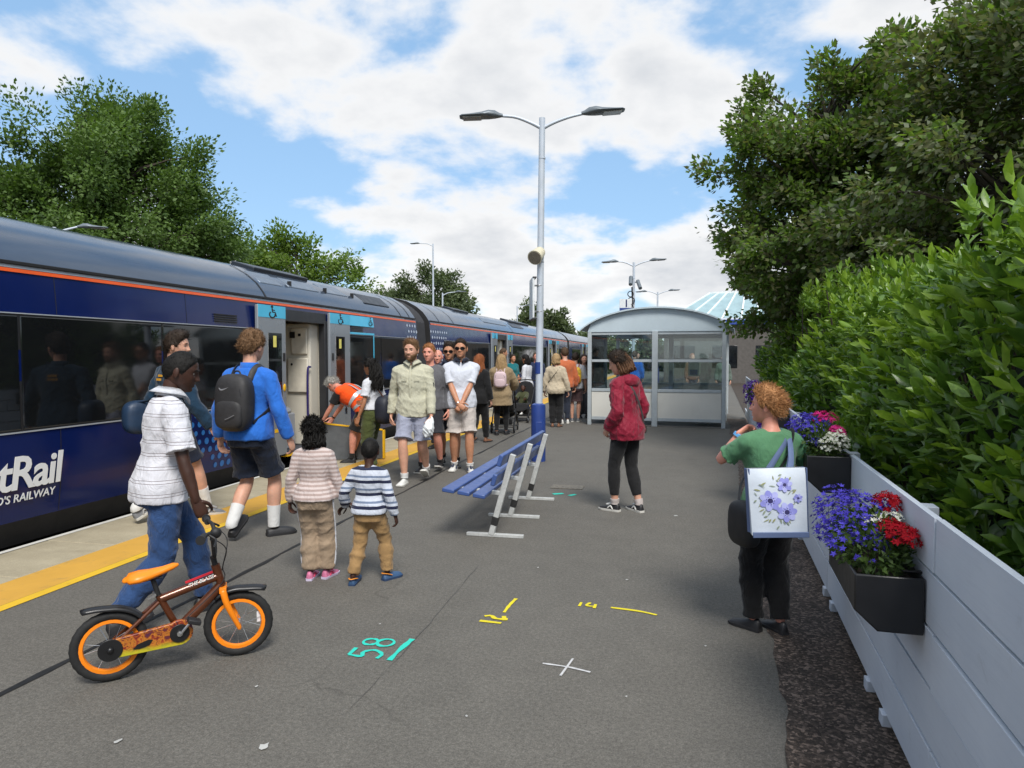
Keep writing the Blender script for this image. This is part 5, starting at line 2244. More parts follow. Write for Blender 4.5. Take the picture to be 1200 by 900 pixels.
        for f_, wd, tk in ((-.05, .018, .015), (.08, .020, .0145), (.25, .024, .0135), (.42, .025, .0125), (.50, .0235, .010)):
            rings.append(w0 + d * f_ * L + np.outer(np.cos(th) * wd * s.B / 1.75 * 1.55, ac) + np.outer(np.sin(th) * tk * s.B / 1.75 * 1.2, pn))
        mb.loft(rings, 'round', 'round')
        for k in range(4):
            o = (1.5 - k) * .0125 * s.B / 1.75 * 1.35
            ln = L * (.50, .55, .51, .40)[k]
            p = w0 + d * .46 * L + ac * o
            pts = [p]
            a = curl * .35
            for j, fr in enumerate((.42, .33, .25)):
                a += curl * (.55 + .35 * j)
                dd = d * math.cos(a) + pn * math.sin(a) + ac * (1.5 - k) * .04
                pts.append(pts[-1] + dd * ln * fr)
            r_ = .0082 * s.B / 1.75 * 1.12
            mb.sweep(pts, [r_ * 1.05, r_, r_ * .92, r_ * .72], None, tuple(pn), 7, 2, 'round')
        p = w0 + d * .16 * L + ac * .020 * s.B / 1.75 * 1.4
        t1 = p + (d * .62 + ac * .62 + pn * .35) * L * .24
        t2 = t1 + (d * .80 + ac * .20 + pn * (.35 + curl * .4)) * L * .20
        t3 = t2 + (d * .80 - ac * .05 + pn * (.4 + curl * .5)) * L * .15
        r_ = .0095 * s.B / 1.75 * 1.15
        mb.sweep([p, t1, t2, t3], [r_ * 1.25, r_ * 1.05, r_ * .9, r_ * .7], None, tuple(pn), 8, 2, 'round')

    # ---------------------------------------------------------------- clothes
    def garment(s, name, mb, m_, amp=.004, freq=26, smooth=4, parent=None, vox=None):
        me = remesh(mb, vox or s.vox * 1.08, smooth - 1)
        wrinkle(me, amp, s.seed * 7 + len(name), freq)
        return finish(me, name, m_, parent or s.t, True, 0, 180)

    def top(s, m_, sleeve=.42, hem=.50, off=.012, flare=0.0, name='shirt', cuff=.008, neck=.838, amp=.004, loose=.0, collar=None, collar_m=None, hood=False):
        B = s.B
        mb = MB()
        mb.loft(s.torso_rings(hem, neck, off, 26, flare, 26, max(0, s.bot_off + .016 - off)), 'flat', 'flat')
        s.bot_off = max(s.bot_off, off + .0) if name in ('waistcoat', 'tee_shirt') else s.bot_off
        for nm in 'rl':
            a, e, w_ = s.arm_pts(nm)
            g = 1.0 if s.sex == 'm' else .88
            nb = s.at(.824, 0, -.010 * B)
            mb.sweep([nb, (nb + a) / 2 + np.array([0, 0, .006 * B]), a], np.array([.016 * B, .024 * B, .029 * B]) + off + .004, None, (0, 1, 0), 10, 4, 'round')
            if sleeve <= 0:
                continue
            full = [a, a * .6 + e * .4, e, e * .55 + w_ * .45, w_]
            rad = np.array([.033, .0290, .0235, .0235, .0165]) * B * g + off + np.array([0, .3, .6, 1, 1]) * loose
            ts = np.array([0, .4, 1.0, 1.45, 2.0]) / 2
            k = np.linspace(0, sleeve, 9)
            P = np.column_stack([np.interp(k, ts, [q[i] for q in full]) for i in range(3)])
            rr = np.interp(k, ts, rad)
            rr = rr * (1 + .05 * np.sin(np.arange(9) * 2.4 + s.seed))
            if sleeve < .6:
                rr = np.maximum(rr, rr[2] * .98 + cuff * .4)
                rr[-1] += cuff
            mb.sweep(P, rr, None, (0, 1, 0), 14, 3, 'round', 'flat')
        s.top_off = off
        g_ = s.garment(name, mb, m_, amp)
        if collar == 'polo':
            cm = collar_m or m_
            mb = MB()
            n = 22
            for k in (0,):
                R0 = []
                R1 = []
                R2 = []
                for i in range(n + 1):
                    ph = R(-173 + 346 * i / n) + math.pi * 1.5
                    c0, Rr, Fd, U = s.frame(.838)
                    dirv = Rr * math.cos(ph) + Fd * math.sin(ph)
                    base = c0 - Fd * .006 * B
                    op = abs(i / n - .5) * 2
                    R0.append(base + dirv * (.043 * B + .008) + U * (.008 * B))
                    R1.append(base + dirv * (.038 * B + .006) + U * (.038 * B - .020 * B * op ** 6) + Fd * .004)
                    R2.append(base + dirv * (.058 * B + .012) + U * (.017 * B - .055 * op ** 7) + Fd * .012 * op ** 6)
                V = R0 + R1 + R2 + [p + (p - c0) * .06 for p in R2]
                m1 = n + 1
                F = [(i, i + 1, m1 + i + 1, m1 + i) for i in range(n)] + [(m1 + i, m1 + i + 1, 2 * m1 + i + 1, 2 * m1 + i) for i in range(n)]
                mb.add(V[:3 * m1], F)
            o = mb.build('collar', cm, g_, True, 0, 180)
            sol = o.modifiers.new('solid', 'SOLIDIFY')
            sol.thickness = .004
        if collar == 'band':
            mb = MB()
            c0, Rr, Fd, U = s.frame(.838)
            c0 = c0 - Fd * .006 * B
            n = 20
            rr_ = [[c0 + (Rr * math.cos(a_) + Fd * math.sin(a_)) * q + U * h_ for a_ in np.linspace(0, 2 * np.pi, n, endpoint=False)] for q, h_ in ((.047 * B, -.010 * B), (.043 * B, .006 * B), (.041 * B, .026 * B), (.036 * B, .024 * B))]
            mb.loft(rr_, None, None)
            mb.build('collar', collar_m or m_, g_, True, 0, 180)
        if hood:
            mb = MB()
            c0, Rr, Fd, U = s.frame(.828)
            hm = Matrix([list(r_) for r_ in np.column_stack([Rr, Fd, U])])
            mb.ell(c0 - Fd * .052 * B - U * .012 * B, (.075 * B, .038 * B, .042 * B), 18, 12, hm)
            mb.ell(c0 - Fd * .030 * B + U * .012 * B, (.062 * B, .045 * B, .024 * B), 18, 12, hm)
            s.garment('hood', mb, m_, .004, parent=g_)
        return g_

    def bottom(s, m_, leg=1.0, off=.010, loose=0.0, waist=.58, name='trousers', amp=.0035, endflare=0.0, crumple=.06):
        B = s.B
        s.bot_off = off + .004
        mb = MB()
        mb.loft(s.torso_rings(.462, waist, off + .004, 22, 0, 10), 'flat', 'flat')
        rg = np.random.default_rng(s.seed + 3)
        for nm in 'rl':
            h, k, an = s.leg_pts(nm)
            full = [h + np.array([0, 0, .03 * B]), h, h * .55 + k * .45, k, k * .62 + an * .38, an * .80 + k * .2, an]
            rad = np.array([.05, .054, .0485, .0345, .036, .0245, .024]) * B + off + np.array([0, 0, .25, .7, .9, 1, 1]) * loose
            ts = np.array([-.05, 0, .45, 1, 1.38, 1.8, 2.0]) / 2
            kk = np.linspace(-.02, leg, 22 if leg > .6 else 10)
            P = np.column_stack([np.interp(kk, ts, [q[i] for q in full]) for i in range(3)])
            rr = np.interp(kk, ts, rad)
            if leg < .6:
                rr = np.maximum(rr, rr[3] * .93)
            rr = rr * (1 + crumple * rg.uniform(-1, 1, len(rr)) * np.clip(kk * 1.4, .3, 1.2))
            rr[-1] += endflare
            mb.sweep(P, rr, None, (0, 1, 0), 16, 2, 'round', 'flat')
        return s.garment(name, mb, m_, amp)

    def skirted(s, m_, sleeve=1.0, hem=.36, off=.03, flare=.0, name='coat', loose=.01, amp=.006):
        return s.top(m_, sleeve, hem, off, flare, name, loose=loose, amp=amp)

    def _footm(s, nm):
        yw, pt = getattr(s, 'ft_' + nm)
        an = getattr(s, 'an_' + nm)
        return Matrix.Translation(Vector(an)) @ Matrix.Rotation(-yw, 4, 'Z') @ Matrix.Rotation(-pt, 4, 'X')

    def shoes(s, m_, sole=None, style='trainer', m2=None, L=None):
        B = s.B
        k = (L or .150 * B) / .27
        sole = sole or m_
        for nm in 'rl':
            M_ = s._footm(nm)
            az = .058 * B
            up = []
            n = 16
            hi = {'trainer': (.066, .098, .100, .082, .062, .052, .042, .03), 'clog': (.062, .066, .070, .076, .072, .064, .052, .036), 'boot': (.12, .16, .16, .12, .07, .058, .046, .03)}[style]
            wd = (.026, .033, .034, .035, .041, .046, .043, .031) if style != 'clog' else (.028, .036, .037, .038, .044, .048, .044, .028)
            ys = (-.062, -.045, -.010, .030, .085, .130, .172, .192)
            for yy, w_, h_ in zip(ys, wd, hi):
                r_ = []
                for i in range(n):
                    a_ = 2 * math.pi * i / n
                    cx_, sz = math.cos(a_), math.sin(a_)
                    zz_ = .018 + (h_ - .018) * (max(0, sz) ** .75)
                    r_.append(M_ @ Vector((w_ * k * math.copysign(abs(cx_) ** .75, cx_) * (1 - .18 * max(0, sz)), yy * k, zz_ * k - az)))
                up.append(r_)
            mb = MB()
            mb.loft(up, 'flat', 'flat')
            o = mb.build('shoe', m_, s.t, True, 0, 70)
            mb = MB()
            rr_ = []
            for zz_ in (0.0, .006, .024):
                pts = []
                ring = [(-w_ * 1.10 - .001, yy) for yy, w_ in zip(ys, wd)] + [(w_ * 1.10 + .001, yy) for yy, w_ in list(zip(ys, wd))[::-1]]
                for x_, y_ in ring:
                    y2 = y_ * 1.03
                    pts.append(M_ @ Vector((x_ * k * (.96 if zz_ == 0 else 1), y2 * k, zz_ * k - az + (.010 * k * max(0, (y_ - .13) / .06) ** 2 if zz_ < .01 else 0))))
                rr_.append(pts)
            mb.loft(rr_, 'flat', 'flat')
            mb.build('sole', sole, o, True, 0, 50)
            if m2 is not None:
                mb = MB()
                for sd_ in (1, -1):
                    P = [M_ @ Vector((sd_ * .038 * k, .01 * k, .03 * k - az)), M_ @ Vector((sd_ * .0365 * k, .035 * k, .062 * k - az)), M_ @ Vector((sd_ * .0405 * k, .07 * k, .036 * k - az))]
                    mb.tube(P, .008 * k, 6, 0, 'round', 3)
                P = [M_ @ Vector((0, yy * k, zz_ * k - az)) for yy, zz_ in ((.05, .083), (.075, .074), (.10, .066))]
                mb.tube(P, .016 * k, 6, 0, 'round', 2)
                mb.build('shoe_trim', m2, o)

    def socks(s, m_, frac=.3, fat=.0):
        for nm in 'rl':
            h, k, an = s.leg_pts(nm)
            mb = MB()
            top_ = an * (1 - frac) + k * frac
            mb.sweep([an - np.array([0, 0, .02]), an, an * .5 + top_ * .5, top_], np.array([.026, .0265, .0285, .031 if frac > .25 else .029]) * s.B + fat, None, (0, 1, 0), 14, 4, 'flat')
            me = mb.mesh()
            o = finish(me, 'sock', m_, s.t, True, 0, 60)

    # ---------------------------------------------------------------- hair
    def _hairmask(s, A, T, HS, line=None, lift=0.0, part=None):
        az = np.abs(A)
        ln = np.interp(az, *(line or HAIRLINE)) + lift
        return HS[:, 2] - ln

    def cap(s, m_, thick=.014, line=None, noise=.006, nfreq=60, name='hair', topthick=None, strands=700, slen=.03, sdir=(0, -.5, .2), curl=.5, lift=0.0, sw=.0012, frontvol=0.0, parent=None):
        nu, nv = (84, 60) if s.vox < .0125 else (54, 40)
        A, T, D = head_dirs(nu, nv)
        HS = head_surface(D)
        msk = s._hairmask(A, T, HS, line, lift)
        rg = np.random.default_rng(s.seed + 17)
        tt = thick + ((topthick or thick) - thick) * smooth01((HS[:, 2] - .03) / .07)
        tt = tt + frontvol * smooth01((HS[:, 1]) / .06) * smooth01((HS[:, 2] - .06) / .03)
        off = tt * smooth01(msk / .022)
        nz = np.zeros(len(HS))
        for k in range(8):
            kv = unit(rg.normal(size=3)) * nfreq * rg.uniform(.6, 2.0)
            nz += np.sin(HS @ kv + rg.uniform(0, 6) + 1.4 * np.sin(HS @ (unit(rg.normal(size=3)) * nfreq * .5)))
        off = off + noise * nz / 3 * smooth01(msk / .018)
        Nn = unit(HS * np.array([1 / .0745, 1 / .096, 1 / .113]))
        P = HS + Nn * np.maximum(off, .0005)[:, None]
        W_ = P * s.k @ s.hm.T + s.hc
        F = [f for f in grid_faces(nu, nv) if min(msk[list(f)]) > -.002]
        mb = MB()
        mb.add(W_, F)
        # loose strands
        ok = np.where(msk > .004)[0]
        wgt = np.abs(np.sin(T[ok])) + .02
        idx = rg.choice(ok, strands, p=wgt / wgt.sum())
        for i in idx:
            p = P[i] * .985
            n_ = Nn[i]
            g_ = np.array(sdir, float)
            d = unit(n_ * .7 + g_ - n_ * (g_ @ n_) * .6 + rg.normal(size=3) * .30)
            sd_ = unit(np.cross(d, rg.normal(size=3))) * sw * rg.uniform(.7, 1.5)
            L = slen * rg.uniform(.5, 1.2)
            b1 = p + d * L * .5 + rg.normal(size=3) * L * .12 * curl
            d2 = unit(d + g_ * .5 + rg.normal(size=3) * curl)
            b2 = b1 + d2 * L * .5
            V = np.array([p - sd_, p + sd_, b1 - sd_ * .8, b1 + sd_ * .8, b2]) * s.k @ s.hm.T + s.hc
            mb.add(V, [(0, 1, 3, 2), (2, 3, 4)])
        return mb.build(name, m_, parent or s.t, True, 0, 180)

    def long_hair(s, m_, length=.35, width=.085, depth=.05, back=.075, wave=.012, fwd_side=True, n=420, z0=.05, parent=None, spread=1.1):
        """fall of hair behind and beside the head, as many overlapping locks"""
        rg = np.random.default_rng(s.seed + 5)
        mb = MB()
        for i in range(n):
            az = rg.uniform(.42, 1.0) * math.pi * (1 if rg.random() < .5 else -1)
            if not fwd_side and abs(az) < .6 * math.pi:
                az = math.copysign(.6 * math.pi + rg.uniform(0, .4) * math.pi, az)
            r_ = rg.uniform(.82, 1.12)
            zt = z0 + rg.uniform(-.06, .05)
            sx, cy_ = math.sin(az), math.cos(az)
            p0 = np.array([sx * .070 * r_, cy_ * .085 * r_ - .005, zt])
            p1 = np.array([sx * (width) * r_, cy_ * (back + .03) * r_ - .01, zt - .10])
            L = length * rg.uniform(.7, 1.05)
            p2 = np.array([sx * width * spread * r_, cy_ * (back + .02) * r_ - .015, -.06 - L * .45])
            p3 = np.array([sx * width * spread * 1.02 * r_, cy_ * (back) * r_ - .015, -.06 - L])
            ph, wv = rg.uniform(0, 6), wave * rg.uniform(.5, 1.4)
            P = catmull(np.array([p0, p1, p2, p3]), 3)
            q = np.arange(len(P))
            P = P + np.column_stack([np.sin(q * .9 + ph) * wv, np.cos(q * .8 + ph) * wv * .6, np.zeros(len(P))]) * np.clip(q / 5, 0, 1)[:, None]
            W_ = np.array([s.hc + s.hm @ (P[0] * s.k)] + [s.hc + s.hm @ (p * s.k) for p in P[1:]])
            # hang straight down below the nape whatever the head does
            hang = W_[5] if len(W_) > 5 else W_[-1]
            mb.sweep(W_, np.concatenate([[.004], np.full(len(W_) - 3, .009), [.006, .002]]) * s.k, np.concatenate([[.003], np.full(len(W_) - 3, .006), [.004, .001]]) * s.k, (0, 1, 0), 5, 1, 'flat')
        return mb.build('hair_fall', m_, parent or s.t, True, 0, 180)

    def beard(s, m_, thick=.006, n=260):
        nu, nv = 84, 60
        A, T, D = head_dirs(nu, nv)
        HS = head_surface(D)
        x, y, z = HS.T
        side = np.interp(np.abs(A), [0, .5, 1.0, 1.45, 1.6], [-.034, -.040, -.036, -.005, -.2])
        msk = np.minimum(side - z, 1.0)
        msk = np.where((np.abs(x) < .021) & (z > -.068) & (z < -.045), -1, msk)
        msk = np.where(y < .005, -1, msk)
        Nn = unit(HS * np.array([1 / .0745, 1 / .096, 1 / .113]))
        P = HS + Nn * (thick * smooth01(msk / .012))[:, None] + .0006 * Nn
        F = [f for f in grid_faces(nu, nv) if min(msk[list(f)]) > 0]
        mb = MB()
        mb.add(P * s.k @ s.hm.T + s.hc, F)
        mb.build('beard', m_, s.t, True, 0, 180)

    def brows(s, m_):
        for sd_ in (1, -1):
            mb = MB()
            P = [np.array([sd_ * .014, .0905, .026]), np.array([sd_ * .030, .0895, .031]), np.array([sd_ * .046, .078, .027])]
            mb.sweep([s.hc + s.hm @ (p * s.k) for p in P], np.array([.003, .0036, .0018]) * s.k, None, (0, 0, 1), 6, 3, 'round')
            mb.build('eyebrow', m_, s.t)

    def sunglasses(s):
        mb = MB()
        M_ = lambda p: Vector(s.hc + s.hm @ (np.array(p) * s.k))
        for sd_ in (1, -1):
            ring = []
            ring2 = []
            for a_ in np.linspace(0, 2 * np.pi, 16, endpoint=False):
                cx_, sz = math.cos(a_), math.sin(a_)
                x_ = sd_ * .032 + .026 * math.copysign(abs(cx_) ** .7, cx_)
                z_ = .006 + .019 * math.copysign(abs(sz) ** .75, sz)
                yb = .099 - .010 * (abs(x_) / .055) ** 2
                ring.append(M_((x_, yb, z_)))
                ring2.append(M_((x_, yb - .004, z_)))
            mb.loft([ring, ring2], 'flat', 'flat')
            mb.bar(M_((sd_ * .056, .088, .012)), M_((sd_ * .076, -.005, .010)), .003, .006)
        mb.bar(M_((-.010, .102, .012)), M_((.010, .102, .012)), .003, .005)
        return mb.build('sunglasses', mat('sunglass_black', (0.006, 0.006, 0.007), .12, nscale=20), s.t, True, 0, 40)

    def world(s, p):
        c_, s_ = math.cos(s.rz), math.sin(s.rz)
        return (s.loc[0] + p[0] * c_ - p[1] * s_, s.loc[1] + p[0] * s_ + p[1] * c_, p[2])

    def band(s, m_, q0, q1, off, name='band', parent=None):
        mb = MB()
        mb.loft(s.torso_rings(q0, q1, off, 26, 0, 4), None, None)
        return mb.build(name, m_, parent or s.t, True, 0, 60)

    def wristband(s, nm, m_, name='watch', r_=.031, wd=.018):
        el, w_ = getattr(s, 'el_' + nm), getattr(s, 'wr_' + nm)
        d = unit(w_ - el)
        c_ = w_ - d * .02
        mb = MB()
        mb.sweep([c_ - d * wd / 2, c_ + d * wd / 2], [r_] * 2, None, (0, 1, 0), 16, 1, 'flat')
        mb.build(name, m_, s.t, True, .003)


def backpack(p, label, m_, w_=.30, h_=.46, d_=.17, q=.70, m2=None, straps=True, back=None, pocket=True, rise=0.0):
    """backpack on a person's back; own thing, same placing"""
    t = thing('backpack', label, 'backpack', p.loc, p.rz)
    c_, Rr, Fd, U = p.frame(q)
    yo = back if back is not None else float(np.interp(q, p.tab[:, 0], p.tab[:, 2])) * p.B + .012
    c0 = c_ - Fd * (yo + d_ * .48) + U * rise
    rot = Matrix([list(r_) for r_ in np.column_stack([Rr, Fd, U])])
    mb = MB()
    mb.ell(c0, (w_ / 2, d_ / 2, h_ / 2), 24, 16, rot, .62)
    bag = mb.build('bag', m_, t, True, 0, 180)
    if pocket:
        mb = MB()
        mb.ell(c0 - Fd * d_ * .36 - U * h_ * .20, (w_ * .40, d_ * .22, h_ * .25), 20, 12, rot, .6)
        mb.build('front_pocket', m2 or m_, bag, True, 0, 180)
    mb = MB()
    for k in range(9):
        pass
    P = [c0 - Fd * d_ * .42 + Rr * w_ * x_ + U * h_ * z_ for x_, z_ in ((-.36, .12), (-.30, .26), (0, .33), (.30, .26), (.36, .12))]
    mb.sweep(P, .004, None, tuple(Fd), 6, 4, 'flat')
    mb.build('zip', BLK, bag)
    mb = MB()
    hp = [c0 + U * h_ * .47 + Rr * x_ + U * z_ + Fd * .03 for x_, z_ in ((-.04, 0), (-.02, .035), (.02, .035), (.04, 0))]
    mb.sweep(hp, .008, None, tuple(Fd), 6, 3, 'flat')
    mb.build('grab_handle', m2 or m_, bag)
    if straps:
        for sd_ in (1, -1):
            f0 = float(np.interp(.76, p.tab[:, 0], p.tab[:, 2])) * p.B + .026
            P = [c0 + U * h_ * .40 + Rr * sd_ * w_ * .22 + Fd * d_ * .3,
                 p.at(.785, sd_ * .052 * p.B, -.074 * p.B),
                 p.at(.815, sd_ * .056 * p.B, -.050 * p.B) + np.array([0, 0, .022]),
                 p.at(.824, sd_ * .062 * p.B, -.005) + np.array([0, 0, .044]),
                 p.at(.795, sd_ * .070 * p.B, f0 * .82),
                 p.at(.74, sd_ * .076 * p.B, f0 + .004),
                 p.at(.68, sd_ * .088 * p.B, f0 * .75),
                 p.at(.635, sd_ * .100 * p.B, .0),
                 c0 - U * h_ * .36 + Rr * sd_ * w_ * .40 + Fd * d_ * .35]
            mb = MB()
            mb.sweep(P, .027, .007, tuple(Fd), 8, 4, 'flat')
            mb.build('strap', m2 or m_, t, True, 0, 60)
    return t, bag, c0, (Rr, Fd, U)

# ------------------------------------------------------------------ clothes materials
C_ = cloth
WHITE_T = C_('white_cotton', srgb(206, 208, 214))
BLACKC = C_('black_cotton', (0.012, 0.012, 0.013))
NAVYC = C_('navy_cotton', srgb(28, 34, 50))
TSOLE = mat('white_rubber', srgb(205, 203, 196), .6, nscale=30, namt=.08)
DSOLE = mat('dark_rubber', (0.02, 0.02, 0.022), .7)
WSHOE = mat('white_leather', srgb(212, 212, 208), .5, nscale=30, namt=.08)
BSHOE = mat('black_shoe', (0.015, 0.015, 0.017), .5, nscale=30)
WSOCK = C_('white_sock', srgb(214, 214, 212), fold=.3)
LEATHER = mat('brown_leather', srgb(84, 48, 30), .5, nscale=20)

# ---- father wheeling the bicycle
jeans = C_('blue_denim', srgb(46, 74, 118), namt=.3, fold=.7)
polo = C_('striped_polo', None, (.078, [(0, srgb(214, 214, 220)), (.40, srgb(214, 214, 220)), (.44, srgb(120, 108, 112)), (.48, srgb(216, 216, 222)), (.62, srgb(216, 216, 222)), (.66, srgb(128, 118, 122)), (.70, srgb(214, 214, 220))]))
p = Person('man in white striped polo and blue jeans wheeling a small bicycle', -2.14, 4.30, 46, 1.74, sk='dark', lean=(2, 9), head=(24, -14), drop=.055,
           ra=dict(w=(.33, .10, .735), pole=(.5, -1, .1), hand=(.15, .35, -.9), palm=(-1, .2, 0), curl=1.0), la=dict(out=.05, fwd=.02),
           lf=(-.07, .27, .0, -4, 0), rf=(.09, -.30, .035, 8, -22), vox=.0115, seed=2, twist=6)
p.bottom(jeans, 1.0, .010, .012, amp=.006, crumple=.08)
p.top(polo, .42, .475, .018, .014, 'polo_shirt', cuff=.016, amp=.006, collar='polo', collar_m=WHITE_T)
p.shoes(BSHOE, DSOLE)
p.cap(HR['black'], .006, noise=.0015, nfreq=90, strands=900, slen=.008, sw=.0016, curl=1.2)
p.brows(HR['black'])
FATHER = p

# ---- youth in dark teal jacket beyond him
teal = C_('teal_jacket', srgb(24, 52, 74))
p = Person('youth in dark teal jacket carrying a navy satchel beside the train', -3.38, 7.05, 38, 1.90, sk='fair', lean=(1, 3), head=(48, -4), drop=.03,
           ra=dict(out=.10, fwd=.11, pole=(.3, -1, 0)), la=dict(out=.08, fwd=-.03), lf=(-.08, -.33, .06, 0, -28), rf=(.07, .30, 0, 4, 6), vox=.0125, seed=3)
p.bottom(NAVYC, .43, .016, .0, name='shorts', endflare=.02)
p.top(teal, 1.0, .48, .020, .010, 'jacket', loose=.010, amp=.006, collar='band')
p.socks(WSOCK, .42, .004)
p.shoes(mat('grey_shoe', srgb(120, 122, 126), .6), TSOLE, m2=mat('grey_trim', srgb(160, 160, 160), .6))
p.cap(HR['dark'], .012, topthick=.028, noise=.005, strands=700, slen=.03, sdir=(0, .6, .1), frontvol=.012)
p.brows(HR['dark'])
# lettering patch on the shoulder
c_, Rr, Fd, U = p.frame(.775)
for k, (w1, q) in enumerate((('ICE', .782), ('SMILE', .762))):
    pass
mb = MB()
YLT = mat('gold_print', srgb(214, 158, 50), .6)
for q, xs in ((.782, (.0, .022, .044, .066)), (.762, (-.01, .015, .04, .065))):
    for xx in xs:
        a = p.at(q, .012 + xx - .02, -(float(np.interp(q, p.tab[:, 0], p.tab[:, 2])) * p.B + .036))
        _, Rr, Fd, U = p.frame(q)
        mb.bar(a - Rr * .008, a + Rr * .008, .004, .022, tuple(U))
mb.build('shoulder_print', YLT, p.t, False)
YOUTH = p
t = thing('satchel', 'navy sports satchel slung behind the youth in the teal jacket', 'bag', p.loc, p.rz)
NAVYB = mat('navy_bag', srgb(30, 52, 78), .5, nscale=10, namt=.2, bump=.4, bscale=40)
mb = MB()
c0 = p.at(.56, -.22 * p.B * .8, -.14)
mb.ell(c0, (.10, .19, .17), 20, 14, None, .6)
bg_ = mb.build('bag', NAVYB, t, True, 0, 180)
mb = MB()
P = [c0 + np.array([0, .12, .14]), p.at(.68, -.11 * p.B, .10), p.at(.80, 0, .10), p.at(.838, .06 * p.B, .0) + np.array([0, 0, .03]), p.at(.78, .03, -.12), p.at(.66, -.09 * p.B, -.11), c0 + np.array([0, -.12, .14])]
mb.sweep(P, .020, .004, (0, 0, 1), 8, 4, 'flat')
mb.build('strap', NAVYB, t, True, 0, 60)

# ---- tall young man in bright blue sweatshirt
brightb = C_('bright_blue_sweat', srgb(42, 108, 200))
p = Person('young man in bright blue sweatshirt and navy shorts with a black backpack', -2.34, 6.32, 16, 1.88, sk='fair', lean=(1, 2), head=(4, -3), drop=.025,
           ra=dict(out=.075, fwd=.05), la=dict(out=.08, fwd=.02), lf=(-.10, -.14, .055, -8, -30), rf=(.12, .16, 0, 38, 0), vox=.0115, seed=4, girth=1.04)
p.bottom(C_('navy_shorts', srgb(22, 30, 46)), .44, .020, 0, name='shorts', endflare=.022, amp=.005)
p.top(brightb, .97, .495, .018, .006, 'sweatshirt', loose=.008, amp=.006, collar='band')
p.socks(WSOCK, .40, .003)
p.shoes(mat('black_clog', (0.018, 0.018, 0.020), .55), DSOLE, 'clog')
p.cap(HR['sandy'], .012, topthick=.026, noise=.008, nfreq=85, strands=1500, slen=.028, sdir=(0, -.1, .3), curl=1.5, sw=.0016)
c_, Rr, Fd, U = p.frame(.69)
PK = mat('backpack_black', (0.022, 0.021, 0.022), .62, nscale=12, namt=.25, bump=.5, bscale=30)
t, bag, c0, (Rr, Fd, U) = backpack(p, 'large black backpack worn by the young man in bright blue', PK, .34, .50, .20, .675, back=.115)
# small pale swoosh on the top of the bag
mb = MB()
P = [c0 - Fd * .099 + Rr * x_ + U * z_ for x_, z_ in ((-.085, .128), (-.07, .112), (-.045, .112), (.01, .132))]
mb.sweep(P, [.003, .008, .007, .001], [.002, .003, .003, .001], tuple(Fd), 6, 4, 'flat')
mb.build('pale_logo', mat('logo_grey', srgb(120, 120, 124), .5), bag)
mb = MB()
P = [c0 - Fd * .128 + Rr * x_ + U * z_ for x_, z_ in ((.0, -.14), (.04, -.125), (.09, -.10))]
mb.sweep(P, .003, None, tuple(Fd), 6, 3, 'flat')
mb.build('reflective_tab', mat('logo_grey', (.3, .3, .3)), bag)

# ---- girl and boy
gtop = C_('girl_striped_top', None, (.030, [(0, srgb(206, 192, 188)), (.5, srgb(172, 152, 146))]))
gpant = C_('girl_track_pants', srgb(158, 138, 116))
p = Person('small girl in striped beige top and track pants holding the boy’s hand'.replace('’', ' '), -1.44, 5.14, 6, 1.19, 'f', headh=.185, sk='brown', head=(-38, -6), vox=.009, seed=5, girth=1.05,
           la=dict(out=.07, fwd=.02), ra=dict(w=(.205, .07, .56), pole=(.3, -1, 0), hand=(.9, .1, -.3), palm=(0, -.3, -1)), lf=(-.045, .02, 0, -4, 0), rf=(.06, .07, 0, 12, 0))
p.tab[:, 1] *= 1.0
p.bottom(gpant, .99, .016, .016, amp=.006, crumple=.08)
for nm, sd_ in (('r', 1), ('l', -1)):
    h, k, an = p.leg_pts(nm)
    mb = MB()
    P = [h + np.array([sd_ * (.054 * p.B + .018), 0, 0]), h * .5 + k * .5 + np.array([sd_ * (.047 * p.B + .023), 0, 0]), k + np.array([sd_ * (.034 * p.B + .029), 0, 0]), k * .4 + an * .6 + np.array([sd_ * (.033 * p.B + .031), 0, 0]), an + np.array([sd_ * (.026 * p.B + .030), 0, .03])]
    mb.sweep(P, .006, .010, (0, 1, 0), 6, 4, 'flat')
    mb.build('side_stripe', WHITE_T, p.t, True, 0, 60)
p.top(gtop, .97, .52, .013, .004, 'striped_top', loose=.004, amp=.004)
p.shoes(mat('pink_shoe', srgb(196, 112, 146), .6, nscale=40, namt=.3), mat('lilac_sole', srgb(200, 190, 214), .6), m2=mat('pink_trim', srgb(220, 70, 110), .6), L=.19)
p.cap(HR['black'], .018, noise=.010, nfreq=95, strands=1500, slen=.040, sdir=(0, -.5, -.5), curl=1.6, sw=.0035)
p.long_hair(HR['black'], .10, .078, .05, .075, .012, True, 110, .02)
GIRL = p
btop = C_('boy_striped_top', None, (.092, [(0, srgb(34, 40, 66)), (.24, srgb(196, 202, 214)), (.44, srgb(112, 126, 150)), (.60, srgb(196, 202, 214)), (.76, srgb(196, 202, 214))]))
p = Person('small boy in navy striped top and tan trousers walking beside the girl', -1.03, 5.10, 12, 1.06, 'm', headh=.180, sk='dark', head=(-8, -6), vox=.009, seed=6, girth=1.04, drop=.012,
           la=dict(w=(-.215, .06, .53), pole=(-.3, -1, 0), hand=(-.9, .1, -.35), palm=(0, -.3, -1)), ra=dict(out=.09, fwd=.0), lf=(-.10, -.08, 0, -8, -6), rf=(.10, .08, .0, 28, 0))
p.bottom(C_('tan_chinos', srgb(160, 128, 86)), .97, .012, .010, amp=.006, crumple=.10)
p.top(btop, .96, .515, .013, .006, 'striped_top', loose=.005, amp=.004)
p.shoes(mat('blue_clog', srgb(54, 84, 120), .6), mat('blue_clog_sole', srgb(44, 66, 100), .6), 'clog', m2=None, L=.18)
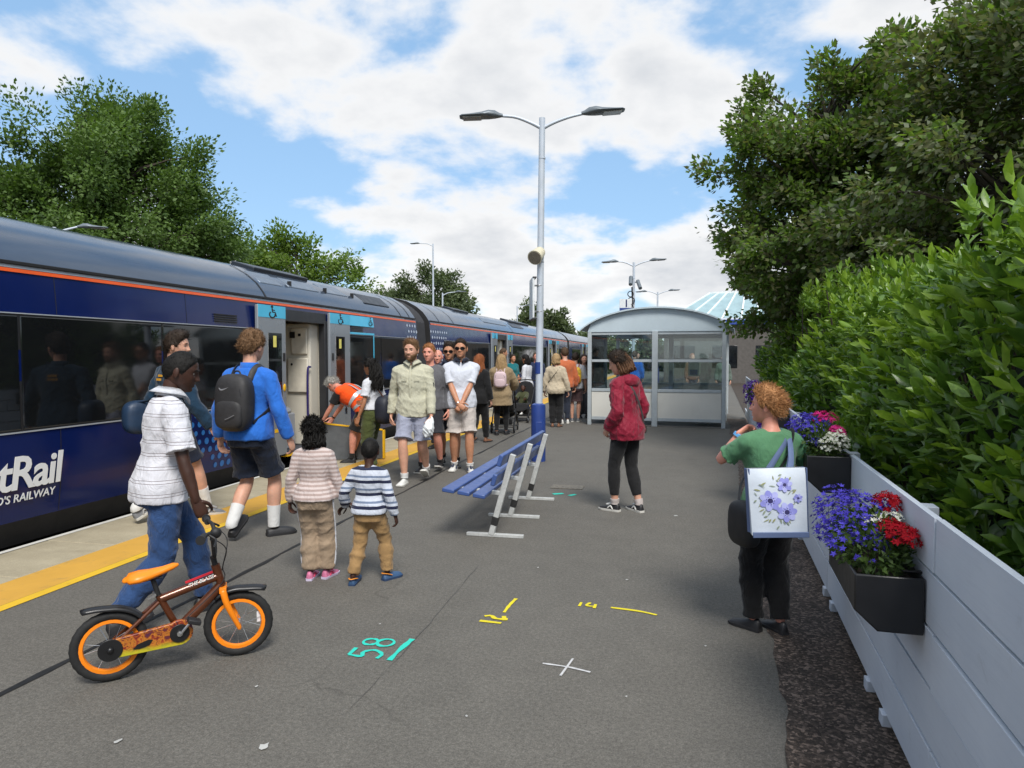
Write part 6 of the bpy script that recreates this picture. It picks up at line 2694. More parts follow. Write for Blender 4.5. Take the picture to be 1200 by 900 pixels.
for nm in 'rl':
    M_ = p._footm(nm)
    mb = MB()
    az = .058 * p.B
    kk = .18 / .27
    mb.sweep([M_ @ Vector((x_ * kk, y_ * kk, z_ * kk - az)) for x_, y_, z_ in ((-.042, .03, .055), (-.034, -.03, .078), (0, -.072, .085), (.034, -.03, .078), (.042, .03, .055))], .007, .004, (0, 0, 1), 6, 4, 'flat')
    mb.build('heel_strap', mat('orange_rubber', srgb(222, 142, 50), .6), p.t)
p.cap(HR['black'], .006, noise=.0012, nfreq=90, strands=700, slen=.007, sw=.0016, curl=1.2)

# ---- station worker bending over the ramp
HIVIS = C_('hivis_orange', srgb(242, 84, 22), namt=.08)
p = Person('bending station worker with grey hair in orange high visibility vest', -2.40, 10.9, -78, 1.66, sk='pink', lean=(34, 64), head=(8, -30), drop=.03, hips=(0, -.16),
           ra=dict(w=(.14, .52, .56), pole=(.5, -.5, .2)), la=dict(w=(-.16, .50, .60), pole=(-.5, -.5, .2)), lf=(-.12, .02, 0, -8, 0), rf=(.12, .12, 0, 8, 0), vox=.0125, seed=7, girth=1.2)
p.bottom(BLACKC, .46, .016, 0, name='shorts', endflare=.018)
p.top(BLACKC, .38, .50, .014, .0, 'tee_shirt', cuff=.012)
v_ = p.top(HIVIS, 0.0, .51, .030, .006, 'hivis_vest', neck=.815)
SILV = mat('reflective_silver', srgb(186, 190, 192), .35, .3)
p.band(SILV, .555, .585, .040, 'reflective_band', v_)
p.band(SILV, .63, .66, .040, 'reflective_band', v_)
for sd_ in (1, -1):
    mb = MB()
    f0 = .072 * p.B + .034
    mb.sweep([p.at(.66, sd_ * .06 * p.B, -f0), p.at(.76, sd_ * .06 * p.B, -f0 + .004), p.at(.815, sd_ * .062 * p.B, -.03), p.at(.76, sd_ * .062 * p.B, f0), p.at(.66, sd_ * .06 * p.B, f0)], .024, .003, (0, 0, 1), 6, 4, 'flat')
    mb.build('reflective_band', SILV, v_, True, 0, 60)
p.socks(C_('dark_sock', (0.02, 0.02, 0.02)), .15)
p.shoes(BSHOE, DSOLE)
p.cap(HR['grey'], .014, noise=.009, nfreq=80, strands=1800, slen=.036, sdir=(0, -.3, -.3), sw=.0014, curl=1.0)
mb = MB()
mb.sweep([p.at(.82, -.03, .075), p.at(.74, -.02, .16), p.at(.70, 0, .24), p.at(.74, .02, .16), p.at(.82, .03, .075)], .004, None, (0, 1, 0), 6, 3, 'flat')
mb.box(p.at(.70, 0, .26), (.06, .012, .09))
mb.build('lanyard', mat('lanyard', (.1, .14, .2), .6), p.t)
p.wristband('r', BLK)

# ---- folded access ramp at the door
RAMPG = mat('ramp_grey', srgb(92, 96, 100), .55, .3, nscale=10, namt=.15, dirt=.2)
t = thing('access_ramp', 'grey folding access ramp with yellow edge propped at the train door', 'ramp', (0, 0, 0))
mb = MB()
A0, A1 = Vector((-5.40, 9.98, 0)), Vector((-4.42, 10.42, 0))
dv = (A1 - A0).normalized()
nv_ = Vector((-dv.y, dv.x, 0))
mb.prism([(0, .02), (1.06, .02), (1.06, .46), (0, .60)], A0, dv, (0, 0, 1), nv_ * .035)
pn_ = mb.build('ramp_panel', RAMPG, t, True, .006)
mb = MB()
mb.bar(A0 + Vector((0, 0, .612)) + nv_ * .017, A0 + dv * 1.06 + Vector((0, 0, .472)) + nv_ * .017, .05, .024)
mb.bar(A0 + dv * 1.078 + Vector((0, 0, .02)) + nv_ * .017, A0 + dv * 1.078 + Vector((0, 0, .47)) + nv_ * .017, .05, .03, (1, 0, 0))
mb.build('yellow_edge', YELD, t, True, .004)
mb = MB()
mb.bar(A0 + Vector((0, 0, .03)) + nv_ * .05, A0 + dv * 1.0 + Vector((0, 0, .03)) + nv_ * .05, .06, .05)
mb.build('hinge_bar', STEEL, t, True, .003)

# ---- woman in white tee and olive trousers
OLIVE = C_('olive_trousers', srgb(74, 82, 44))
p = Person('woman with long dark curly hair, white tee and olive trousers by the ramp', -1.96, 9.95, -68, 1.60, 'f', sk='olive', head=(2, -8), vox=.0125, seed=8,
           la=dict(out=.06, fwd=.05), ra=dict(w=(.12, .20, .98), pole=(.6, -1, 0)), lf=(-.08, -.05, 0, -6, 0), rf=(.08, .1, 0, 8, 0))
p.bottom(OLIVE, .98, .022, .022, amp=.007, waist=.62)
p.top(WHITE_T, .36, .56, .016, .004, 'tee_shirt', cuff=.014)
p.shoes(WSHOE, TSOLE)
p.cap(HR['black'], .018, noise=.007, nfreq=80, strands=700, slen=.05, sdir=(0, -.6, -.5), curl=1.2, sw=.002)
p.long_hair(HR['black'], .30, .10, .06, .10, .03, False, 260, .03, spread=1.3)
p.brows(HR['black'])
t = thing('shoulder_bag', 'dark navy shoulder bag on a brown strap behind the olive trousered woman', 'bag', p.loc, p.rz)
mb = MB()
c0 = p.at(.56, .02, -.20)
mb.ell(c0, (.17, .12, .20), 20, 14, None, .65)
mb.build('bag', mat('bag_navy', srgb(30, 34, 46), .6, nscale=12, namt=.2, bump=.4), t, True, 0, 180)
mb = MB()
P = [c0 + np.array([.1, .04, .18]), p.at(.66, .11, .06), p.at(.74, .03, .105), p.at(.83, -.06 * p.B, .02) + np.array([0, 0, .03]), p.at(.74, -.02, -.10), c0 + np.array([-.1, -.03, .18])]
mb.sweep(P, .012, .003, (0, 0, 1), 6, 5, 'flat')
mb.build('strap', LEATHER, t, True, 0, 60)

# ---- man in pale overshirt
BEIGE = C_('pale_overshirt', srgb(190, 188, 166))
LILAC = C_('lilac_shorts', srgb(150, 154, 172))
p = Person('bearded man in pale sage overshirt and lilac shorts carrying a plastic bag', -1.28, 9.15, 184, 1.86, sk='fair', head=(10, -4), vox=.0105, seed=9, girth=1.05, lean=(0, 2), drop=.02,
           la=dict(w=(-.27, .15, .86), pole=(-.6, -1, 0), hand=(-.1, .3, -.9), palm=(1, 0, 0), curl=1.2), ra=dict(out=.05, fwd=-.02), lf=(-.13, -.22, .05, 0, -24), rf=(.08, .16, 0, 8, 0))
p.bottom(LILAC, .45, .020, 0, name='shorts', endflare=.024, amp=.006)
g_ = p.top(BEIGE, .98, .475, .016, .008, 'overshirt', loose=.007, amp=.007, collar='polo')
mb = MB()
f0 = .07 * p.B + .020
mb.sweep([p.at(q, .004, float(np.interp(q, p.tab[:, 0], p.tab[:, 2] + p.tab[:, 3])) * p.B + .027) for q in np.linspace(.49, .81, 9)], .012, .003, (0, 1, 0), 6, 1, 'flat')
mb.build('button_placket', BEIGE, g_)
for sd_ in (1, -1):
    mb = MB()
    q = .735
    pts = [(sd_ * .028, q), (sd_ * .062, q)]
    a, b_ = [p.at(q, x_ * p.B, float(np.interp(q, p.tab[:, 0], p.tab[:, 2])) * p.B * math.sqrt(max(.05, 1 - (x_ / .12) ** 2)) + .024) for x_, q in pts]
    mb.bar(a, b_, .010, .030, (0, 0, 1))
    mb.build('pocket_flap', BEIGE, g_, True, .002)
mb = MB()
e_, w_ = p.el_l, p.wr_l
a = p.sh_l * .35 + p.el_l * .65
mb.bar(a + np.array([-.052, .03, .05]), a + np.array([-.056, .03, -.04]), .008, .014)
mb.build('sleeve_tab', BLK, g_)
p.socks(WSOCK, .10)
p.shoes(WSHOE, TSOLE)
p.cap(HR['sandy'], .0035, topthick=.024, noise=.0035, strands=1400, slen=.026, sdir=(.3, -.2, .4), frontvol=.012)
p.beard(HR['sandy'], .009)
p.brows(HR['sandy'])
t = thing('plastic_bag', 'crumpled white plastic bag in the hand of the man in the pale overshirt', 'bag', p.loc, p.rz)
mb = MB()
h0 = p.wr_l + np.array([0, .04, -.09])
mb.sweep([h0 + np.array([0, .01, .08]), h0 + np.array([0, .03, .03]), h0 + np.array([.01, .06, -.03]), h0 + np.array([.03, .07, -.10]), h0 + np.array([.04, .06, -.15])], [.02, .045, .075, .08, .05], [.015, .03, .045, .05, .03], (0, 1, 0), 16, 4, 'round')
me = remesh(mb, .010, 2)
wrinkle(me, .016, 5, 55)
finish(me, 'bag', mat('white_plastic', srgb(214, 218, 220), .35, nscale=20, namt=.06), t, True, 0, 180)

# ---- man in grey jumper just behind
GREYJ = C_('grey_jumper', srgb(96, 96, 100))
p = Person('ruddy man in grey jumper half hidden behind the pale overshirt', -1.16, 10.05, 188, 1.80, sk='pink', head=(6, -2), vox=.0125, seed=10, girth=1.06, lf=(-.12, -.1, .03, 0, -12), rf=(.10, .1, 0, 8, 0))
p.bottom(C_('charcoal_shorts', srgb(48, 50, 56)), .46, .018, 0, name='shorts', endflare=.02)
p.top(GREYJ, .97, .49, .020, .006, 'jumper', loose=.006)
p.socks(C_('dark_sock', (0.02, 0.02, 0.02)), .10)
p.shoes(BSHOE, TSOLE)
p.cap(HR['ginger'], .0035, topthick=.016, noise=.003, strands=900, slen=.02, sdir=(0, .2, .3), frontvol=.008)
p.brows(HR['sandy'])

# ---- bald older man
SKYS = C_('pale_blue_shirt', srgb(170, 184, 206))
p = Person('balding older man in pale blue shirt and dark waistcoat among the crowd', -1.30, 12.5, 205, 1.74, sk='pink', head=(-25, -4), vox=.014, seed=11, girth=1.1)
p.bottom(NAVYC, 1.0, .014, .010)
p.top(SKYS, .95, .50, .016, .004, 'shirt', loose=.006, collar='polo')
p.top(C_('dark_waistcoat', srgb(52, 56, 70)), 0, .50, .026, 0, 'waistcoat', neck=.80)
p.shoes(BSHOE, DSOLE)
p.cap(HR['grey'], .006, ([0, .9, 1.15, 1.4, 1.7, 2.4, 3.15], [.2, .2, .06, .0, .0, -.055, -.06]), noise=.002, strands=150, slen=.014) if False else None
p.brows(HR['grey'])

# ---- man in navy polo and sunglasses
p = Person('dark haired man in navy polo, dark shorts and sunglasses', -.93, 10.55, 178, 1.83, sk='tan', head=(4, -4), vox=.0125, seed=12, girth=1.05,
           ra=dict(w=(.20, .20, .95), pole=(.6, -.8, 0)), la=dict(out=.06, fwd=.04), lf=(-.11, .12, 0, -8, 0), rf=(.11, -.1, .03, 8, -14))
p.bottom(C_('slate_shorts', srgb(44, 48, 58)), .47, .018, 0, name='shorts', endflare=.02)
p.top(C_('navy_polo', srgb(30, 36, 54)), .41, .49, .012, .006, 'polo_shirt', cuff=.014, collar='polo')
p.socks(C_('dark_sock', (0.02, 0.02, 0.02)), .08)
p.shoes(BSHOE, DSOLE)
p.cap(HR['dark'], .0035, topthick=.02, noise=.003, strands=900, slen=.022, sdir=(0, .1, .4), frontvol=.010)
p.sunglasses()
p.wristband('r', mat('yellow_band', srgb(220, 190, 40), .5), 'wristband', .030, .012)

# ---- man in white polo
SANDS = C_('sand_shorts', srgb(190, 182, 176))
p = Person('man in white polo with navy collar, sand shorts and sunglasses', -.72, 10.05, 176, 1.87, sk='tan', head=(8, -3), vox=.0105, seed=13, girth=1.06,
           ra=dict(w=(.03, .25, .94), pole=(.9, -.5, 0), hand=(-.75, .3, -.5), palm=(0, -1, 0), curl=.6), la=dict(w=(.03, .27, .88), pole=(-.9, -.5, 0), hand=(.5, .2, -.75), palm=(0, -1, 0), curl=.7),
           lf=(-.12, .10, 0, -10, 0), rf=(.10, -.08, 0, 14, 0))
p.bottom(SANDS, .47, .020, 0, name='shorts', endflare=.024, amp=.006)
p.top(C_('white_polo', srgb(206, 210, 220)), .40, .49, .011, .004, 'polo_shirt', cuff=.010, collar='polo', collar_m=C_('navy_collar', srgb(26, 30, 46)))
p.socks(WSOCK, .06)
p.shoes(WSHOE, TSOLE, m2=mat('navy_trim', srgb(60, 66, 84), .6))
p.cap(HR['dark'], .0025, topthick=.014, noise=.002, strands=1000, slen=.014, sdir=(0, .2, .4), frontvol=.008)
p.sunglasses()
p.wristband('r', STEEL, 'watch', .031, .02)

# ---- red haired woman in black
p = Person('woman with long auburn hair dressed in black walking away', -.62, 13.3, 24, 1.66, 'f', sk='fair', head=(0, -4), vox=.014, seed=14, lf=(-.08, -.12, .03, -6, -12), rf=(.08, .14, 0, 8, 0))
p.bottom(BLACKC, 1.0, .010, .012)
p.top(BLACKC, .96, .45, .020, .012, 'jacket', loose=.010)
p.shoes(mat('tan_shoe', srgb(128, 88, 64), .6), DSOLE)
p.cap(HR['red'], .016, noise=.004, strands=300, slen=.04, sdir=(0, -.5, -.6))
p.long_hair(HR['red'], .30, .085, .05, .085, .012, True, 220, .04)

# ---- blonde woman in tan coat pushing a pushchair
TANC = C_('tan_coat', srgb(150, 130, 100))
p = Person('woman with long blonde hair in tan coat pushing a pushchair', -.22, 14.6, 6, 1.66, 'f', sk='fair', head=(4, -4), vox=.014, seed=15, girth=1.08, ra=dict(w=(.22, .30, .95), pole=(.7, -.9, 0)), la=dict(w=(-.22, .30, .95), pole=(-.7, -.9, 0)), lf=(-.09, -.05, 0, -6, 0), rf=(.09, .08, 0, 8, 0))
p.bottom(BLACKC, 1.0, .006, .002, name='leggings')
p.skirted(TANC, .92, .375, .040, .03, loose=.020)
p.shoes(BSHOE, DSOLE)
p.cap(HR['blonde'], .016, noise=.004, strands=300, slen=.04, sdir=(0, -.5, -.6))
p.long_hair(HR['blonde'], .26, .085, .05, .085, .014, True, 220, .04)
PINKB = mat('pink_canvas', srgb(206, 182, 186), .7, nscale=12, namt=.1, bump=.3)
backpack(p, 'small pale pink backpack on the woman in the tan coat', PINKB, .26, .33, .13, .70, back=.125)
BLONDE = p


def pushchair(xc, zf, face, label, seatm, hood=False):
    x, y = GP(xc, zf)
    t = thing('pushchair', label, 'pushchair', (x, y, 0), YAW - R(face), 'pushchairs in the crowd')
    FR = mat('pushchair_frame', (0.02, 0.02, 0.022), .4, .3)
    for sx in (-.24, .24):
        for yy, r_ in ((-.30, .12), (.42, .09)):
            mb = MB()
            mb.torus((sx, yy, r_), (1, 0, 0), r_ - .018, .018, 22, 8)
            wh = mb.build('wheel', BLK, t)
            mb = MB()
            mb.cyl((sx - .012, yy, r_), (sx + .012, yy, r_), r_ * .30, 12)
            for k in range(5):
                a_ = k * 2 * math.pi / 5
                mb.bar((sx, yy, r_), (sx, yy + math.cos(a_) * (r_ - .02), r_ + math.sin(a_) * (r_ - .02)), .012, .014, (1, 0, 0))
            mb.build('hub', LGREY, wh, False)
        mb = MB()
        mb.tube([(sx, .42, .10), (sx, .1, .45), (sx, -.25, .85), (sx, -.42, 1.0)], .014, 8, 0, 'flat', 3)
        mb.tube([(sx, -.30, .13), (sx, -.05, .42), (sx, .05, .50)], .013, 8, 0, 'flat', 3)
        mb.build('side_frame', FR, t)
    mb = MB()
    mb.tube([(-.24, -.42, 1.0), (0, -.45, 1.02), (.24, -.42, 1.0)], .017, 8, 0, 'round', 3)
    mb.build('handle', BLK, t)
    mb = MB()
    mb.sweep([(0, .30, .36), (0, .22, .43), (0, -.02, .43), (0, -.14, .55), (0, -.26, .88)], [.20, .21, .21, .21, .20], [.02, .03, .035, .03, .02], (0, .3, 1), 14, 4, 'round')
    mb.build('seat', seatm, t, True, 0, 60)
    mb = MB()
    mb.box2((-.20, -.28, .18), (.20, .12, .30))
    mb.build('basket', seatm, t, True, .03)
    mb = MB()
    mb.tube([(-.24, .42, .10), (.24, .42, .10)], .012, 8)
    mb.tube([(-.24, -.30, .13), (.24, -.30, .13)], .012, 8)
    mb.build('axle', FR, t)
    if hood:
        mb = MB()
        rr_ = []
        for k in range(6):
            a_ = R(20 + k * 24)
            rr_.append([(.22 * math.cos(u_), -.24 + .30 * math.cos(a_) * math.sin(u_) * 1.0, .78 + .28 * math.sin(a_) * math.sin(u_)) for u_ in np.linspace(0, math.pi, 12)])
        V = [q for r_ in rr_ for q in r_]
        mb.add(V, [(i * 12 + j, i * 12 + j + 1, (i + 1) * 12 + j + 1, (i + 1) * 12 + j) for i in range(5) for j in range(11)])
        mb.build('hood', seatm, t, True, 0, 60)
    return t


pushchair(-.16, 15.25, 6, 'black pushchair pushed by the woman in the tan coat', BLACKC, True)
pushchair(.27, 17.7, 196, 'black pushchair carrying a child in an olive jacket', BLACKC)
# child in the pushchair
p = Person('child in olive jacket sitting in a black pushchair', .27, 17.7, 196, .95, 'm', headh=.175, sk='brown', lean=(-12, -4), drop=.03, hips=(0, -.02), vox=.012, seed=16, girth=1.15,
           la=dict(w=(-.12, .22, .56), pole=(-.6, -.5, 0)), ra=dict(w=(.12, .22, .56), pole=(.6, -.5, 0)), lf=(-.07, .36, .20, 0, 0), rf=(.07, .36, .20, 0, 0))
p.bottom(BLACKC, .98, .012, .01)
p.top(C_('olive_jacket', srgb(66, 70, 44)), .95, .50, .022, 0, 'jacket', loose=.01, hood=True)
p.shoes(WSHOE, TSOLE, L=.16)
p.cap(HR['black'], .006, noise=.0012, strands=200, slen=.007)

# ---- further people by the train
p = Person('grey haired man in dark jacket standing at the second carriage door', -.27, 20.2, 80, 1.84, sk='tan', head=(0, -4), vox=.016, seed=17)
p.bottom(NAVYC, 1.0, .012, .01)
p.top(C_('ink_jacket', srgb(34, 38, 48)), .96, .47, .022, .01, 'jacket', loose=.01)
p.shoes(BSHOE, DSOLE)
p.cap(HR['brown'], .010, noise=.003, strands=120, slen=.02)
p = Person('woman with dark hair in white cardigan beside the pushchair', .40, 19.2, -60, 1.66, 'f', sk='olive', head=(0, -10), vox=.016, seed=18, ra=dict(w=(.1, .25, 1.0), pole=(.7, -.9, 0)))
p.bottom(NAVYC, 1.0, .012, .01)
p.top(WHITE_T, .95, .47, .020, .01, 'cardigan', loose=.01)
p.shoes(BSHOE, DSOLE)
p.cap(HR['black'], .016, noise=.004, strands=120, slen=.03)
p.long_hair(HR['black'], .12, .08, .05, .08, .01, True, 70, .03)
p = Person('person in teal top glimpsed between the pushchair and the train', .02, 22.5, 150, 1.66, 'f', sk='tan', vox=.018, seed=19)
p.bottom(NAVYC, 1.0, .012, .01)
p.top(C_('teal_top', srgb(22, 104, 110)), .5, .50, .018, .01, 'top')
p.shoes(BSHOE, DSOLE)
p.cap(HR['dark'], .016, noise=.004, strands=60, slen=.03)
p = Person('person in navy coat standing just behind the lamp post', .66, 19.6, 170, 1.72, 'm', sk='pink', vox=.016, seed=20)
p.bottom(NAVYC, 1.0, .012, .01)
p.top(C_('navy_coat', srgb(34, 44, 72)), .96, .45, .024, .01, 'coat', loose=.01)
p.shoes(BSHOE, DSOLE)
p.cap(HR['brown'], .010, noise=.003, strands=80, slen=.02)

# ---- group by the shelter
CREAMJ = C_('cream_jacket', srgb(190, 176, 152))
p = Person('woman with blonde bob, cream jacket and black trousers near the shelter', 1.0, 16.2, 12, 1.67, 'f', sk='fair', head=(4, -4), vox=.014, seed=21, girth=1.12, la=dict(out=.06, fwd=.03), ra=dict(out=.07, fwd=.02))
p.bottom(BLACKC, 1.0, .014, .014)
p.top(CREAMJ, .96, .465, .024, .016, 'jacket', loose=.016, amp=.007)
p.shoes(mat('tan_shoe', (.2, .1, .05)), DSOLE)
p.cap(HR['blonde'], .020, noise=.004, strands=300, slen=.04, sdir=(0, -.3, -.8))
p.long_hair(HR['blonde'], .03, .078, .05, .085, .006, True, 120, .03)
t = thing('crossbody_bag', 'small black bag on a strap across the cream jacket', 'bag', p.loc, p.rz)
mb = MB()
c0 = p.at(.56, -.20, .03)
mb.ell(c0, (.04, .10, .08), 14, 10, None, .6)
mb.build('bag', BLK, t, True, 0, 180)
mb = MB()
mb.sweep([c0 + np.array([0, -.05, .06]), p.at(.68, -.08, -.135), p.at(.76, .03, -.13), p.at(.825, .10, -.06) + np.array([0, 0, .01]), p.at(.82, .10, .05), p.at(.74, .02, .13), p.at(.66, -.10, .13), c0 + np.array([0, .05, .06])], .010, .004, (0, 0, 1), 6, 4, 'flat')
mb.build('strap', BLK, t, True, 0, 60)

RUST = C_('rust_shirt', srgb(190, 104, 66))
p = Person('man in rust orange shirt and dark jeans near the shelter', 1.27, 17.1, -12, 1.82, sk='fair', head=(0, -2), vox=.015, seed=22, girth=1.08)
p.bottom(C_('dark_jeans', srgb(42, 48, 62)), 1.0, .012, .008)
p.top(RUST, .96, .48, .024, .01, 'shirt', loose=.010)
p.shoes(WSHOE, TSOLE)
p.cap(HR['brown'], .010, topthick=.018, noise=.004, strands=200, slen=.02)
p = Person('youngster in white tee and plum shorts with a yellow backpack', 1.56, 17.5, 8, 1.70, sk='fair', vox=.015, seed=23)
p.bottom(C_('plum_shorts', srgb(104, 82, 84)), .46, .018, 0, name='shorts', endflare=.02)
p.top(WHITE_T, .5, .49, .018, .006, 'tee_shirt', cuff=.012)
p.shoes(mat('grey_shoe', (.2, .2, .2)), TSOLE)
p.cap(HR['dark'], .012, noise=.004, strands=200, slen=.02)
backpack(p, 'yellow and red patterned backpack near the shelter', mat('yellow_canvas', srgb(196, 160, 44), .7, nscale=18, namt=.5, bump=.3), .32, .44, .17, .68, m2=mat('red_canvas', srgb(178, 84, 48), .7, nscale=20, namt=.4))
p = Person('woman with long dark hair in grey clothes beside the shelter post', 1.88, 18.6, 175, 1.66, 'f', sk='fair', vox=.016, seed=24)
p.bottom(C_('grey_trousers', srgb(84, 84, 88)), 1.0, .016, .016)
p.top(C_('taupe_top', srgb(112, 98, 88)), .96, .47, .022, .012, 'top', loose=.01)
p.shoes(BSHOE, DSOLE)
p.cap(HR['dark'], .016, noise=.004, strands=120, slen=.03)
p.long_hair(HR['dark'], .22, .08, .05, .08, .01, True, 110, .03)
# seen through the shelter glass
for k, (xc, zf, fa, H_, sx, mt, hr, lb) in enumerate((
        (4.05, 23.5, 20, 1.78, 'm', C_('cobalt_anorak', srgb(40, 104, 196)), 'brown', 'person in cobalt blue anorak beyond the shelter'),
        (6.2, 24.5, 160, 1.70, 'f', C_('brown_coat', srgb(110, 78, 62)), 'red', 'person in brown coat beyond the shelter glass'),
        (6.9, 23.2, 190, 1.66, 'f', C_('sage_top', srgb(92, 104, 96)), 'dark', 'person in sage top beyond the shelter glass'),
        (5.3, 30, 170, 1.75, 'm', C_('denim_shirt', srgb(60, 90, 130)), 'dark', 'far person in denim shirt beyond the shelter'))):
    p = Person(lb, xc, zf, fa, H_, sx, sk='fair', vox=.018, seed=30 + k)
    p.bottom(NAVYC, 1.0, .012, .01)
    p.top(mt, .96, .47, .024, .01, 'jacket', loose=.01)
    p.shoes(BSHOE, DSOLE)
    p.cap(HR[hr], .014, noise=.004, strands=60, slen=.02)

# ---- woman in crimson jacket
CRIM = C_('crimson_anorak', srgb(134, 22, 48), fold=.8, rough=.6)
p = Person('woman in crimson hooded jacket and black leggings looking down', 1.20, 7.42, -46, 1.70, 'f', sk='fair', head=(-26, -20), vox=.0105, seed=40, girth=1.04, lean=(0, 4),
           la=dict(w=(-.185, .10, .885), pole=(-.5, -1, 0)), ra=dict(w=(.185, .10, .885), pole=(.5, -1, 0)), lf=(-.06, .10, 0, -4, 0), rf=(.09, -.10, 0, 18, 0))
p.bottom(C_('black_leggings', (0.014, 0.014, 0.015)), .90, .006, .003, name='leggings', amp=.002, crumple=.025)
p.top(CRIM, .98, .455, .026, .022, 'jacket', loose=.014, amp=.009, hood=True)
p.socks(C_('pale_sock', srgb(190, 180, 176)), .10)
p.shoes(mat('black_trainer', (0.016, 0.016, 0.018), .5), TSOLE, m2=WSHOE)
p.cap(HR['dark'], .016, noise=.005, strands=900, slen=.05, sdir=(0, -.4, -.7), sw=.0016)
p.long_hair(hairmat('hair_chestnut', (0.11, 0.055, 0.028)), .07, .076, .05, .082, .008, True, 240, .03)
p.brows(HR['dark'])
t = thing('handbag', 'small dark quilted handbag hanging behind the crimson jacket', 'bag', p.loc, p.rz)
mb = MB()
c0 = p.at(.515, .17, -.04)
mb.ell(c0, (.045, .085, .055), 18, 12, None, .55)
mb.build('bag', mat('quilted_dark', srgb(52, 46, 34), .5, nscale=40, namt=.5, bump=.6, bscale=50), t, True, 0, 180)
mb = MB()
mb.sweep([c0 + np.array([0, .06, .04]), p.at(.62, .12, .13), p.at(.72, .02, .15), p.at(.80, -.10, .09), p.at(.822, -.11, -.01) + np.array([0, 0, .035]), p.at(.78, -.06, -.115), p.at(.70, .02, -.135), p.at(.60, .12, -.12), c0 + np.array([0, -.06, .04])], .011, .003, (0, 0, 1), 6, 4, 'flat')
mb.build('strap', mat('strap_grey', (.07, .06, .06), .6), t, True, 0, 60)

# ---- woman in green tee with tote bag
GREENT = C_('green_tee', srgb(86, 134, 98))
p = Person('woman with ginger curly hair, green tee and black trousers with a flowery tote', 1.53, 4.16, -14, 1.45, 'f', headh=.205, sk='pink', head=(-48, 2), vox=.0105, seed=41, girth=1.14, lean=(0, 5),
           la=dict(w=(-.13, .13, 1.185), pole=(-.55, .35, -1.0), hand=(.75, .1, .35), palm=(.3, -.8, -.6), curl=.9), ra=dict(w=(.13, .16, .97), pole=(.9, -.6, -.2)),
           lf=(-.07, .06, 0, -24, 0), rf=(.06, -.02, 0, -4, 0))
p.bottom(C_('black_trousers', (0.006, 0.006, 0.007)), 1.02, .013, .012, amp=.005)
p.top(GREENT, .34, .50, .014, .004, 'tee_shirt', cuff=.016)
p.shoes(BSHOE, DSOLE)
p.cap(hairmat('hair_strawberry', (0.40, 0.20, 0.085)), .026, noise=.007, nfreq=60, strands=2600, slen=.040, sdir=(0, -.5, .0), curl=1.2, sw=.0012)
p.brows(HR['ginger'])
p.wristband('l', mat('blue_watch', srgb(96, 160, 214), .4), 'watch', .030, .024)
# tote bag at her back
t = thing('tote_bag', 'white tote bag printed with violet anemones on the green woman shoulder', 'bag', p.loc, p.rz)
TW, TH = .29, .36
m_ = bpy.data.materials.new('tote_fabric')
b = NB(m_)
v = b.coords()
c = b.ramp(b.noise(4, 3, .6, v), [(0.3, srgb(192, 202, 214)), (0.7, srgb(208, 216, 226))])
b.pr(c, .55, 0, .4, b.bump(b.noise(16, 3, .6, v), .25, .01))
TOTE = m_
TBLUE = mat('tote_trim', srgb(92, 108, 144), .6)
tc_ = np.array([-.125, -.25, .67])
tM = Matrix.Translation(Vector(tc_)) @ Matrix.Rotation(R(-24), 4, 'Z') @ Matrix.Rotation(R(-3), 4, 'Y')
mb = MB()
n = 9
V = []
for sy in (-1, 1):
    for j in range(n + 1):
        for i in range(n + 1):
            u_, w_ = i / n - .5, j / n
            bul = .075 * (1 - w_) ** .5 * (1 - (2 * u_) ** 4 * .4) + .012
            V.append(tM @ Vector((u_ * TW * (1 + .04 * w_), sy * (bul + .004 * math.sin(9 * u_ + 4 * w_)), w_ * TH)))
m1 = (n + 1) ** 2
F = []
for k in range(2):
    for j in range(n):
        for i in range(n):
            q = (k * m1 + j * (n + 1) + i, k * m1 + j * (n + 1) + i + 1, k * m1 + (j + 1) * (n + 1) + i + 1, k * m1 + (j + 1) * (n + 1) + i)
            F.append(q if k == 0 else q[::-1])
for j in range(n):
    for i in (0, n):
        F.append((j * (n + 1) + i, (j + 1) * (n + 1) + i, m1 + (j + 1) * (n + 1) + i, m1 + j * (n + 1) + i))
for i in range(n):
    F.append((i, i + 1, m1 + i + 1, m1 + i))
mb.add(V, F)
bagm = mb.build('bag', TOTE, t, True, 0, 50)
mb = MB()
for sy in (-1, 1):
    mb.bar(tM @ Vector((-TW * .5, sy * .088, .008)), tM @ Vector((TW * .5, sy * .088, .008)), .012, .03)
for sx in (-1, 1):
    mb.bar(tM @ Vector((sx * TW * .505, 0, .0)), tM @ Vector((sx * TW * .52, 0, TH)), .006, .05, (0, 1, 0))
mb.build('blue_piping', TBLUE, bagm, True, .003)
# printed flowers: flat petals a hair above the cloth


def tote_pt(u_, w_):
    bul = .075 * (1 - w_) ** .5 * (1 - (2 * u_) ** 4 * .4) + .012
    return np.array(tM @ Vector((u_ * TW * (1 + .04 * w_), -(bul + .004 * math.sin(9 * u_ + 4 * w_)) - .0025, w_ * TH)))


def print_blob(mb, u0, w0, ru, rw, ang, lift, m_, n=10, point=0.0):
    ca, sa = math.cos(ang), math.sin(ang)
    V = []
    for k in range(n):
        a_ = 2 * math.pi * k / n
        x_, y_ = ru * math.cos(a_), rw * math.sin(a_) * (1 - point * abs(math.cos(a_)))
        q = tote_pt(u0 + x_ * ca - y_ * sa, w0 + (x_ * sa + y_ * ca) * TW / TH)
        q = q + np.array(tM.to_3x3() @ Vector((0, -lift, 0)))
        V.append(q)
    mb.add(V, [tuple(range(n))], m_)


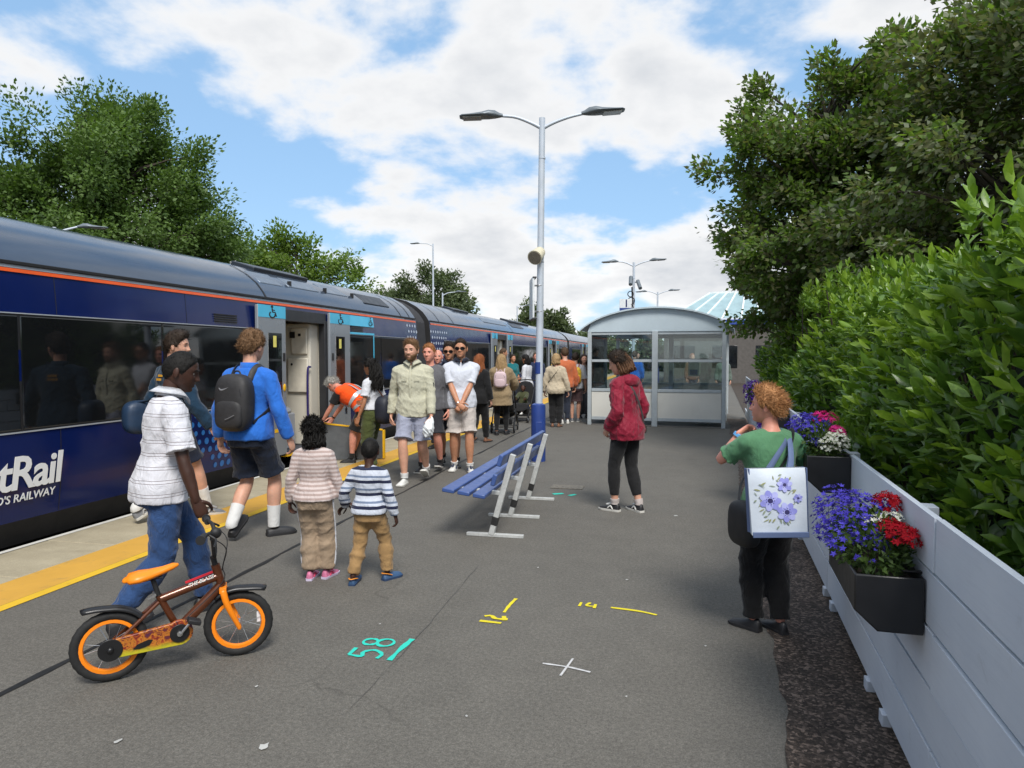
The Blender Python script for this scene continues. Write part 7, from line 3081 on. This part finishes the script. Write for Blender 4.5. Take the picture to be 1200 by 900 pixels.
PV1, PV2, PV3, PGR, PGL = mat('print_violet', srgb(140, 142, 214), .6), mat('print_pale_violet', srgb(172, 176, 228), .6), mat('print_ink', srgb(44, 40, 92), .6), mat('print_sage', srgb(138, 150, 130), .6), mat('print_olive', srgb(150, 152, 108), .6)
mb = MB()
rg = np.random.default_rng(77)
for k in range(46):
    a_ = rg.uniform(0, 6.28)
    r_ = rg.uniform(.24, .43)
    print_blob(mb, r_ * math.cos(a_) * .95, .52 + r_ * math.sin(a_) * .95, rg.uniform(.03, .06), rg.uniform(.008, .018), a_ + rg.normal() * .6, .0004 + k * .00005, 3 if rg.random() < .6 else 4, 8, .3)
for fi, (u0, w0, r_) in enumerate(((-.15, .53, .185), (.13, .36, .175), (.12, .76, .13), (.34, .56, .08))):
    for k in range(7):
        a_ = k * 2 * math.pi / 7 + fi
        print_blob(mb, u0 + r_ * .55 * math.cos(a_), w0 + r_ * .55 * math.sin(a_) * TW / TH, r_ * .52, r_ * .34, a_, .0025 + fi * .0012 + k * .0001, k % 2, 10)
    print_blob(mb, u0, w0, r_ * .26, r_ * .26, 0, .0034 + fi * .0012, 2, 10)
    for k in range(9):
        a_ = k * 2 * math.pi / 9
        print_blob(mb, u0 + r_ * .38 * math.cos(a_), w0 + r_ * .38 * math.sin(a_) * TW / TH, r_ * .05, r_ * .05, 0, .0036 + fi * .0012, 2, 6)
stuff(mb.build('flower_print', [PV1, PV2, PV3, PGR, PGL], bagm, False))
mb = MB()
for sy in (-1, 1):
    a, b_ = np.array(tM @ Vector((-.05, sy * .02, TH - .03))), np.array(tM @ Vector((.07, sy * .02, TH - .03)))
    P = [a, (a + p.at(.80, .10, -.10)) / 2, p.at(.815, .095, -.03) + np.array([-.012, 0, .035]), p.at(.80, .115, .06), (b_ + p.at(.78, .13, .0)) / 2, b_]
    P = [a, (a * .5 + p.at(.80, .05, -.095) * .5), p.at(.805, .055, -.085), p.at(.828, .065, -.03) + np.array([0, 0, .022]), p.at(.81, .075, -.08), (b_ * .5 + p.at(.79, .085, -.10) * .5), b_]
    mb.sweep(P, .016, .003, (0, 1, 0), 6, 4, 'flat')
mb.build('handle', TBLUE, t, True, 0, 60)
t = thing('shoulder_bag', 'plain black shoulder bag hidden behind the flowery tote', 'bag', p.loc, p.rz)
mb = MB()
mb.ell(np.array([-.215, -.06, .68]), (.06, .12, .13), 18, 12, None, .6)
mb.build('bag', BLK, t, True, 0, 180)
mb = MB()
mb.sweep([np.array([-.215, -.12, .79]), p.at(.66, -.06, -.115), p.at(.75, .05, -.105), p.at(.825, .13, -.03) + np.array([0, 0, .03]), p.at(.76, .06, .105), p.at(.64, -.12, .10), np.array([-.215, -.0, .79])], .011, .003, (0, 0, 1), 6, 4, 'flat')
mb.build('strap', BLK, t, True, 0, 60)

# ================================================================== BICYCLE
BR = mat('bike_brown', srgb(96, 52, 28), .28, .35, nscale=6, namt=.12, coat=.5)
BO = mat('bike_orange', srgb(244, 136, 22), .35, 0, .5, nscale=6, namt=.05)
TYRE = mat('tyre', (0.014, 0.014, 0.014), .75, nscale=40, namt=.3)
CHROME = mat('spoke_steel', (0.6, 0.6, 0.6), .25, .9)
rear, front = Vector((-2.76, 3.0, 0)), Vector((-2.31, 3.42, 0))
bd = (front - rear).normalized()
bang = math.atan2(bd.y, bd.x)
bike = thing('bicycle', 'small brown and orange child’s bicycle with black mudguards'.replace('’', ''), 'bicycle', rear, bang)
WB, WR = (front - rear).length, .180


def wheel(x, steer=0.0):
    o = Vector((x, 0, WR))
    rot = Matrix.Rotation(steer, 3, 'Z')
    ax = rot @ Vector((0, 1, 0))
    mb = MB()
    n, k = 56, 10
    a = rot @ Vector((1, 0, 0))
    b_ = Vector((0, 0, 1))
    V, F = [], []
    for i in range(n):
        t = 2 * math.pi * i / n
        d = a * math.cos(t) + b_ * math.sin(t)
        for j in range(k):
            p = 2 * math.pi * j / k
            r_ = WR - .024 + .024 * math.cos(p) - (.0025 if (i % 2 and abs(math.cos(p)) > .4) else 0)
            V.append(o + d * r_ + ax * .022 * math.sin(p))
    for i in range(n):
        for j in range(k):
            F.append((i * k + j, ((i + 1) % n) * k + j, ((i + 1) % n) * k + (j + 1) % k, i * k + (j + 1) % k))
    mb.add(V, F)
    w_ = mb.build('wheel', TYRE, bike, True, 0, 60)
    mb = MB()
    rings = []
    for rr, off in ((WR - .043, .014), (WR - .060, .015), (WR - .064, .006), (WR - .064, -.006), (WR - .060, -.015), (WR - .043, -.014)):
        rings.append([o + (a * math.cos(t) + b_ * math.sin(t)) * rr + ax * off for t in np.linspace(0, 2 * math.pi, n, endpoint=False)])
    mb.loft(rings, None, None)
    mb.build('rim', BO, w_, True, 0, 50)
    mb = MB()
    mb.cyl(o - ax * .035, o + ax * .035, .016, 14)
    mb.cyl(o - ax * .045, o + ax * .045, .007, 8)
    mb.build('hub', CHROME, w_)
    for i in range(14):
        t = 2 * math.pi * i / 14 + .2
        sg = 1 if i % 2 else -1
        d0 = a * math.cos(t + .5 * sg) + b_ * math.sin(t + .5 * sg)
        d1 = a * math.cos(t) + b_ * math.sin(t)
        mb = MB()
        mb.tube([o + d0 * .014 + ax * .026 * sg, o + d1 * (WR - .062)], .0013, 5)
        mb.build('spoke', CHROME, w_)
    return w_, o, ax


STEER = R(-10)
w1, o1, ax1 = wheel(0)
w2, o2, ax2 = wheel(WB, STEER)
mb = MB()
c_ = o2 + Vector((.05, 0, .02)) + ax2 * -.012
mb.box(c_ + Vector((.055, 0, 0)), (.02, .005, .06))
mb.build('reflector', mat('reflector_white', srgb(220, 222, 224), .3), w2, True, .003)
# frame
bb = Vector((.315, 0, .205))
head0, head1 = Vector((WB - .085, 0, .405)), Vector((WB - .115, 0, .52))
seat_t = Vector((.225, 0, .40))
mb = MB()
mb.tube([bb, head0], .027, 12)
mb.tube([seat_t + Vector((.01, 0, -.02)), head0 + Vector((-.004, 0, .055))], .023, 12)
mb.tube([bb, seat_t], .018, 12)
mb.tube([head0, head1], .023, 12)
for sy in (-.045, .045):
    mb.tube([seat_t + Vector((0, sy * .4, -.03)), Vector((0, sy, WR))], .010, 8)
    mb.tube([bb + Vector((0, sy * .4, 0)), Vector((0, sy, WR))], .010, 8)
fr = mb.build('frame', BR, bike, True)
# top tube lettering
tt = (head0 + Vector((-.004, 0, .055))) - (seat_t + Vector((.01, 0, -.02)))
tt.normalize()
lettering('lettering', 'THE BLAZE', .026, mat('decal_white', srgb(224, 222, 216), .4), fr,
          axes(tt, Vector((0, -1, 0)).cross(tt) * -1 if (Vector((0, -1, 0)).cross(tt)).z < 0 else Vector((0, -1, 0)).cross(tt), (0, -1, 0), seat_t + tt * .145 + Vector((0, -.0245, -.014))), shear=.3, offset=.0004)
mb = MB()
mb.bar(seat_t + tt * .13 + Vector((0, -.0175, .017)), seat_t + tt * .27 + Vector((0, -.0175, .017)), .010, .010)
mb.build('red_decal', mat('decal_red', srgb(196, 40, 50), .4), fr, False)
# fork
mb = MB()
rs = Matrix.Rotation(STEER, 3, 'Z')
for sy in (-.05, .05):
    mb.sweep([head0 + rs @ Vector((.01, sy, -.025)), head0 + rs @ Vector((.03, sy * 1.05, -.10)), o2 + rs @ Vector((0, sy, .0)), o2 + rs @ Vector((.004, sy, -.012))], [.017, .016, .012, .010], [.014, .014, .011, .009], (0, 1, 0), 10, 3, 'round')
mb.bar(head0 + rs @ Vector((.008, -.058, -.018)), head0 + rs @ Vector((.008, .058, -.018)), .035, .026)
mb.build('fork', BO, bike, True, .004)
# handlebar
mb = MB()
stem = head1 + Vector((-.012, 0, .05))
mb.tube([head1, stem], .015, 10)
mb.build('stem', BLK, bike)
mb = MB()
hb = [stem + rs @ Vector(q) for q in ((-.04, -.245, .15), (-.035, -.20, .150), (.0, -.10, .14), (.01, -.06, .02), (.01, 0, 0), (.01, .06, .02), (.0, .10, .14), (-.035, .20, .150), (-.04, .245, .15))]
mb.tube(hb, .0105, 8, 0, 'flat', 4)
mb.tube([stem + rs @ Vector((.0, -.105, .115)), stem + rs @ Vector((.0, .105, .115))], .008, 8)
mb.build('handlebar', BLK, bike)
for sg in (-1, 1):
    mb = MB()
    mb.tube([stem + rs @ Vector((-.032, sg * .165, .149)), stem + rs @ Vector((-.042, sg * .255, .150))], .0165, 12)
    mb.tube([stem + rs @ Vector((-.042, sg * .250, .150)), stem + rs @ Vector((-.0425, sg * .258, .150))], .024, 12)
    mb.build('grip', BLK, bike)
    mb = MB()
    mb.tube([stem + rs @ Vector((-.005, sg * .15, .146)), stem + rs @ Vector((.025, sg * .17, .125)), stem + rs @ Vector((.02, sg * .235, .108))], .006, 6, 0, 'round', 3)
    mb.build('brake_lever', BLK, bike)
    mb = MB()
    mb.tube([stem + rs @ Vector((.0, sg * .14, .135)), stem + rs @ Vector((.07, sg * .10, .06)), stem + rs @ Vector((.05, sg * .02, -.06)), head0 + Vector((.0, sg * .028, .02)), (head0 if sg > 0 else bb) + Vector((.03, sg * .02, -.01 if sg > 0 else .05))], .0028, 5, 0, 'flat', 5)
    mb.build('brake_cable', BLK, bike)
mb = MB()
mb.ell(stem + rs @ Vector((.02, -.05, .135)), (.03, .025, .03), 12, 8)
mb.build('bell', BLK, bike)
# saddle
mb = MB()
sp_ = seat_t + Vector((-.030, 0, .085))
mb.tube([seat_t, seat_t + Vector((-.025, 0, .085))], .0125, 10)
mb.build('seat_post', BLK, bike)
rings = []
for x_, wd, hh, dz in ((-.115, .03, .018, .004), (-.105, .062, .030, .004), (-.06, .072, .034, .002), (-.01, .052, .030, .0), (.05, .030, .024, .004), (.10, .022, .020, .012), (.118, .012, .012, .014)):
    c_ = sp_ + Vector((x_, 0, .03 + dz + x_ * .14))
    rings.append([c_ + Vector((0, wd * math.cos(a_), hh * math.sin(a_) * (1 if math.sin(a_) > 0 else .75))) for a_ in np.linspace(0, 2 * math.pi, 16, endpoint=False)])
mb = MB()
mb.loft(rings, 'round', 'round')
sad = mb.build('saddle', BO, bike, True, 0, 180)
mb = MB()
mb.tube([sp_ + Vector((-.07, -.015, .0)), sp_ + Vector((.05, -.015, .012))], .004, 6)
mb.tube([sp_ + Vector((-.07, .015, .0)), sp_ + Vector((.05, .015, .012))], .004, 6)
mb.build('saddle_rail', BLK, sad)
mb = MB()
mb.cyl(seat_t + Vector((-.02, -.022, .01)), seat_t + Vector((-.02, .03, .01)), .008, 8)
mb.bar(seat_t + Vector((-.02, -.03, .01)), seat_t + Vector((-.055, -.032, .0)), .006, .012)
mb.build('seat_clamp', CHROME, bike)
# mudguards


def mudguard(o, a0, a1, steer, tail):
    rs_ = Matrix.Rotation(steer, 3, 'Z')
    mb = MB()
    P, nn = [], 14
    for i in range(nn):
        t = R(a0 + (a1 - a0) * i / (nn - 1))
        rr = WR + .018 + (.035 * max(0, (i / (nn - 1) - .6) / .4) ** 1.6 if tail else 0)
        P.append((t, rr))
    V, F = [], []
    for t, rr in P:
        for wd, dr in ((-.036, -.012), (-.026, .003), (0, .008), (.026, .003), (.036, -.012)):
            V.append(o + rs_ @ Vector((math.cos(t) * (rr + dr), wd, math.sin(t) * (rr + dr))))
    for i in range(nn - 1):
        for j in range(4):
            F.append((i * 5 + j, i * 5 + j + 1, (i + 1) * 5 + j + 1, (i + 1) * 5 + j))
    mb.add(V, F)
    g_ = mb.build('mudguard', PLB, bike, True, 0, 180)
    s_ = g_.modifiers.new('solid', 'SOLIDIFY')
    s_.thickness = .004


mudguard(o1, 38, 122, 0, True)
mudguard(o2, 128, 52, STEER, True)
# chain guard on the visible side
CG = []
sy = -.062
poly = []
for i in range(13):
    a_ = R(-80 + 205 * i / 12)
    poly.append((bb.x + .066 * math.cos(a_), bb.z + .066 * math.sin(a_)))
for i in range(9):
    a_ = R(110 + 150 * i / 8)
    poly.append((0 + .048 * math.cos(a_), WR + .048 * math.sin(a_)))
m_ = bpy.data.materials.new('chain_guard_print')
b = NB(m_)
v = b.coords()
n_ = b.noise(22, 4, .6, v, 1.2)
c = b.ramp(n_, [(0.32, srgb(44, 22, 30)), (0.43, srgb(150, 58, 34)), (0.50, srgb(190, 120, 40)), (0.58, srgb(110, 44, 34)), (0.70, srgb(70, 40, 70))])
x_ = b.xyz(v)
low = b.ramp(b.math('ADD', x_[2], b.math('MULTIPLY', b.noise(9, 3, .6, v), .05)), [(0.165, 1.0), (0.195, 0.0)])
c = b.mix(b.math('MULTIPLY', low, .85), c, srgb(190, 188, 40))
b.pr(c, .35, 0, .5)
mb = MB()
mb.prism(poly, (0, sy, 0), (1, 0, 0), (0, 0, 1), (0, .022, 0))
cg = mb.build('chain_guard', m_, bike, True, .003)
mb = MB()
mb.cyl((bb.x, sy - .008, bb.z), (bb.x, sy - .001, bb.z), .047, 24)
mb.build('guard_disc', PLB, cg, True, .002)
mb = MB()
mb.cyl((0, sy - .006, WR), (0, sy - .001, WR), .056, 24)
mb.ell((0, sy - .008, WR), (.016, .012, .016), 12, 8)
mb.build('guard_cap', PLB, cg, True, .002)
mb = MB()
mb.prism([(.10, .165), (.12, .185), (.17, .20), (.19, .196), (.175, .172), (.13, .160)], (0, sy - .004, 0), (1, 0, 0), (0, 0, 1), (0, .003, 0))
mb.build('guard_slot', PLB, cg, False)
# cranks and pedals
cd = Vector((math.cos(R(48)), 0, math.sin(R(48))))
for sg, yy in ((1, -.085), (-1, .07)):
    mb = MB()
    e_ = bb + cd * .095 * sg + Vector((0, yy, 0))
    mb.bar(bb + Vector((0, yy, 0)), e_, .012, .016, (0, 1, 0))
    mb.build('crank', CHROME, bike, True, .003)
    mb = MB()
    mb.box(e_ + Vector((0, -.04 if yy < 0 else .04, 0)), (.065, .06, .024), Matrix.Rotation(R(20), 3, 'Y'))
    mb.build('pedal', BLK, bike, True, .006)
mb = MB()
mb.tube([bb + Vector((0, -.08, 0)), bb + Vector((0, .07, 0))], .014, 10)
mb.build('bottom_bracket', CHROME, bike)

bpy.data.scenes.remove(TMP)
